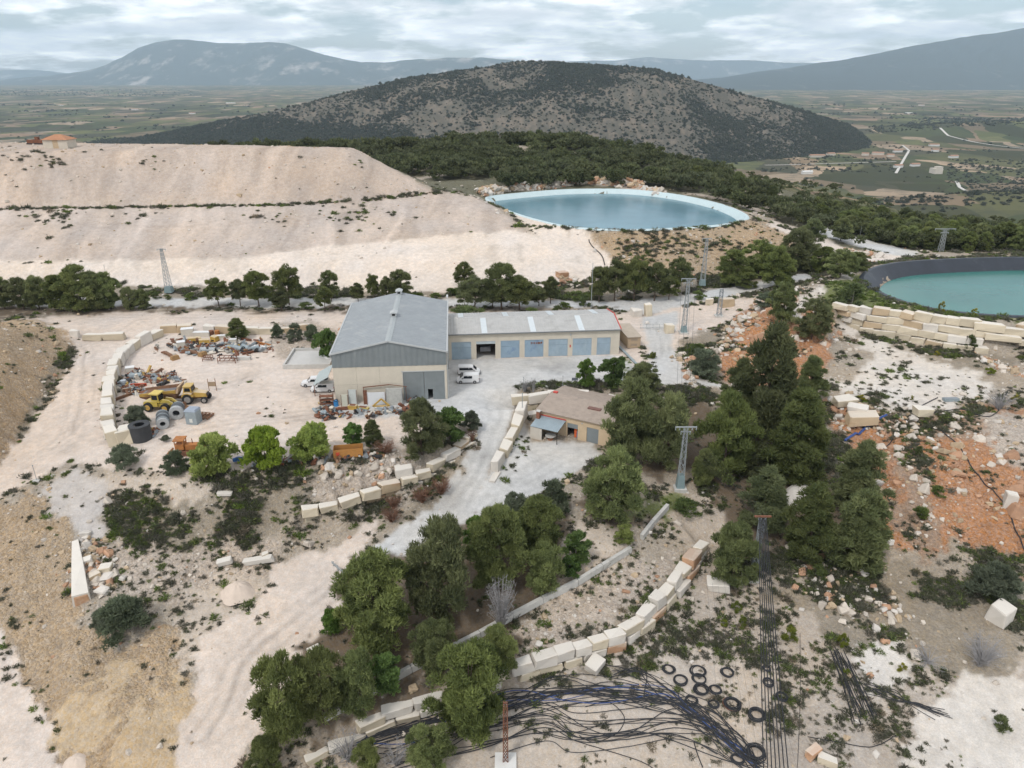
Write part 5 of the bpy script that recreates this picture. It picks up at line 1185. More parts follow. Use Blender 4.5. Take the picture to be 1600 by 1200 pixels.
TR = [
 ('pine',588,1000,866,128,'broad dark pine at the sandy track bend, lowest of the big grove'), ('pine',692,965,812,118,'tall dark pine in the middle of the roadside grove'), ('pine',775,915,790,104,'dark pine behind the bare grey shrub in the grove'),
 ('pine',840,865,775,96,'dark pine at the upper end of the roadside grove'), ('pinelight',850,925,848,62,'small yellow-green pine at the pale clearing edge'), ('olive',866,798,748,50,'grey-green olive bush standing on the court edge'),
 ('pine',957,812,702,100,'big rounded pine left of the near lattice mast'), ('olive',805,815,770,56,'blue-green bush top between grove and court'), ('green',745,860,805,50,'fresh green tree between the dark grove pines'),
 ('pinelight',450,1160,1022,96,'light green pine at the lower track bend'), ('pinelight',505,1120,1018,88,'light pine second in the lower track group'), ('pine',562,1112,1020,80,'olive pine right in the lower track group'), ('green',604,1075,1024,58,'bright green tree beside the lower kerb'),
 ('green',520,990,950,38,'small bright green tree on the sandy track edge'), ('pine',682,1048,968,76,'pine astride the long kerb'), ('pine',778,1040,980,64,'dark low pine near the bare grey shrub'), ('pine',735,1140,1010,128,'large pine in front of the half-buried wall'),
 ('pinelight',672,1200,1140,84,'light pine at the bottom edge by the blue hoses'), ('pine',420,1205,1150,60,'pine at the bottom edge by the sandy track'), ('pinelight',575,1205,1160,46,'small pine at the bottom edge behind dead branches'),
 ('pine',985,725,590,96,'tall pine between workshop and near lattice mast'), ('pine',1040,728,615,88,'tall pine directly behind the near lattice mast'), ('pine',1003,622,566,54,'dark pine at the yard corner above the workshop'),
 ('pine',1130,745,612,100,'broad pine right of the near lattice mast'), ('pinecone',1190,690,506,100,'tallest pine of the right grove, below the orange bank'), ('pinecone',1238,750,608,104,'broad dark pine left of the orange slope'),
 ('pinecone',1262,630,556,54,'pine beside the white platform'), ('pinecone',1190,825,732,80,'pine behind the cable pole'), ('pine',1143,908,815,88,'pine left of the cable pole by the wall end'), ('pinecone',1258,875,758,88,'pine right of the cable pole'),
 ('pinecone',1332,885,768,94,'lowest pine at the foot of the orange slope'), ('pinecone',1335,795,690,84,'conical pine on the edge of the orange slope'), ('pinecone',1180,745,690,60,'small pine inside the right grove'), ('pinecone',1150,660,560,58,'pine at the head of the right grove'),
 ('pine',1268,530,466,60,'dark pine on the orange bank below the reservoir path'), ('pine',1220,505,440,48,'dark pine on the crest of the orange bank'), ('bush',1330,478,440,60,'bushy green thicket at the reservoir corner'), ('pine',1095,760,700,40,'young pine between mast and right grove'),
 ('pine',660,710,624,80,'dark pine at the top of the retaining wall'), ('green',705,688,636,52,'fresh green tree beside the retaining wall pine'), ('olive',736,672,640,34,'grey bush at the top of the road'), ('pinecone',583,698,655,34,'slim young conifer beside the orange container'),
 ('broad',338,738,676,78,'yellow-green tree next to the orange bulldozer'), ('broad',417,730,667,74,'yellow-green tree in the middle of the yard edge'), ('broad',490,720,664,72,'yellow-green tree left of the orange container'), ('green',553,698,660,32,'small green tree behind the orange container'),
 ('olive',195,733,694,50,'round olive bush on the track edge'), ('olive',276,738,703,44,'olive bush in front of the bulldozer'), ('olive',198,985,934,84,'dark wide olive bush below the long slab'), ('olive',170,985,950,50,'dark bush left of the wide olive bush'),
 ('pinecone',372,530,496,34,'young dark pine growing in the scrap heap'), ('green',915,604,560,30,'slender young tree nearest the sign board'), ('green',957,603,556,46,'round young tree by the garage corner'), ('pine',985,612,578,30,'young pine on the yard hedge'),
 ('olive',216,668,632,42,'dark bush between block wall and black vat'), ('green',512,560,512,40,'green tree hugging the warehouse left side'), ('olive',462,532,503,26,'grey bush first in the row left of warehouse'), ('olive',488,532,505,26,'grey bush second in the row left of warehouse'), ('olive',435,528,505,22,'grey bush by the scrap yard fence'),
 ('pine',1000,592,582,20,'small dark shrub pine at the hedge'), ('green',900,880,830,44,'green sapling at the pale clearing'), ('bush',1075,800,782,50,'low green bush on the slope under the mast'), ('green',890,900,868,40,'green bush beside the pale clearing'), ('pinelight',975,850,820,34,'low green bush at the kerb gap'),
 ('olive',1545,930,880,80,'spiky dark bush above the white cube'), ('olive',1100,585,545,60,'dark bush beside the entrance lane'), ('bush',1090,555,535,40,'green bush near the lattice mast at the lane'),
 ('bush',1466,775,758,24,'green round bush on the orange slope'), ('bush',1438,812,790,30,'dark green bush low on the orange slope'), ('bush',1436,710,695,18,'small green bush high on the orange slope'), ('lime',1148,958,938,20,'green bush beside the fallen wires'), ('lime',1160,980,960,18,'yellow-green bush below its neighbour by the wires'), ('lime',1130,978,966,16,'small green bush left of the wire bushes'),
 ('lime',1232,1003,975,28,'yellow-green bush right of the cable bundle'), ('lime',1313,1012,988,20,'yellow-green bush above the pipe stack'), ('broom',1410,1048,1035,18,'yellow broom bush among dead branches'), ('lime',1322,1052,1042,12,'tiny lime bush beside the pipe stack'), ('bush',1560,1140,1118,32,'green bush on the white ground at the corner'),
 ('broom',1470,486,468,14,'yellow broom first on the reservoir rim'), ('broom',1492,488,476,12,'yellow broom second on the reservoir rim'), ('broom',1522,492,479,14,'yellow broom third on the reservoir rim'), ('bush',1513,545,520,22,'round green bush on the block wall face'), ('broom',1463,556,546,12,'yellow broom below the block wall'),
 ('broom',1346,624,614,16,'yellow bush on the platform lip'), ('broom',1424,625,616,10,'small yellow bush at the platform edge'), ('broom',1587,625,614,14,'yellow bush beyond the platform'), ('lime',1548,585,572,18,'lime bush at the end of the platform'),
 ('olive',1200,480,455,50,'bush on the roadside below the bank crest'), ('olive',260,690,678,14,'tiny bush in front of the grey drums'), ('bush',730,502,476,60,'bushy thicket behind the garage left end'), ('bush',830,500,478,36,'pale bush behind the garage middle'), ('bush',872,492,474,18,'small bush behind the garage right half'),
 ('pinelight',1020,560,548,12,'tiny bush at the lane verge'), ('bush',1275,900,880,40,'dark bush at the foot of the right grove'),
]
for t in TR: tree(*t)
ORD = ['first','second','third','fourth','fifth','sixth','seventh','eighth','ninth','tenth','eleventh','twelfth','thirteenth','fourteenth','fifteenth','sixteenth','seventeenth','eighteenth','nineteenth','twentieth']
ROWS = [('in the dense belt at the left edge behind the track', 'pine', [(8,482,430,44),(38,484,432,40),(62,482,430,42),(92,484,428,44),(128,484,412,78),(152,484,424,50),(172,482,424,40),(205,484,447,34),(225,484,450,26)]),
 ('in the row left of the warehouse roof', 'pineumb', [(342,478,432,40),(376,478,434,34),(405,478,422,46),(440,486,452,34),(452,476,414,52),(508,486,446,32),(518,470,421,33),(560,472,440,24),(584,470,427,26),(606,472,430,28),(628,470,420,42)]),
 ('in the group behind the garages', 'pineumb', [(725,452,408,36),(742,484,432,62),(784,484,409,62),(812,484,430,62),(770,482,440,40),(860,474,431,36),(842,478,448,30)]),
 ('in the dark clump left of the far lattice mast', 'pineumb', [(936,472,415,42),(960,470,404,44),(990,470,402,50),(1022,470,408,50),(1060,458,402,46),(1045,468,430,36)]),
 ('in the thicket under the blue reservoir bank', 'pine', [(1140,446,388,52),(1185,432,374,62),(1212,448,384,52),(1242,424,355,62),(1262,398,340,42),(1285,424,384,52),(1312,434,388,52),(1338,424,392,40),(1165,450,415,40)])]
for where, kind, L in ROWS:
    for i, (px, py, yt, w) in enumerate(sorted(L)): tree(kind, px, py, yt, w, f'{ORD[i]} pine from the left {where}', 'pines ' + where)
for i, (px, py, yt, w) in enumerate([(245,466,456,18),(262,468,458,14),(300,468,455,26),(480,482,470,26),(650,470,455,30),(680,470,455,26),(705,462,448,24),(900,470,452,30),(915,478,458,26),(880,482,470,24),(1090,468,452,26)]):
    tree('bush', px, py, yt, w, f'{ORD[i]} low bush from the left along the back road', 'low bushes along the back road')

# --- scattered cover, one object of stuff each
def proto(me): return me
def scatter(name, pts_, scl, rot, vi, meshes, label, cat, parent=None):
    n = len(pts_); me = bpy.data.meshes.new(name); me.vertices.add(n); me.vertices.foreach_set('co', np.asarray(pts_, np.float32).ravel())
    for an, ty, ar, key in (('scl', 'FLOAT_VECTOR', scl, 'vector'), ('rot', 'FLOAT_VECTOR', rot, 'vector'), ('vi', 'INT', vi, 'value')):
        a = me.attributes.new(an, ty, 'POINT'); a.data.foreach_set(key, np.asarray(ar, np.float32 if ty != 'INT' else np.int32).ravel())
    o = link(name, me, parent)
    if parent is None: tag(o, label, cat)
    o['kind'] = 'stuff'
    ng = bpy.data.node_groups.new(name, 'GeometryNodeTree')
    ng.interface.new_socket('Geometry', in_out='INPUT', socket_type='NodeSocketGeometry'); ng.interface.new_socket('Geometry', in_out='OUTPUT', socket_type='NodeSocketGeometry')
    gi, go = N(ng, 'NodeGroupInput'), N(ng, 'NodeGroupOutput'); ip = N(ng, 'GeometryNodeInstanceOnPoints'); jn = N(ng, 'GeometryNodeJoinGeometry'); L = ng.links.new
    for mi in reversed(meshes):
        src = bpy.data.objects.new(name + '_piece', mi)          # not linked to the scene: only a source for instances
        oi = N(ng, 'GeometryNodeObjectInfo'); oi.inputs['Object'].default_value = src; oi.inputs['As Instance'].default_value = True; L(oi.outputs['Geometry'], jn.inputs[0])
    def na(nm, ty):
        q = N(ng, 'GeometryNodeInputNamedAttribute', data_type=ty); q.inputs[0].default_value = nm; return q.outputs[0]
    L(gi.outputs[0], ip.inputs['Points']); L(jn.outputs[0], ip.inputs['Instance']); ip.inputs['Pick Instance'].default_value = True
    L(na('vi', 'INT'), ip.inputs['Instance Index']); L(na('rot', 'FLOAT_VECTOR'), ip.inputs['Rotation']); L(na('scl', 'FLOAT_VECTOR'), ip.inputs['Scale'])
    L(ip.outputs[0], go.inputs[0])
    md = o.modifiers.new('scatter', 'NODES'); md.node_group = ng
    return o
CELL = np.zeros(GX.shape); CELL[:-1, :-1] = (GX[:-1, 1:] - GX[:-1, :-1]) * (GY[1:, :-1] - GY[:-1, :-1])
PXf, PYf, _ = project(GX, GY, GZ)
VIS = (PXf > -260) & (PXf < 1860) & (PYf < 1420)
def pick(density, extra=None):
    lam = density * CELL * VIS
    if extra is not None: lam = lam * extra
    k = RNG.poisson(np.clip(lam, 0, 30)); i, j = np.nonzero(k); rep = k[i, j]; i, j = np.repeat(i, rep), np.repeat(j, rep)
    fi, fj = np.minimum(i + RNG.uniform(0, 1, len(i)), NR - 1.01), np.minimum(j + RNG.uniform(0, 1, len(j)), NU - 1.01)
    y = np.interp(fi, np.arange(NR), ys); x = (fj / (NU - 1) * 2 - 1) * wid(y)
    return np.stack([x, y, zat(x, y)], 1), i, j
def rots(n, tilt=.1): return np.stack([RNG.normal(0, tilt, n), RNG.normal(0, tilt, n), RNG.uniform(0, 6.283, n)], 1)
def small_shrub(seed, n, lo, hi, flat=.7, w=.12, l=.42):
    rs = np.random.RandomState(seed); d = unit(rs.normal(0, 1, (n, 3))); d[:, 2] = np.abs(d[:, 2]); r = rs.uniform(.2, .5, (n, 1)); p = d * r * np.array([1, 1, flat]) * (1 + .3 * np.sin(np.arctan2(d[:, 1:2], d[:, 0:1]) * 3 + seed))
    t = rs.uniform(0, 1, (n, 1)); return tufts_mesh('shrub', p, unit(d + [0, 0, .5]), np.full(n, l) * rs.uniform(.6, 1.2, n), np.full(n, w), np.array(lo) * (1 - t) + np.array(hi) * t, rs, 1)
SHR = [small_shrub(1, 110, (.08, .085, .058), (.17, .175, .115), .6, .1, .34), small_shrub(2, 110, (.085, .09, .06), (.19, .19, .13), .55, .1, .34), small_shrub(3, 100, (.12, .115, .09), (.25, .235, .185), .5, .1, .36), small_shrub(4, 110, (.075, .10, .04), (.19, .23, .08), .6, .1, .34), small_shrub(5, 90, (.17, .14, .10), (.33, .28, .20), .5, .1, .36), small_shrub(6, 100, (.085, .13, .03), (.23, .30, .075), .6, .1, .34)]
for me_ in SHR:
    a_ = me_.color_attributes['leaf']; v_ = np.empty(len(a_.data) * 4, np.float32); a_.data.foreach_get('color', v_); v_ = v_.reshape(-1, 4); v_[:, :3] *= 1.02; a_.data.foreach_set('color', v_.ravel())
clump = np.clip(.32 + 3.0 * fbm(GX / 4.5, GY / 4.5, 201, 4) + 1.6 * fbm(GX / 14, GY / 14, 202, 3), 0, 3)
near = GY < 300
p, i, j = pick(CS * 4.2 * near, clump)
s = np.clip(RNG.lognormal(-.52, .48, len(p)), .2, 1.8); dn = (CID[i, j] == CKEY.index('dense')); s *= np.where(dn, 1.15, 1.0) * np.clip(.75 + p[:, 1] / 300, .8, 1.5)
vi = RNG.choice(6, len(p), p=[.27, .22, .18, .19, .06, .08]); gr = CID[i, j] == CKEY.index('green'); vi[gr] = RNG.choice([3, 5], gr.sum()); p[:, 2] -= .03
scatter('scrub', p, np.stack([s, s, s * RNG.uniform(.6, 1.05, len(s))], 1), rots(len(p)), vi, SHR, 'low grey-green scrub scattered over the stony slopes', 'scrub')
print('scrub', len(p))
# bench shrubs on the dump, roadside growth
lines = [([(0,325),(170,324),(420,321),(560,317),(690,306)], 2.3, 15.5), ([(0,410),(60,410),(130,408)], .3, 4.9), ([(800,352),(880,355),(1000,361),(1130,354),(1165,346)], 2.2, None), ([(25,690),(60,640),(95,590),(112,548)], 1.6, None), ([(20,760),(70,745),(110,722)], 1.2, None), ([(815,660),(822,690),(800,725),(775,760)], 1.4, None), ([(540,810),(620,780),(680,755),(740,690)], 2.4, None),
 ([(600,830),(560,870),(530,900)], 1.4, None), ([(1070,478),(1110,474),(1190,456)], 3, None), ([(812,604),(900,600),(1000,606),(1110,612)], 6, None), ([(1000,540),(1015,570),(1040,590)], 1.2, None), ([(1062,545),(1080,575),(1120,600)], 3, None), ([(1346,440),(1400,472),(1500,494),(1600,500)], 2.2, None), ([(1345,416),(1450,404),(1600,399)], 2, None), ([(0,1000),(30,1060),(60,1120),(90,1180)], 1.3, None), ([(310,745),(420,738),(560,722)], 4, None), ([(420,905),(400,960),(380,930)], 1, None), ([(10,900),(20,950),(25,990)], 1, None), ([(285,960),(290,1040),(300,1080)], 1.2, None), ([(355,960),(385,945),(400,975)], 1.5, None), ([(1105,872),(1065,935),(1018,985),(970,1018),(905,1038),(840,1055)], 2.6, None), ([(1060,880),(1020,930),(960,975),(880,1000),(800,1030)], 1.6, None), ([(1345,524),(1400,536),(1460,548),(1540,560)], 3, None), ([(182,690),(176,660),(176,620),(182,590)], 1.8, None), ([(478,818),(540,804),(610,780)], 2.2, None), ([(985,868),(900,920),(830,956),(740,1006)], 1.6, None), ([(320,860),(400,885),(440,870)], 2, None)]
q = []
for L, dens, zz_ in lines:
    at, Lg = along([Vector(G(*c)) if zz_ is None else Vector(P(c[0], c[1], zz_)) for c in L])
    for _ in range(int(Lg * dens)):
        c = at(random.uniform(0, Lg)); x, y = c.x + random.gauss(0, .7), c.y + random.gauss(0, .7); q.append((x, y, float(zat(x, y)) - .03))
for cx_, cy_, sp, n in ((95,340,9,26),(60,335,6,10),(50,250,8,22),(85,252,5,16),(215,340,6,8),(420,340,8,14),(540,345,9,26),(565,330,8,14),(240,250,5,6),(560,260,5,4),(1420,590,9,25),(590,790,3,20),(1000,400,7,60),(1050,380,9,70),(1120,385,7,45),(985,385,4,30),(1240,360,5,40),(660,770,3,20)):
    c = G(cx_, cy_)
    for _ in range(n):
        x, y = c[0] + random.gauss(0, sp * .5), c[1] + random.gauss(0, sp * .35); q.append((x, y, float(zat(x, y)) - .03))
q = np.array(q); s = RNG.lognormal(.0, .35, len(q)) * np.clip(.6 + q[:, 1] / 260, .8, 1.5)
scatter('undergrowth', q, np.stack([s, s, s * .85], 1), rots(len(q)), RNG.choice(6, len(q), p=[.3, .22, .12, .2, .04, .12]), SHR, 'dark shrubs lining the benches, kerbs and road edges', 'undergrowth')
# rubble
def stone_mesh(seed, m):
    rs = np.random.RandomState(seed); V, F = chamfer_box(rs, .16, .14); b = MB(); b.add(V, F); o = b.build('stone', m); me = o.data; bpy.data.objects.remove(o); return me
m_st = [mat('rubble_pale', (.62, .55, .47), .95, .1, 2, .2, rnd=.2), mat('rubble_tan', (.52, .40, .27), .95, .12, 2, .2, rnd=.2), mat('rubble_orange', (.50, .30, .19), .95, .15, 2, .2, rnd=.2), mat('rubble_white', (.68, .63, .57), .95, .06, 2, .2, rnd=.12)]
STN = [stone_mesh(10 + a * 3 + b, m_st[a]) for a in range(4) for b in range(2)]
p, i, j = pick(CT * 1.5 * (GY < 310), np.clip(.5 + 1.3 * fbm(GX / 6, GY / 6, 211, 3), .05, 2))
s = np.clip(RNG.lognormal(-1.4, .55, len(p)), .1, 1.2) * np.clip(.75 + p[:, 1] / 320, .8, 1.4)
key = CID[i, j]; vi = RNG.choice(8, len(p), p=[.25, .25, .12, .12, .03, .03, .1, .1])
for kn, pr in (('orange', [.12, .12, .15, .15, .21, .21, .02, .02]), ('tan', [.12, .12, .3, .3, .04, .04, .04, .04]), ('dump', [.32, .32, .14, .14, .02, .02, .02, .02]), ('dump2', [.27, .27, .2, .2, .02, .02, .01, .01]), ('ochre', [.1, .1, .35, .35, .03, .03, .02, .02])):
    m = key == CKEY.index(kn); vi[m] = RNG.choice(8, m.sum(), p=pr)
big = (key == CKEY.index('orange')) | (key == CKEY.index('orscrub')); s[big] *= RNG.choice([1, 1, 1.6, 2.4], big.sum())
scatter('rubble', p, np.stack([s * RNG.uniform(.8, 1.4, len(s)), s, s * RNG.uniform(.5, .9, len(s))], 1), rots(len(p), .35), vi, STN, 'broken stone rubble strewn on slopes and dump', 'rubble')
print('stones', len(p))
# rock heap behind the blue reservoir and other heaps
hp_ = []
for L, n, wd_, hh in (([(752,304),(800,297),(880,289),(920,285),(1005,292)], 620, 2.0, 2.8), ([(1000,296),(1035,300)], 60, 1.5, 1.0), ([(1195,470),(1160,500),(1130,540),(1100,560)], 170, 2.0, .5), ([(1285,640),(1350,660),(1440,665)], 110, 2.4, .3), ([(1320,392),(1370,402)], 60, 1.5, .8), ([(130,850),(150,900),(180,915)], 120, 2.2, .4), ([(1530,560),(1590,580)], 60, 2.5, .4), ([(470,745),(540,740),(620,722)], 80, 2.0, .2), ([(1240,890),(1330,930),(1420,960)], 150, 3.5, .2), ([(875,440),(905,445)], 22, 2, .3), ([(1050,560),(1075,560),(1080,600)], 60, 1.2, .4)):
    at, Lg = along([Vector(G(*c)) for c in L])
    for _ in range(n):
        c = at(random.uniform(0, Lg)); r_ = random.gauss(0, wd_); x, y = c.x + random.gauss(0, .6), c.y + r_; hp_.append((x, y, float(zat(x, y)) + max(0, hh * (1 - abs(r_) / (wd_ * 1.6))) * random.uniform(.2, 1)))
hp_ = np.array(hp_); s = np.clip(RNG.lognormal(.0, .45, len(hp_)), .4, 2.4) * np.clip(hp_[:, 1] / 230, .5, 1.2)
scatter('rock_debris', hp_, np.stack([s * 1.3, s, s * .75], 1), rots(len(hp_), .5), RNG.choice(8, len(hp_), p=[.2, .2, .12, .12, .11, .1, .08, .07]), STN, 'heaps of broken pale and orange quarry rock', 'rock heap')
# --- woods on the near hill and far hill
def far_tree(seed, n=210, lo=(.070, .086, .042), hi=(.165, .182, .088)):
    rs = np.random.RandomState(seed); cs = np.stack([rs.normal(0, .23, 7), rs.normal(0, .23, 7), rs.uniform(.4, .85, 7)], 1); c = cs[rs.randint(0, 7, n)]
    d = unit(rs.normal(0, 1, (n, 3))); d[:, 2] = np.abs(d[:, 2]) - .2; p = c + d * .2; t = rs.uniform(0, 1, (n, 1)); return tufts_mesh('crown', p, unit(d + [0, 0, .4]), np.full(n, .2), np.full(n, .12), np.array(lo) * (1 - t) + np.array(hi) * t, rs, 1)
FAR = [far_tree(s_) for s_ in (1, 2, 3)]
FOR = (CID == CKEY.index('forest')) & (GY < 560) & (GZ > -75)
dens = np.clip(.085 + .06 * fbm(GX / 25, GY / 25, 221, 3), .015, .14)
p, i, j = pick(dens * FOR)
ok = np.ones(len(p), bool)
for poly in (R1s, R2s): ok &= polydist(p[:, 0], p[:, 1], [tuple(c) for c in poly[::4]], True) > 5
ok &= ~inpoly(p[:, 0], p[:, 1], R1s) & ~inpoly(p[:, 0], p[:, 1], R2s)
# no trees on the dump's rear bank where it faces the camera
ok &= ~((p[:, 0] < -5) & (p[:, 1] < 335)); ppx, ppy, _ = project(p[:, 0], p[:, 1], p[:, 2])
ok &= ppy > np.interp(ppx, [600, 1050, 1150, 1200, 1300, 1400, 1500, 1600, 1720], [0, 0, 292, 302, 332, 350, 362, 368, 372])
p = p[ok]
sz = np.clip(RNG.normal(5.6, 1.5, len(p)), 2.5, 9)
score = sz / p[:, 1]; order = np.argsort(-score); ind = order[:120]; rest = order[120:]
for k_ in ind:
    plant('pine' if k_ % 3 else 'pinecone', p[k_], sz[k_], sz[k_] * .85, *[('dark pine in the wood on the hill behind the blue reservoir', 'pines behind the blue reservoir'), ('dark pine in the wood between blue reservoir and far road', 'pines along the far road'), ('dark pine in the wood behind the black-lined reservoir', 'pines behind the black-lined reservoir')][0 if p[k_][0] < 75 else 1 if p[k_][0] < 150 else 2])
r_ = sz[rest]
scatter('forest', p[rest], np.stack([r_ * .95, r_ * .95, r_], 1), rots(len(rest), .03), RNG.choice(3, len(rest)), FAR, 'dark pine wood covering the hill behind the reservoirs', 'forest')
print('forest', len(p))
gd = np.clip(.009 + .03 * fbm(GX / 30, GY / 30, 225, 3), .001, .05) * (CID == CKEY.index('field')) * (GY < 1000)
p, i, j = pick(gd); s_ = np.clip(RNG.lognormal(1.2, .35, len(p)), 2, 7)
scatter('grove', p, np.stack([s_, s_, s_ * .85], 1), rots(len(p), .03), RNG.choice(3, len(p)), FAR, 'olive groves and loose trees on the slope down to the valley', 'grove')
def on_grid(X, Y, Z, n, wgt):
    w = (wgt[:-1, :-1]).ravel(); idx = RNG.choice(w.size, n, p=w / w.sum()); i, j = idx // (X.shape[1] - 1), idx % (X.shape[1] - 1); a, b = RNG.uniform(0, 1, n), RNG.uniform(0, 1, n)
    f = lambda A: (A[i, j] * (1 - a) + A[i+1, j] * a) * (1 - b) + (A[i, j+1] * (1 - a) + A[i+1, j+1] * a) * b
    return np.stack([f(X), f(Y), f(Z)], 1)
ny = 130
wg = np.clip(.42 + 2.0 * fbm(HX / 230, HY / 200, 231, 5) + np.clip((HZ - 0) / 80, 0, 1) * 1.0 + np.clip((-100 - HZ) / 50, 0, 1) * .5, .12, 2.0); wg[ny:] *= .15; wg *= HZ > PLAIN - 4
p = on_grid(HX, HY, HZ, 52000, wg); s = np.clip(RNG.lognormal(1.85, .40, len(p)), 3, 16)
BL = [small_shrub(31, 46, (.068, .07, .05), (.12, .122, .085), .9, .3, .5), small_shrub(32, 46, (.052, .06, .042), (.10, .108, .072), 1.1, .3, .5)]
scatter('hill_scrub', p, np.stack([s, s, s * .9], 1), rots(len(p), .03), RNG.choice(2, len(p)), BL, 'pines and maquis dotted over the far rocky hill', 'scrub')
# --- valley: trees, farmhouses
q = []
Yv = np.exp(RNG.uniform(math.log(1050), math.log(6500), 26000)); Xv = RNG.uniform(-.85, .85, len(Yv)) * Yv
wv = fbm(Xv / 260, Yv / 200, 241, 4) + .25 * fbm(Xv / 40, Yv / 30, 242, 2); kp = (wv > .34) | (RNG.uniform(0, 1, len(Yv)) < .03)
Xv, Yv = Xv[kp], Yv[kp]
def patch(px0, px1, py0, py1, n):
    for _ in range(n):
        c = P(random.uniform(px0, px1), random.uniform(py0, py1), PLAIN); q.append((c[0], c[1]))
for a in ((1420,1600,186,213,900),(1480,1640,250,290,380),(1500,1640,290,350,420),(1330,1480,318,350,120),(1180,1300,215,250,220),(1360,1460,205,214,160),(1190,1330,262,268,60),(0,300,140,150,700),(1400,1600,118,124,500)): patch(*a)
q = np.array(q); Xv, Yv = np.concatenate([Xv, q[:, 0]]), np.concatenate([Yv, q[:, 1]])
p = np.stack([Xv, Yv, pl_z(Xv, Yv) - .3], 1); s = np.clip(RNG.lognormal(1.7, .35, len(p)), 3, 11) * np.clip(Yv / 2500, 1, 1.9)
scatter('valley_trees', p, np.stack([s * 1.2, s * 1.2, s], 1), rots(len(p), .02), RNG.choice(2, len(p)), BL, 'dark trees and hedges dotting the valley fields', 'trees')
m_tile, m_fw, m_fw2 = mat('farm_tile', (.42, .25, .17), .9, .15, .3), mat('farm_wall', (.66, .60, .52), .9, .1, .3), mat('white_wall', (.78, .77, .74), .9, .05, .3)
HOUSE = [(1278,246,46,16,'long low farm among trees on the valley floor'),(1300,243,26,14,'farm wing beside the long low farm'),(1352,243,20,12,'farmhouse left in the red-roofed hamlet'),(1372,242,34,16,'main red-roofed farmhouse of the hamlet'),(1392,245,20,12,'farmhouse right in the red-roofed hamlet'),(1404,238,30,10,'white barn behind the hamlet'),(1464,212,34,14,'red-roofed farm at the white valley road'),(1462,237,20,10,'white farm building above the valley lane'),(1492,247,26,14,'white house among dark valley trees'),(1432,260,26,12,'white house near the stepped white walls'),(1405,262,24,10,'small white house at the valley lane bend'),(1262,272,30,8,'long white shed in the olive groves'),(1466,272,22,26,'tall ochre ruin in the terraced groves'),(1345,136,60,20,'white factory far across the plain'),(1440,165,46,12,'white farm far out on the plain'),(1420,178,40,10,'pale shed on the plain beside the wooded ridge'),(1300,205,26,8,'tiny pale farm below the rocky hill'),(360,162,90,16,'pale village sheds right on the far plain'),(300,178,40,10,'small white farm on the left plain'),(210,172,50,14,'white farm cluster on the left plain'),(95,165,40,10,'tiny white farm at the far left plain'),(270,122,90,14,'pale village under the mountain massif')]
HPROT = {}
for px, py, wd_, dp, lab in HOUSE:
    c = P(px, py, PLAIN); z = float(pl_z(c[0], c[1]))
    for _ in range(3): c = P(px, py, z); z = float(pl_z(c[0], c[1]))
    h_ = thing('farmhouse', (c[0], c[1], z - .5), random.uniform(-.3, .3), lab, 'building')
    hh = 6.5 if 'ruin' not in lab else 14
    MB().box(-wd_/2, wd_/2, 0, dp, 0, hh).build('wall', m_fw2 if 'white' in lab else m_fw, h_)
    if 'ruin' not in lab: MB().prism([(-.8, hh + .02), (dp + .8, hh + .02), (dp/2, hh + 3)], -wd_/2 - .8, wd_/2 + .8, 'x').build('roof', m_fw2 if 'shed' in lab or 'factory' in lab else m_tile, h_)
    else: MB().box(-wd_/4, wd_/2.2, .5, dp * .6, hh + .02, hh + 5).build('broken_tower', m_fw, h_)
for L, wd_, lab in (([(1466,213),(1480,218),(1520,223),(1600,232),(1700,240)], 9, 'white farm road crossing the valley fields'), ([(1410,228),(1420,238),(1405,262),(1400,270)], 7, 'pale lane through the valley hamlet'), ([(1495,282),(1500,292),(1512,300)], 8, 'pale lane on the terraced groves'), ([(1195,258),(1280,256),(1400,254)], 8, 'pale valley road along the hill foot')):
    w = [P(x, y, PLAIN) for x, y in L]; w = np.array([(a[0], a[1]) for a in w]); t_ = np.linspace(0, len(w) - 1, 60); x, y = np.interp(t_, range(len(w)), w[:, 0]), np.interp(t_, range(len(w)), w[:, 1])
    z = pl_z(x, y) + 1.2; dx, dy = np.gradient(x), np.gradient(y); l_ = np.hypot(dx, dy); ox, oy = -dy / l_ * wd_ / 2, dx / l_ * wd_ / 2
    k = MB(); V = []; F = []
    for a in range(60): V += [(x[a] - ox[a], y[a] - oy[a], z[a]), (x[a] + ox[a], y[a] + oy[a], z[a])]
    k.add(V, [(2*a, 2*a+1, 2*a+3, 2*a+2) for a in range(59)]); tag(k.build('valley_road', mat('road_dust', (.66, .63, .58), .95, .05)), lab, 'road', kind='structure')
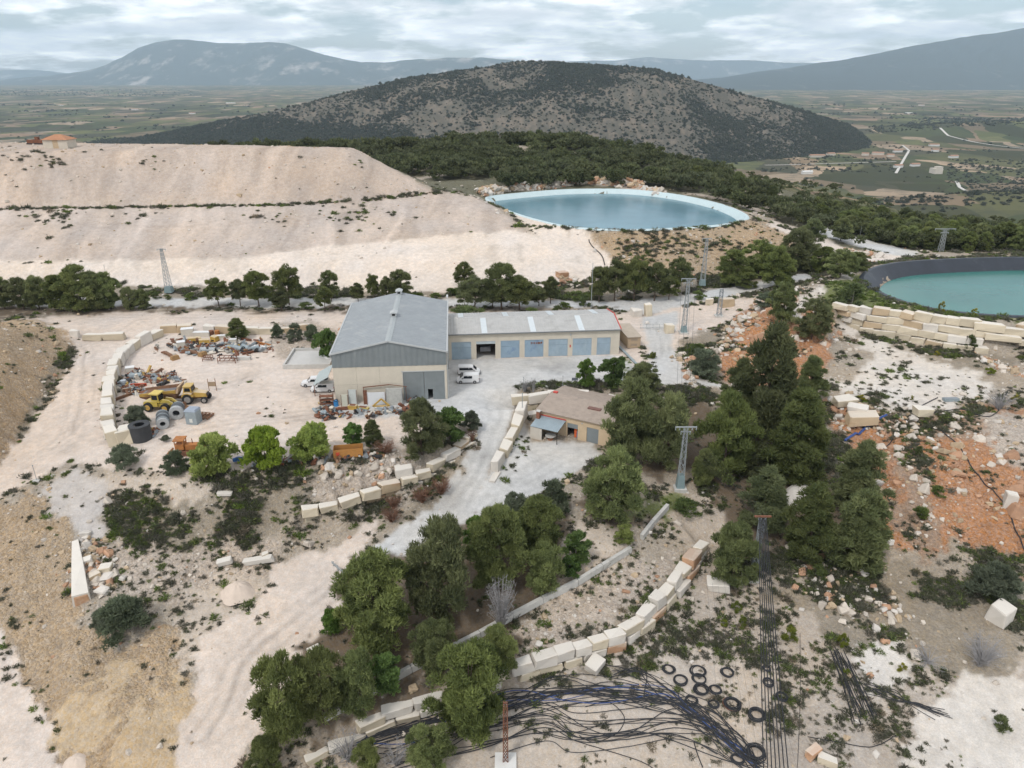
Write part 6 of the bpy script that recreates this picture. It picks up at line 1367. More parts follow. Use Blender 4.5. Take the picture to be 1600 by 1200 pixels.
# ---------------------------------------------------------------- vehicles and machines
m_car, m_glass, m_tyre, m_rim = mat('car_white', (.80, .80, .80), .3, .02, spec=.5), mat('tinted_glass', (.02, .025, .03), .15, .05, spec=.6), mat('tyre_rubber', (.03, .03, .03), .85, .2), mat('wheel_rim', (.35, .35, .36), .4, .05, 0, 0, .5)
m_plas, m_lamp, m_tail = mat('black_plastic', (.04, .04, .042), .6, .1), mat('headlamp', (.6, .62, .65), .2, .02), mat('tail_lamp', (.35, .03, .03), .3, .05)
def wheel(par, x, y, r, w, hub=None):
    wh_ = MB().cyl((x, y - w/2, r), (x, y + w/2, r), r, n=16).build('wheel', m_tyre, par); s = 1 if y > 0 else -1
    MB().cyl((x, y + s * (w/2 - .01), r), (x, y + s * (w/2 + .025), r), r * .6, n=12).build('rim', hub or m_rim, wh_)
def loft(k, secs):                              # closed shell through sections (x, half width low, half width top, z low, z top)
    V = []; n = len(secs)
    for x, wl_, wt, z0, z1 in secs: V += [(x, -wl_, z0), (x, wl_, z0), (x, wt, z1), (x, -wt, z1)]
    F = [(3, 2, 1, 0), tuple(4*(n-1) + i for i in range(4))]
    for i in range(n - 1): F += [(4*i + a, 4*i + (a+1) % 4, 4*(i+1) + (a+1) % 4, 4*(i+1) + a) for a in range(4)]
    return k.add(V, F)
def car(kind, loc, rz, label):
    r = thing('van' if kind == 'van' else 'pickup_truck' if kind == 'pickup' else 'car', loc, rz, label, 'van' if kind == 'van' else 'pickup' if kind == 'pickup' else 'car')
    L_ = 5.2 if kind == 'pickup' else 4.45; h = L_ / 2; top = 1.82 if kind != 'pickup' else 1.78
    k = MB(); loft(k, [(-h, .8, .78, .42, .95), (-h + .15, .88, .86, .32, 1.02), (0, .9, .88, .28, 1.04), (h - 1.0, .9, .86, .28, 1.02), (h - .35, .86, .8, .3, .9), (h, .72, .68, .4, .74)]); body = k.build('body', m_car, r)
    if kind == 'pickup': c = [(-.55, .86, .7, 1.03, top - .05), (-.3, .87, .72, 1.03, top), (.75, .87, .70, 1.03, top - .02), (1.55, .86, .68, 1.0, 1.06)]
    else: c = [(-h + .06, .86, .74, 1.0, top - .08), (-h + .3, .87, .76, 1.02, top), (.35, .87, .74, 1.02, top), (.8, .87, .70, 1.02, top - .12), (1.5, .86, .72, 1.0, 1.05)]
    k = MB(); loft(k, c); k.build('cabin', m_car, r)
    ws0, ws1 = (.85, 1.5) if kind != 'pickup' else (.83, 1.5); zt = top - .16
    MB().add([(ws1 - .06, -.68, 1.12), (ws1 - .06, .68, 1.12), (ws0 + .06, .62, zt + .02), (ws0 + .06, -.62, zt + .02)], [(0, 1, 2, 3)]).add([(ws1, -.68, 1.11), (ws1, .68, 1.11), (ws0 + .12, .62, zt + .03), (ws0 + .12, -.62, zt + .03)], [(0, 1, 2, 3)]).build('windscreen', m_glass, r)
    for s in (-1, 1):
        spans = ((-.05, .7), (-.9 if kind != 'pickup' else -.5, -.12)) if kind != 'van' else ((.05, .72), (-1.9, -.05))
        for a, b in spans:
            k = MB(); k.hexa([(a, s * .885, 1.12), (b + .18, s * .885, 1.12), (b + .18, s * .86, 1.12), (a, s * .86, 1.12)], [(a, s * .79, top - .22), (b - .05, s * .79, top - .22), (b - .05, s * .75, top - .22), (a, s * .75, top - .22)]); k.build('side_window', m_glass, r)
        wheel(r, h - .85, s * .82, .34, .22); wheel(r, -h + .85, s * .82, .34, .22)
        MB().box(.95, 1.1, s * .95 - .1, s * .95 + .1, 1.08, 1.24).build('mirror', m_plas, r)
        MB().box(h - .28, h - .02, s * .58 - .16, s * .58 + .16, .66, .8).build('headlight', m_lamp, r); MB().box(-h - .02, -h + .08, s * .72 - .07, s * .72 + .07, .8, 1.1).build('tail_light', m_tail, r)
    MB().box(h - .12, h + .06, -.75, .75, .3, .52).build('bumper', m_plas, r); MB().box(-h - .06, -h + .1, -.78, .78, .34, .56).build('bumper', m_plas, r)
    if kind == 'pickup':
        MB().box(-h + .12, -.62, -.72, .72, 1.03, 1.06).build('load_bed', m_plas, r)
        for s in (-1, 1): MB().box(-h + .02, -.6, s * .8 - .06, s * .8 + .06, 1.03, 1.3).build('bed_side', m_car, r)
        MB().box(-h - .02, -h + .1, -.8, .8, 1.0, 1.3).build('tailgate', m_car, r)
    return r
def gp(px, py): return tuple(G(px, py))
car('van', gp(733, 584), .02, 'white van parked behind its twin beside the warehouse'); car('car', gp(731, 597), math.pi + .02, 'white car parked in front of the white van')
car('pickup', gp(493, 602), math.pi + .1, 'white double-cab pickup left of the warehouse'); car('car', gp(505, 611), math.pi + .05, 'white car half under the grey lean-to')
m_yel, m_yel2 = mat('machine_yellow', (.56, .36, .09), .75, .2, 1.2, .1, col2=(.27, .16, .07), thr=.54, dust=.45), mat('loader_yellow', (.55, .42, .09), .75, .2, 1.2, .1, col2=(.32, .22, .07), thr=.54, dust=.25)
m_ora = mat('faded_orange', (.46, .19, .06), .7, .2, 1.5, .1, col2=(.25, .11, .06), thr=.55); m_steel = mat('grey_steel', (.30, .33, .35), .6, .15, 1, .1, .2); m_bsteel = mat('bluegrey_steel', (.33, .385, .41), .6, .15, 1, .1, .1); m_rb = mat('rusty_beam', (.22, .12, .075), .9, .25, 1.5, .2, col2=(.38, .22, .10), thr=.52)
m_dusty = mat('dusty_tyre', (.33, .31, .29), .95, .15, 2)
# dump truck, nose to +x
dt = thing('dump_truck', gp(287, 627), math.radians(3), 'old yellow articulated dump truck with a rusty tipping body', 'dump truck')
k = MB(); loft(k, [(-7.2, 1.1, 1.35, 1.35, 1.75), (-6.2, 1.15, 1.45, 1.0, 1.95), (-.9, 1.2, 1.5, 1.0, 2.3), (-.4, 1.2, 1.5, 1.9, 2.35)]); tb_ = k.build('tipping_body', m_rb, dt)
MB().add([(-6.9, -1.1, 1.86), (-1.1, -1.2, 2.36), (-1.1, 1.2, 2.36), (-6.9, 1.1, 1.86)], [(0, 1, 2, 3)]).build('load_floor', mat('bed_grey', (.20, .19, .19), .8, .15), tb_)
for s in (-1, 1): MB().hexa([(-7.1, s * 1.38, 1.6), (-.5, s * 1.48, 2.2), (-.5, s * 1.38, 2.2), (-7.1, s * 1.28, 1.6)], [(-7.1, s * 1.46, 2.25), (-.5, s * 1.56, 2.95), (-.5, s * 1.46, 2.95), (-7.1, s * 1.36, 2.25)]).build('side_board', m_yel if s < 0 else m_rb, tb_)
MB().hexa([(-.5, -1.5, 2.2), (-.2, -1.5, 2.2), (-.2, 1.5, 2.2), (-.5, 1.5, 2.2)], [(-.1, -1.5, 3.5), (.2, -1.5, 3.5), (.2, 1.5, 3.5), (-.1, 1.5, 3.5)]).build('headboard', mat('pale_rust', (.55, .40, .27), .8, .2), tb_)
MB().box(-6, 4.4, -.45, .45, .75, 1.0).build('chassis', m_rb, dt)
MB().box(.5, 2.3, -1.1, 1.1, 1.05, 2.1).build('lower_cab', m_yel, dt); cb = MB().hexa([(.6, -1.0, 2.1), (2.2, -1.0, 2.1), (2.2, 1.0, 2.1), (.6, 1.0, 2.1)], [(.75, -.9, 3.2), (2.0, -.9, 3.2), (2.0, .9, 3.2), (.75, .9, 3.2)]).build('cab', m_yel, dt)
MB().box(.62, 2.1, -.98, .98, 3.2, 3.32).build('cab_roof', mat('cab_roof_tan', (.62, .45, .18), .7, .1), cb); MB().hexa([(.85, -1.02, 2.35), (1.95, -1.02, 2.35), (1.95, -.95, 2.35), (.85, -.95, 2.35)], [(.92, -.95, 3.0), (1.85, -.95, 3.0), (1.85, -.88, 3.0), (.92, -.88, 3.0)]).build('side_window', m_glass, cb)
MB().hexa([(2.16, -.8, 2.3), (2.24, -.8, 2.3), (2.24, .8, 2.3), (2.16, .8, 2.3)], [(2.02, -.75, 3.05), (2.1, -.75, 3.05), (2.1, .75, 3.05), (2.02, .75, 3.05)]).build('windscreen', m_glass, cb)
MB().hexa([(2.31, -.85, 1.15), (4.6, -.75, 1.15), (4.6, .75, 1.15), (2.31, .85, 1.15)], [(2.31, -.8, 2.15), (4.5, -.65, 1.8), (4.5, .65, 1.8), (2.31, .8, 2.15)]).build('bonnet', m_yel, dt); MB().box(4.56, 4.68, -.55, .55, 1.2, 1.75).build('grille', m_plas, dt)
for s in (-1, 1):
    wheel(dt, 1.4, s * 1.35, .98, .6, m_dusty); wheel(dt, 4.2, s * 1.1, .62, .4, m_dusty); wheel(dt, -4.6, s * 1.2, .85, .6, m_dusty)
    MB().prism([(.35, 1.5), (.6, 2.0), (1.1, 2.22), (1.7, 2.22), (2.2, 2.0), (2.5, 1.5), (2.3, 1.5), (2.05, 1.85), (1.65, 2.05), (1.15, 2.05), (.78, 1.85), (.55, 1.5)], s * 1.35 - .32, s * 1.35 + .32, 'y').build('mudguard', m_yel, dt)
fr = thing('cage_frame', gp(333, 611), .05, 'rusty sheet frame on legs at the dump truck nose', 'frame')
for x in (-.7, .7): MB().beam((x, 0, 0), (x, 0, 2.6), .09).build('leg', m_rb, fr)
MB().box(-.66, .66, -.05, .05, 1.0, 1.9).build('panel', mat('old_board', (.40, .30, .2), .9, .2), fr)
# wheel loader
ld = thing('wheel_loader', gp(257, 640), math.radians(-8), 'yellow wheel loader with raised cab behind the grey drums', 'wheel loader')
MB().hexa([(-3.4, -.95, .9), (-.6, -.95, .9), (-.6, .95, .9), (-3.4, .95, .9)], [(-3.2, -.85, 1.7), (-.6, -.9, 2.0), (-.6, .9, 2.0), (-3.2, .85, 1.7)]).build('engine_cover', m_yel2, ld)
cb = MB().hexa([(-1.7, -.8, 2.0), (-.2, -.8, 1.6), (-.2, .8, 1.6), (-1.7, .8, 2.0)], [(-1.6, -.75, 3.2), (-.3, -.75, 3.2), (-.3, .75, 3.2), (-1.6, .75, 3.2)]).build('cab', m_yel2, ld)
MB().box(-1.85, -.05, -.95, .95, 3.2, 3.4).build('cab_roof', mat('roof_yellow', (.70, .55, .16), .6, .08), cb); MB().box(-1.5, -.45, -.83, -.77, 2.2, 3.05).build('side_window', m_glass, cb); MB().box(-.3, -.18, -.65, .65, 2.0, 3.05).build('windscreen', m_glass, cb)
for s in (-1, 1):
    MB().prism([(-.2, 1.5), (.4, 2.3), (1.6, 2.2), (3.2, 1.0), (3.5, .5), (3.1, .5), (2.6, 1.1), (1.4, 1.75), (.5, 1.7)], s * .55 - .12, s * .55 + .12, 'y').build('lift_arm', m_yel2, ld); wheel(ld, -2.3, s * 1.1, .85, .55, m_yel); wheel(ld, 1.0, s * 1.1, .85, .55, m_yel)
MB().box(-.6, 1.6, -.6, .6, .7, 1.4).build('front_frame', m_yel2, ld); MB().prism([(3.2, .2), (4.4, .05), (4.6, .3), (3.7, .5), (3.5, 1.3), (3.2, 1.2)], -1.35, 1.35, 'y').build('bucket', m_rb, ld)
# bulldozer
bd = thing('bulldozer', gp(291, 708), math.radians(4), 'rusty orange bulldozer half hidden by the yellow-green tree', 'bulldozer')
cb = MB().box(-1.3, .1, -.75, .75, 1.0, 1.9).build('cab', m_ora, bd); MB().box(-1.45, .25, -.9, .9, 2.55, 2.7).build('cab_roof', m_ora, cb)
for x in (-1.25, .05):
    for y in (-.7, .7): MB().box(x - .06, x + .06, y - .06, y + .06, 1.91, 2.54).build('pillar', m_ora, cb)
MB().box(.15, 2.1, -.55, .55, .8, 1.7).build('engine_hood', m_ora, bd); MB().cyl((1.2, .2, 1.7), (1.2, .2, 2.5), .07, n=8).build('exhaust', m_rust, bd)
for s in (-1, 1): MB().prism([(-1.7, .35), (-1.4, .05), (1.6, .05), (1.9, .35), (1.6, .8), (-1.4, .8)], s * .95 - .22, s * .95 + .22, 'y').build('track', m_rust, bd)
MB().prism([(2.5, .1), (2.75, .2), (2.65, .7), (2.8, 1.2), (2.6, 1.2), (2.45, .7)], -1.6, 1.6, 'y').build('blade', m_ora, bd)
MB().prism([(-2.9, .2), (-2.6, .05), (-1.9, .7), (-2.1, .9)], -.4, .4, 'y').build('ripper', m_ora, bd)
# drums, vats, boxes
def rolls(px, py, rz, rs_, label, name='grinding_drum'):
    t = thing(name, gp(px, py), rz, label, 'drum'); y = 0
    for ln, ro, ri, m in rs_:
        MB().ring((0, y, rs_[0][1]), (0, y + ln, rs_[0][1]), ro, ri, 24).build('ring', m, t); y += ln + .01
    return t
dk = mat('dark_roll', (.11, .12, .13), .7, .2, 2)
rolls(256, 671, .42, [(.5, 1.0, .45, mat('pale_metal', (.46, .47, .47), .6, .1)), (.4, 1.08, .5, m_steel), (1.2, 1.02, .6, dk), (.25, 1.12, .6, m_steel), (1.1, 1.04, .6, dk), (.4, 1.1, .7, m_steel)], 'long ribbed steel drum with a pale end ring, lying in the yard')
rolls(277, 656, .28, [(.75, 1.22, .6, mat('pale_metal', (.46, .47, .47), .6, .1)), (1.7, 1.15, .7, dk), (.5, 1.05, .7, m_bsteel)], 'shorter drum with broad white ring beside the grey cabinet')
vt = thing('black_vat', gp(222, 686), 0, 'big black open-topped rubber vat at the scrap yard corner', 'vat')
MB().ring((0, 0, 0), (0, 0, 2.6), 1.65, 1.35, 28).build('shell', mat('black_rubber', (.06, .062, .066), .8, .2, 1), vt); MB().ring((0, 0, 2.61), (0, 0, 2.75), 1.7, .85, 28).build('rim', mat('black_rubber', (.06, .062, .066), .8, .2, 1), vt)
cbx = thing('steel_cabinet', gp(304, 660), -.12, 'blue-grey steel cabinet standing beside the pallet', 'cabinet')
MB().box(-1.0, 1.0, -.9, .9, 0, 2.4).build('body', m_bsteel, cbx); MB().hexa([(-1.08, -.98, 2.41), (1.08, -.98, 2.41), (1.08, .98, 2.41), (-1.08, .98, 2.41)], [(-.9, -.8, 2.75), (.9, -.8, 2.75), (.9, .8, 2.75), (-.9, .8, 2.75)]).build('hood', mat('lilac_steel', (.34, .39, .46), .5, .08), cbx); MB().box(-.3, .25, -.93, -.904, .4, 1.1).build('data_plate', mat('plate_white', (.7, .72, .68), .6, .05), cbx)
pl = thing('pallet_grid', gp(321, 652), -.2, 'brown grid pallet lying right of the steel cabinet', 'pallet')
for q in range(4): MB().box(-1.3 + q * .72, -1.1 + q * .72, -1.1, 1.1, .1, .4).build('beam', m_rb, pl)
for q in range(5): MB().box(-1.3, 1.26, -1.1 + q * .5, -.95 + q * .5, .41, .5).build('slat', m_rb, pl)
sk = thing('skip', gp(545, 712), math.radians(9), 'orange open steel skip under the small green tree', 'skip')
m_skip = mat('skip_orange', (.50, .24, .07), .7, .15, 1)
for a, b, c, d in ((-2.3, 2.3, -.9, -.82), (-2.3, 2.3, .82, .9), (-2.3, -2.22, -.81, .81), (2.22, 2.3, -.81, .81)): MB().box(a, b, c, d, .15, 1.6).build('side', m_skip, sk)
MB().box(-2.3, 2.3, -.9, .9, .05, .14).build('floor', m_rust, sk); MB().box(-1.9, -1.3, -.915, -.905, .6, 1.2).build('red_mark', mat('red_print', (.65, .1, .05), .6, .05), sk)
bt = thing('blue_tarp', gp(378, 722), .1, 'bright blue tarpaulin roll between the yellow-green trees', 'tarpaulin'); MB().tube([(-1.3, 0, .4), (-.5, .05, .55), (.4, 0, .45), (1.2, -.05, .42)], [.3, .42, .4, .3], 10).build('roll', mat('tarp_blue', (.05, .18, .50), .5, .1), bt); MB().tube([(-.8, -.2, .9), (.7, -.2, .9)], .05, 6).build('strap', m_plas, bt)
# scrap pieces
def scrap(name, px, py, rz, label, cat, parts):
    t = thing(name, gp(px, py), rz, label, cat)
    for pn, k, m in parts: k.build(pn, m, t)
    return t
def arm(px, py, rz, ln, label):
    scrap('excavator_arm', px, py, rz, label, 'machine arm', [('boom', MB().prism([(-ln/2, .1), (-ln/4, .75), (ln/4, .7), (ln/2, .35), (ln/2, .05), (0, .25)], -.28, .28, 'y'), m_rb), ('bracket', MB().hexa([(ln/2, -.8, 0), (ln/2 + 1.3, -.8, 0), (ln/2 + 1.3, .8, 0), (ln/2, .8, 0)], [(ln/2 + .1, -.7, .8), (ln/2 + 1.1, -.7, .9), (ln/2 + 1.1, .7, .9), (ln/2 + .1, .7, .8)]), mat('rust_ochre', (.36, .22, .10), .9, .2, 1.5)), ('pin', MB().cyl((-ln/2 + .1, -.4, .3), (-ln/2 + .1, .4, .3), .15, n=10), m_rust)])
arm(263, 556, -.72, 5.0, 'rusty boom with square end plate, lying left of its twin'); arm(297, 552, -.42, 6.0, 'longer ochre boom lying right of its twin')
def housing(px, py, rz, s, label): scrap('machine_housing', px, py, rz, label, 'machine part', [('hood', MB().hexa([(-s, -.8, 0), (s, -.8, 0), (s, .8, 0), (-s, .8, 0)], [(-s * .9, -.65, 1.3), (s * .85, -.65, 1.1), (s * .85, .65, 1.1), (-s * .9, .65, 1.3)]), m_yel), ('slot', MB().box(-s * .5, s * .5, -.83, -.79, .3, .55), m_dark), ('edge', MB().box(-s - .04, s + .04, -.84, .84, -.05, .08), m_rust)])
housing(305, 535, .45, 1.5, 'yellow engine hood left of two on the scrap heap'); housing(320, 538, .4, 1.2, 'yellow engine hood right of two on the scrap heap'); housing(336, 533, -.3, .7, 'small yellow hood behind the pair')
def tank(px, py, rz, ln, r, m, label, name='steel_tube'):
    scrap(name, px, py, rz, label, 'tube', [('shell', MB().ring((-ln/2, 0, r), (ln/2, 0, r), r, r * .8, 18), m), ('flange', MB().ring((-ln/2 - .12, 0, r), (-ln/2 + .08, 0, r), r * 1.14, r * .82, 18), m), ('flange', MB().ring((ln/2 - .08, 0, r), (ln/2 + .12, 0, r), r * 1.14, r * .82, 18), m)])
tank(326, 550, -.02, 3.0, .55, mat('pale_steel', (.42, .45, .46), .5, .1), 'pale grey cylinder lying in front of the yellow hoods'); tank(372, 547, -.55, 2.8, .5, m_bsteel, 'blue-grey tube first of the crossed tubes'); tank(385, 546, -.75, 2.6, .5, m_bsteel, 'blue-grey tube second of the crossed tubes'); tank(396, 547, .5, 2.2, .45, m_bsteel, 'blue-grey tube rightmost of the crossed tubes'); tank(213, 590, .2, 2.0, .5, m_bsteel, 'blue-grey tube in the scrap by the block wall')
tank(360, 545, .3, 1.6, .45, m_bsteel, 'short blue-grey tube left of the crossed tubes')
def frame_(px, py, rz, w, d, h, label, m=None):
    m = m or m_rust; ps = []
    for x in (-w/2, w/2):
        for y in (-d/2, d/2): ps.append(('post', MB().beam((x, y, 0), (x, y, h), .12), m))
    for z in (h * .4, h):
        for y in (-d/2, d/2): ps.append(('rail', MB().beam((-w/2, y, z + .07), (w/2, y, z + .07), .1), m))
        for x in np.linspace(-w/2 + .3, w/2 - .3, 4): ps.append(('crossbar', MB().beam((x, -d/2, z + .18), (x, d/2, z + .18), .09), m))
    scrap('metal_rack', px, py, rz, label, 'rack', ps)
frame_(356, 566, .03, 3.6, 1.3, 1.2, 'long rusty steel frame at the front of the scrap heap'); frame_(325, 563, .1, 1.9, 1.0, .9, 'short rusty frame beside the long one'); frame_(268, 590, .2, 1.8, 1.0, .8, 'rusty rack behind the dump truck body')
scrap('concrete_beam', 378, 562, -.02, 'grey concrete beam next to the long frame', 'beam', [('beam', MB().box(-1.9, 1.9, -.4, .4, 0, .7), concrete), ('lug', MB().cyl((-1.2, 0, .7), (-1.2, 0, .85), .1, n=8), m_rust)])
for px, py, rz, w, d, h, lab in ((294, 524, .3, 2.6, 1.6, 1.7, 'white steel box at the back of the scrap heap'), (316, 525, .05, 3.6, 1.2, 1.0, 'long white box behind the yellow hoods'), (284, 543, .4, 1.6, 1.4, 1.4, 'white bin left of the yellow hoods'), (365, 537, .1, 1.4, 1.0, 1.1, 'small cream crate in front of the young pine'), (404, 544, -.35, 2.8, 1.4, .35, 'flat white panel at the scrap heap end'), (204, 580, .4, 1.6, 1.3, .9, 'white bin by the curved block wall'), (345, 528, .2, 2.6, .9, .6, 'low white trough behind the scrap tubes')):
    scrap('steel_box', px, py, rz, lab, 'box', [('body', MB().box(-w/2, w/2, -d/2, d/2, 0, h), m_white), ('lid', MB().box(-w/2 - .05, w/2 + .05, -d/2 - .05, d/2 + .05, h + .003, h + .07), mat('white_paint', (.8, .8, .79), .5, .03))])
for px, py, m, lab in ((331, 524, m_rust, 'dark red barrel behind the scrap heap'), (340, 524, m_ora, 'orange barrel behind the scrap heap'), (194, 603, mat('grey_tank', (.45, .50, .55), .5, .1), 'pale blue-grey tank by the block wall')):
    scrap('barrel', px, py, 0, lab, 'barrel', [('shell', MB().cyl((0, 0, 0), (0, 0, 1.2), .55, n=16), m), ('hoop', MB().ring((0, 0, .4), (0, 0, .46), .58, .54, 16), m), ('hoop', MB().ring((0, 0, .8), (0, 0, .86), .58, .54, 16), m)])
for px, py, rz, ln, m, lab in ((192, 622, 1.0, 8.5, m_rb, 'long rusty girder leaning along the block wall'), (217, 603, .1, 3.0, mat('signal_red', (.5, .09, .04), .7, .15), 'red steel beam behind the loader'), (268, 540, -.1, 2.2, m_rb, 'short rusty beam at the scrap heap edge'), (412, 539, -.5, 4.5, m_ora, 'orange beam beyond the white panel'), (392, 552, .6, 3.6, m_rust, 'dark rusty beam across the tubes'), (385, 532, -.4, 3.0, m_rust, 'brown girder right of the young pine')):
    scrap('girder', px, py, rz, lab, 'girder', [('web', MB().box(-ln/2, ln/2, -.05, .05, .08, .42), m), ('flange', MB().box(-ln/2, ln/2, -.18, .18, 0, .075), m), ('flange', MB().box(-ln/2, ln/2, -.18, .18, .425, .5), m)])
# clutter along the warehouse front and the scrap heap: bits too small to tell apart
bits = []
for L, n, sp in (([(505,625),(520,648),(560,648),(640,640)], 110, .6), ([(280,540),(340,546),(410,545)], 330, 1.9), ([(205,585),(240,590),(270,595)], 120, 1.3), ([(195,600),(215,615)], 60, .9), ([(498,638),(510,655)], 50, .6), ([(640,625),(650,640)], 25, .5), ([(230,665),(240,680)], 20, .5), ([(590,712),(530,715),(400,722)], 70, .6)):
    at, Lg = along([Vector(G(*c)) for c in L])
    for _ in range(n):
        c = at(random.uniform(0, Lg)); bits.append((c.x + random.gauss(0, sp), c.y + random.gauss(0, sp), c.z + random.uniform(-.05, .35)))
bits = np.array(bits)
BM = []
for q, m in enumerate((m_rust, m_rb, m_steel, m_bsteel, m_plas, m_yel, m_white, mat('dirty_panel', (.42, .40, .36), .8, .2))):
    b_ = MB()
    if q % 2: b_.box(-.5, .5, -.12, .12, -.1, .1).box(.3, .5, -.3, .3, -.15, .15)
    else: b_.cyl((-.5, 0, 0), (.5, .1, .05), .13, .16, 8).box(-.2, .3, -.3, .1, -.1, .15)
    o = b_.build('scrap_bit', m); BM.append(o.data); bpy.data.objects.remove(o)
s = RNG.uniform(.4, 1.9, len(bits)); scatter('scrap_litter', bits, np.stack([s * 1.3, s, s], 1), rots(len(bits), .5), RNG.choice(8, len(bits), p=[.2, .16, .16, .06, .16, .04, .12, .10]), BM, 'small rusty and grey scrap metal strewn in the yard', 'scrap metal')
# larger things leaning on the warehouse front
def wf(u, v): return (wh.location.x + u * math.cos(WYAW) - v * math.sin(WYAW), wh.location.y + u * math.sin(WYAW) + v * math.cos(WYAW), 0)
def lean(name, u, v, w, h, m, label, cat, d=.12, extra=None):
    t = thing(name, wf(u, v), WYAW, label, cat); MB().hexa([(-w/2, -d, 0), (w/2, -d, 0), (w/2, 0, 0), (-w/2, 0, 0)], [(-w/2, .15, h), (w/2, .15, h), (w/2, .15 + d, h), (-w/2, .15 + d, h)]).build('panel', m, t)
    for x in (-w/2 + .06, w/2 - .06): MB().beam((x, -d - .04, 0), (x, .15 - .04, h), .07).build('batten', extra or m_rust, t)
lean('white_sheet', 7.6, -1.4, 3.4, 2.3, mat('white_sheet', (.74, .76, .78), .5, .05, .6), 'wide white sheet leaning on the warehouse front', 'panel')
lean('grey_mesh_panel', 10.9, -1.6, 3.0, 3.0, mat('mesh_grey', (.46, .46, .43), .8, .2, 2.5), 'tall pale slatted cage panel next to the sliding door', 'panel', .5, m_steel)
lean('window_frame_sheet', 3.3, -1.2, 1.6, 2.9, mat('pale_glazing', (.60, .64, .62), .4, .1), 'pale glazed frame leaning left of the white sheet', 'panel'); lean('pale_board', 1.9, -1.8, 1.3, 2.2, mat('pale_board', (.62, .62, .52), .7, .1), 'cream board beside the blue drum', 'panel')
lean('dark_grating', 5.6, -1.2, .7, 2.7, m_rust, 'narrow rusty grating leaning on the warehouse', 'panel')
k = MB(); k.beam((5.2, -.35, 3.0), (10.0, -.35, 3.4), .14); t = thing('conveyor_arm', wf(0, 0), WYAW, 'thin rusty bar propped along the warehouse wall', 'bar'); k.build('bar', m_rust, t); MB().beam((10.0, -.35, 3.4), (13.2, -.6, 3.0), .1).build('bar', m_rust, t); MB().beam((5.3, -.35, 0), (5.3, -.35, 3.0), .1).build('prop', m_rust, t); MB().beam((13.0, -.55, 0), (13.0, -.55, 3.0), .1).build('prop', m_rust, t)
t = thing('blue_drum', wf(.3, -1.6), 0, 'small bright blue drum by the warehouse corner', 'drum'); MB().cyl((0, 0, 0), (0, 0, 1.1), .42, n=14).build('shell', mat('drum_blue', (.06, .28, .62), .5, .1), t); MB().ring((0, 0, 1.1), (0, 0, 1.16), .44, .3, 14).build('rim', m_plas, t)
t = thing('shelf_rack', wf(-1.4, -1.2), .1, 'rusty shelving rack beside the warehouse corner', 'rack')
for z in (.4, 1.1, 1.8): MB().box(-1.2, 1.2, -.5, .5, z, z + .12).build('shelf', m_rust, t)
for x in (-1.15, 1.15):
    for y in (-.45, .45): MB().box(x - .05, x + .05, y - .05, y + .05, 0, 2.2).build('post', m_rust, t)
t = thing('yellow_bracket', wf(8.4, -2.4), WYAW, 'yellow triangular steel bracket on the ground before the white sheet', 'bracket')
for a, b in (((-1.4, 0, .1), (.2, 0, 1.5)), ((.2, 0, 1.5), (1.6, 0, .1)), ((-1.4, 0, .1), (1.6, 0, .1))): MB().beam(a, b, .3, .28).build('arm', m_yel, t)
for u, w, m, lab in ((3.5, .8, m_yel, 'yellow box on the ground at the warehouse front'), (5.3, 1.1, m_yel2, 'low yellow plate lying at the warehouse front'), (1.6, 1.3, m_rust, 'rusty trough at the warehouse front')):
    t = thing('steel_part', wf(u, -3.2), random.uniform(-.3, .3), lab, 'machine part'); MB().box(-w, w, -.4, .4, 0, .8 if w < 1 else .35).build('body', m, t); MB().box(-w * .6, w * .6, -.25, .25, .81 if w < 1 else .36, .95 if w < 1 else .45).build('cap', m_rust, t)
# rusty machines far away on the dump top
for q, (px, lab) in enumerate(((18, 'rusty machine at the far left on the dump top'), (36, 'rusty machine next to the hut on the dump top'))):
    c = G(px, 232); t = thing('old_machine', (c[0], c[1] + 14, float(zat(c[0], c[1] + 14))), .1, lab, 'machine'); MB().box(-2.4, 2.0, -.8, .8, .4, 1.6).build('body', m_rust, t); MB().box(.6, 1.8, -.7, .7, 1.61, 2.6).build('cab', m_rust, t); MB().box(-2.6, 2.4, -1, 1, 0, .39).build('skid', m_plas, t)
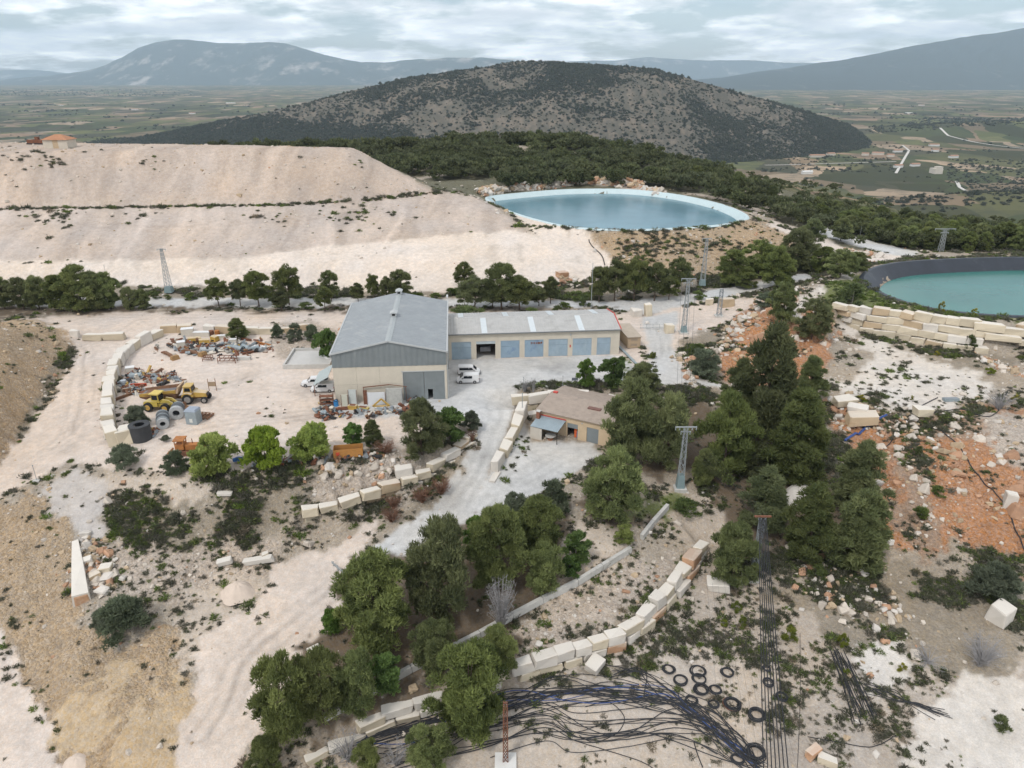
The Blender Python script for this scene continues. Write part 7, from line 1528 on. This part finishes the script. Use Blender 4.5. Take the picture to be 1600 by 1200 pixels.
# ---------------------------------------------------------------- masts, wires, hoses
m_galv = mat('galvanised', (.40, .43, .44), .55, .08, 1, 0, .3); m_wire = mat('cable_black', (.03, .031, .034), .6, .1); m_tealbase = mat('teal_grey', (.24, .32, .33), .6, .1)
TOPS = {}
def lattice(px, py, ytop, wb, wt, label, arms, base=None, foot=True, m=None, key=None, z=None):
    m = m or m_galv; b = G(px, py) if z is None else P(px, py, z); h = height_to(b, ytop); t = thing('lattice_mast', tuple(b), 0, label, 'mast')
    if foot: MB().box(-wb, wb, -wb, wb, -.4, .28).build('footing', concrete, t)
    z0 = .3
    if base: MB().hexa([(-wb*.62, -wb*.62, .29), (wb*.62, -wb*.62, .29), (wb*.62, wb*.62, .29), (-wb*.62, wb*.62, .29)], [(-wb*.5, -wb*.5, base), (wb*.5, -wb*.5, base), (wb*.5, wb*.5, base), (-wb*.5, wb*.5, base)]).build('base_sleeve', m_tealbase, t)
    n = max(5, int(h / 1.1)); zs = np.linspace(z0, h, n + 1); hw = lambda z_: (wb + (wt - wb) * z_ / h) / 2
    for sx in (-1, 1):
        for sy in (-1, 1): MB().beam((sx * hw(z0), sy * hw(z0), z0), (sx * hw(h), sy * hw(h), h), .08).build('leg', m, t)
    k = MB()
    for a, c in zip(zs[:-1], zs[1:]):
        for q, (s1, s2) in enumerate((((-1, -1), (1, -1)), ((1, -1), (1, 1)), ((1, 1), (-1, 1)), ((-1, 1), (-1, -1)))):
            k.beam((s1[0] * hw(a), s1[1] * hw(a), a), (s2[0] * hw(c), s2[1] * hw(c), c), .055); k.beam((s2[0] * hw(a), s2[1] * hw(a), a), (s1[0] * hw(c), s1[1] * hw(c), c), .055)
    br = k.build('bracing', m, t); br['kind'] = 'stuff'
    ends = []
    for dz, ln, ins in arms:
        a_ = MB().box(-ln/2, ln/2, -.09, .09, h - dz, h - dz + .16).build('crossarm', m, t)
        for x in np.linspace(-ln/2 + .1, ln/2 - .1, ins):
            MB().cyl((x, 0, h - dz), (x, 0, h - dz - .45), .07, .05, 7).build('insulator', mat('insulator_glass', (.45, .52, .52), .3, .05), a_); ends.append((b[0] + x, b[1], b[2] + h - dz - .45))
    if key: TOPS[key] = ends
    return t, b, h
lattice(1062, 763, 668, 1.0, .5, 'near lattice mast with T crossarm amid the pines', [(0, 3.4, 6), (.8, 1.6, 2)], 2.6, key='near')
lattice(265, 458, 388, 1.6, .5, 'lattice mast standing alone before the pale dump', [(.3, 2.4, 3)], 1.9, False, key='left')
lattice(1068, 520, 436, 1.1, .5, 'lattice mast with double crossarm at the gate lane', [(0, 3.4, 4), (1.0, 2.2, 2)], 1.6, key='gate')
lattice(1123, 494, 453, 1.0, .7, 'stubby dark lattice mast on the pale side road', [(0, 1.0, 2)], None, m=m_steel)
lattice(1097, 447, 372, 1.3, .5, 'tall lattice mast rising from the thicket under the blue reservoir', [(.2, 2.6, 3)], 1.8, False, key='far')
lattice(1469, 394, 358, 1.3, .7, 'lattice mast with flat crossarm behind the black-lined reservoir', [(0, 6.5, 4), (1.1, 2.5, 2)], None, False)
rl, rb_, rh = lattice(790, 1192, 1098, .55, .42, 'rusty lattice pole on a white footing at the bottom edge', [(.1, .5, 2)], None, False, m_rust)
MB().box(-1.2, 1.2, -1.0, 1.0, -.6, .45).build('white_footing', mat('white_footing', (.78, .77, .74), .8, .05), rl)
cp_, cb_, ch_ = lattice(1176, 905, 808, .7, .6, 'cable pole with rusty crossarm and black cable bundle', [(0, 1.2, 2)], None, True, m_steel)
MB().box(-1.15, 1.15, -.12, .12, ch_ + .02, ch_ + .22).build('top_bar', m_rust, cp_)
for px, py, yt, lab in ((923,490,412,'thin tall pole behind the garages'),(1200,402,376,'thin pole on the far pale road'),(1238,348,326,'short pole beside the far road'),(1343,372,353,'thin pole on the far grey road'),(58,752,728,'slim post in a white base at the left track'),(818,612,590,'slim fence post left on the yard hedge'),(879,610,588,'slim fence post near the sign board'),(816,655,615,'thin rod rising behind the workshop chimney'),(168,440,415,'slim pole in the left pine belt')):
    b = G(px, py); h = height_to(b, yt); t = thing('pole', tuple(b), 0, lab, 'pole'); MB().cyl((0, 0, -.2), (0, 0, h), .09 if h > 5 else .05, .06 if h > 5 else .04, 7).build('shaft', m_galv, t); MB().cyl((0, 0, h), (0, 0, h + .12), .1, n=7).build('cap', m_galv, t)
    if px == 58: MB().box(-.5, .5, -.35, .35, -.1, .25).build('base', concrete, t)
def wire(a, b, sag, r, n=18):
    a, b = Vector(a), Vector(b); return [tuple(a.lerp(b, t) - Vector((0, 0, sag * 4 * t * (1 - t)))) for t in np.linspace(0, 1, n)], r
def wires(name, pairs, label):
    for q, (a, b, sag, r) in enumerate(pairs):
        pts_, r_ = wire(a, b, sag, r); k = MB(); k.tube(pts_, r_, 4); tag(k.build(name, m_wire), label, 'wire', label)
near = TOPS['near']
wires('power_line', [(near[i], tuple(np.array([cb_[0] + (i - 2.5) * .35, cb_[1], cb_[2] + ch_ + .1])), .5, .018) for i in range(6)], 'thin power line from the near mast to the cable pole')
wires('power_line', [(TOPS['near'][i], TOPS['gate'][i], 1.2, .02) for i in range(4)], 'thin power line from the near mast to the gate mast')
wires('power_line', [(TOPS['gate'][i], TOPS['far'][i], 2.0, .022) for i in range(3)], 'thin power line from the gate mast to the tall thicket mast')
# bundle dropping from the cable pole towards the viewer
for q in range(7):
    e_ = P(1188 + q * 7, 1290, -12.5); a = np.array([cb_[0] - .5 + q * .16, cb_[1] - .1, cb_[2] + ch_ - .1])
    pts_, r_ = wire(a, (e_[0], e_[1], e_[2] + 3), .5, .06, 24); k = MB(); k.tube(pts_, r_, 5); tag(k.build('black_cable', m_wire), 'thick black cable hanging from the cable pole in the bundle', 'cable', 'cables of the pole bundle')
for q in range(9):
    a = P(1104 + q * 9, 905 + (q % 3) * 5, -5.5); e_ = P(1140 + q * 16, 1290, -11.5); pts_, r_ = wire(a, e_, .4, .011, 16); k = MB(); k.tube(pts_, r_, 3); tag(k.build('thin_wire', mat('wire_grey', (.09, .09, .09), .6, .1)), 'thin wire strung over the lower ground beside the cable bundle', 'wire', 'thin wires left of the bundle')
# hoses on the ground
def smooth_line(L, n=60):
    q = np.array(L, float); t = np.linspace(0, len(q) - 1, n); out_ = []
    for a in t:
        i = min(int(a), len(q) - 2); f = a - i; p0, p1, p2, p3 = q[max(i-1, 0)], q[i], q[i+1], q[min(i+2, len(q)-1)]
        out_.append(.5 * ((2*p1) + (-p0+p2)*f + (2*p0-5*p1+4*p2-p3)*f*f + (-p0+3*p1-3*p2+p3)*f**3))
    return out_
m_hose, m_bluehose = mat('hose_black', (.035, .037, .042), .55, .2), mat('hose_blue', (.05, .10, .30), .5, .15)
def hose(L, r, label, m=None, group=None, lift=.0, n=60):
    w = [G(x, y) for x, y in L]; p = smooth_line([(a[0], a[1]) for a in w], n); k = MB()
    k.tube([(x, y, float(zat(x, y)) + r + lift + .03) for x, y in p], r, 5); return tag(k.build('hose', m or m_hose), label, 'hose', group)
B1 = [(560,1165),(640,1140),(720,1115),(800,1098),(880,1085),(960,1086),(1040,1098),(1090,1120),(1140,1160),(1190,1200)]
B2 = [(955,1053),(1000,1060),(1040,1080),(1075,1105),(1110,1130),(1150,1165),(1180,1200)]
B3 = [(600,1200),(680,1175),(760,1152),(840,1130),(900,1150),(980,1148),(1060,1145),(1120,1165),(1170,1195)]
for base, n, lab in ((B1, 26, 'black hose in the wide bundle sweeping below the curved wall'), (B2, 12, 'black hose in the short thick bundle above the coils'), (B3, 14, 'black hose in the loose lower tangle near the bottom edge')):
    for q in range(n):
        oy = random.gauss(0, 8 if base is B1 else 6 if base is B2 else 17); s1, s2 = random.gauss(0, 11), random.uniform(.5, 2.2); L = [(x + random.gauss(0, 8), y + oy + s1 * math.sin(i_ * s2) * .8 + random.gauss(0, 4)) for i_, (x, y) in enumerate(base)]
        if random.random() < .4: L = L[random.randint(0, 2):]
        if random.random() < .4: L = L[:-random.randint(1, 2)]
        blue = base is B1 and q % 9 == 4
        hose(L, random.uniform(.036, .062), 'blue hose lying in the wide black bundle' if blue else lab, m_bluehose if blue else None, 'blue hoses of the wide bundle' if blue else lab, random.uniform(0, .2))
hose([(915,1105),(950,1098),(975,1120),(965,1145),(930,1160),(905,1150)], .05, 'single black hose looping in a ring within the tangle'); hose([(1084,1160),(1090,1180),(1098,1200)], .06, 'short straight black hose on the bare sand'); hose([(830,1140),(920,1165),(1000,1190),(1030,1210)], .05, 'lone black hose crossing to the bottom edge')
for q in range(16): hose([(1296 + q * 1.5 + random.gauss(0, 5), 1020 + random.gauss(0, 8)), (1318 + q * 1.8 + random.gauss(0, 3), 1075), (1336 + q * 2 + random.gauss(0, 4), 1130 + random.gauss(0, 10))], .05, 'straight black pipe in the stack right of the cable bundle', None, 'pipes of the straight stack', random.uniform(0, .25), 12)
for q in range(10): hose([(1350 + random.gauss(0, 6), 1075 + random.gauss(0, 6)), (1395, 1088 + random.gauss(0, 6)), (1430 + random.gauss(0, 10), 1100), (1468 + random.gauss(0, 8), 1116 + random.gauss(0, 5))], .04, 'grey-black hose in the small tangle right of the straight stack', None, 'hoses of the small tangle', random.uniform(0, .2), 20)
hose([(1360,725),(1400,680),(1430,645),(1465,622)], .09, 'black pipe climbing from the orange slope to the platform'); hose([(1450,650),(1500,640),(1550,650),(1575,610)], .08, 'black pipe looping beside the platform end'); hose([(1455,660),(1500,700),(1530,745),(1570,790),(1600,860)], .09, 'black pipe running down the orange slope'); hose([(1320,690),(1350,672),(1385,650)], .22, 'blue plastic pipe under the platform rocks', m_bluehose); hose([(1250,990),(1250,1100),(1246,1200)], .03, 'slim hose right of the cable bundle')
hose([(920,375),(925,385),(940,400),(945,415)], .15, 'dark pipe down the scrub bank under the blue reservoir'); hose([(1262,1152),(1310,1160),(1360,1168),(1400,1150)], .05, 'black hose lying across the sand below the straight stack')
sgp = thing('gutter_channel', (0, 0, 0), 0, 'grey metal channel running down from the garage corner', 'channel'); c0, c1 = G(967, 543), G(996, 572); k = MB(); k.beam(c0 + [0, 0, .3], c1 + [0, 0, .25], .5, .25); k.build('channel', m_bsteel, sgp); k = MB(); k.beam(c1 + [0, 0, .2], np.array(G(1006, 590)) + [0, 0, .2], .6, .2); k.build('channel', m_bsteel, sgp)
bp_ = G(1485, 626); t = thing('blue_trough', tuple(bp_), .05, 'grey-blue plastic trough on the platform edge', 'trough'); MB().box(-1.4, 1.4, -.5, .5, 0, .5).build('body', m_bsteel, t); MB().box(-1.3, 1.3, -.4, .4, .51, .56).build('inside', m_steel, t)
COILS = [(1045,1047,20,'coil of thin black hose, topmost left of the group'),(1063,1064,23,'black coil just below the topmost left one'),(1090,1050,27,'large loose coil in the upper row'),(1136,1052,21,'black coil at the right of the upper row'),(1092,1062,24,'coil lying on the lower half of the large loose one'),(1096,1080,26,'dark coil in the middle of the group'),(1117,1078,20,'coil touching the middle coil on its right'),(1080,1096,21,'thin coil left in the lower row'),(1115,1102,18,'thin small coil in the lower row'),(1143,1102,29,'thick tyre-like coil with reddish band'),(1182,1120,28,'dark shaggy coil right of the thick one'),(1180,1178,34,'heavy black coil at the bottom by the cables'),(1153,1188,22,'thin coil at the bottom edge'),(1198,1046,12,'small coil beside the cable bundle'),(1222,1090,18,'thin coil right of the cable bundle'),(1200,1068,18,'faint coil crossing the cable bundle')]
for px, py, wp, lab in COILS:
    c = G(px, py); R = wp * px2m(c) / 2 * .92; t = thing('hose_coil', tuple(c), random.uniform(0, 6), lab, 'hose coil', 'hose coils on the lower ground'); thick = 'thick' in lab or 'heavy' in lab or 'dark' in lab
    for q in range(9 if thick else 6):
        r_ = R * random.uniform(.66 if thick else .82, 1.0); ox, oy, zz_ = random.gauss(0, .07), random.gauss(0, .07), .06 + q * (.05 if thick else .03); tx, ty = random.gauss(0, .05), random.gauss(0, .05)
        MB().tube([(ox + r_ * math.cos(a), oy + r_ * math.sin(a), zz_ + .06 + r_ * (tx * math.cos(a) + ty * math.sin(a))) for a in np.linspace(0, 6.2832, 25)], .055, 5).build('turn', m_hose, t)
    if 'reddish' in lab: MB().tube([(R * 1.02 * math.cos(a), R * 1.02 * math.sin(a), .25) for a in np.linspace(0, 6.2832, 25)], .05, 5).build('turn', m_rust, t)
# dead brush, bare shrubs
def bare(px, py, ytop, wpx, m, label, n=60, cat='dead bush', name='dead_bush'):
    b = G(px, py); h = max(.5, height_to(b, ytop)); w = wpx * px2m(b) / 2; t = thing(name, tuple(b), 0, label, cat); k = MB()
    for _ in range(n):
        a = random.uniform(0, 6.28); r_ = w * random.uniform(.4, 1); e_ = (math.cos(a) * r_, math.sin(a) * r_, h * random.uniform(.35, 1)); md_ = (e_[0] * .45 + random.gauss(0, .1), e_[1] * .45 + random.gauss(0, .1), e_[2] * .62); k.tube([(random.gauss(0, .1), random.gauss(0, .1), 0), md_, e_], [.05, .03, .012], 3)
        for _ in range(3):
            f = random.uniform(.5, 1); p0 = Vector(md_).lerp(Vector(e_), f); k.tube([tuple(p0), tuple(p0 + Vector((random.gauss(0, .35), random.gauss(0, .35), random.uniform(0, .4)))) ], [.02, .01], 3)
    o = k.build('twigs', m, t); o['kind'] = 'stuff'; MB().tube([(0, 0, -.2), (.03, .02, h * .3), (0, .05, h * .6)], [.12, .09, .04], 6).build('trunk', m, t)
m_twig, m_brown = mat('grey_twig', (.34, .33, .33), .9, .15), mat('dead_brown', (.22, .12, .08), .95, .25)
bare(783, 985, 905, 50, m_twig, 'bare silver-grey shrub in the pine grove', 150); bare(602, 708, 690, 40, m_brown, 'brown dead brush pile left of the retaining wall pine', 110); bare(650, 705, 690, 30, m_brown, 'brown brush under the retaining wall pine', 60); bare(690, 772, 748, 34, m_brown, 'brown dead branches at the road bend', 120); bare(660, 785, 762, 34, m_brown, 'dead branches in the middle of the verge pile', 100); bare(612, 815, 795, 34, m_brown, 'lowest brown brush pile on the road verge', 90); bare(615, 795, 775, 26, m_brown, 'brown brush between the verge piles', 60); bare(738, 690, 675, 16, m_brown, 'rusty brown bush at the road wall end', 50)
bare(545, 1190, 1150, 60, m_twig, 'grey leafless branches at the bottom left pines', 60); bare(1530, 1040, 1000, 70, m_twig, 'grey leafless thicket on the dark scrub', 140); bare(1450, 1035, 1020, 60, m_twig, 'fallen grey branches on the right scrub', 40); bare(820, 612, 593, 18, m_twig, 'dry purple-grey shrub at the hedge end', 50); bare(833, 612, 588, 12, m_twig, 'bare sapling on the yard hedge', 16)
bare(620, 1195, 1165, 50, m_twig, 'pale dead twigs below the half-buried wall', 40); bare(1560, 640, 610, 50, m_twig, 'grey dry thicket beyond the platform', 70)

# heaps of sand and gravel, crash barrier
def heap(px, py, wpx, h, m, label):
    b = G(px, py); R = wpx * px2m(b) / 2; t = thing('sand_heap', tuple(b + np.array([0, 0, -.25])), 0, label, 'heap'); n = 30; V = [(0, 0, h)]; F = []
    prof = [(.2, .97), (.45, .82), (.7, .5), (.88, .2), (1.05, 0)]
    for r_, z_ in prof: V += [(R * r_ * math.cos(6.2832 * i / n) * (1 + .09 * math.sin(i * .9 + px) + .05 * math.sin(i * 2.3)), R * r_ * math.sin(6.2832 * i / n) * (1 + .08 * math.cos(i * 1.1 + py)), h * z_ * (1 + .05 * math.sin(i * 1.7 + r_ * 5))) for i in range(n)]
    F = [(0, 1 + i, 1 + (i + 1) % n) for i in range(n)]
    for k_ in range(len(prof) - 1): F += [(1 + k_*n + i, 1 + (k_+1)*n + i, 1 + (k_+1)*n + (i+1) % n, 1 + k_*n + (i+1) % n) for i in range(n)]
    MB().add(V, F).build('sand', m, t, True)
heap(372, 925, 52, 1.7, mat('pale_sand', (.70, .585, .49), .95, .08, 1.2, .3), 'smooth pinkish sand heap in the gully left of the track')
heap(1250, 778, 60, 2.6, mat('white_gravel', (.66, .62, .57), .95, .1, 2, .4), 'pale gravel heap between the right grove pines')
heap(120, 1190, 40, 1.0, mat('pale_sand', (.70, .585, .49), .95, .08, 1.2, .3), 'low pale sand heap at the bottom left edge')
b0, b1 = G(519, 884), G(542, 908); t = thing('crash_barrier', tuple(b0), math.atan2(b1[1] - b0[1], b1[0] - b0[0]), 'short galvanised crash barrier at the road end by the pines', 'barrier'); ln = float(np.hypot(*(b1 - b0)[:2]))
MB().box(0, ln, -.05, .05, .45, .8).build('rail', m_galv, t)
for q in np.linspace(.2, ln - .2, 4): MB().box(q - .06, q + .06, .06, .18, -.4, .8).build('post', m_galv, t)
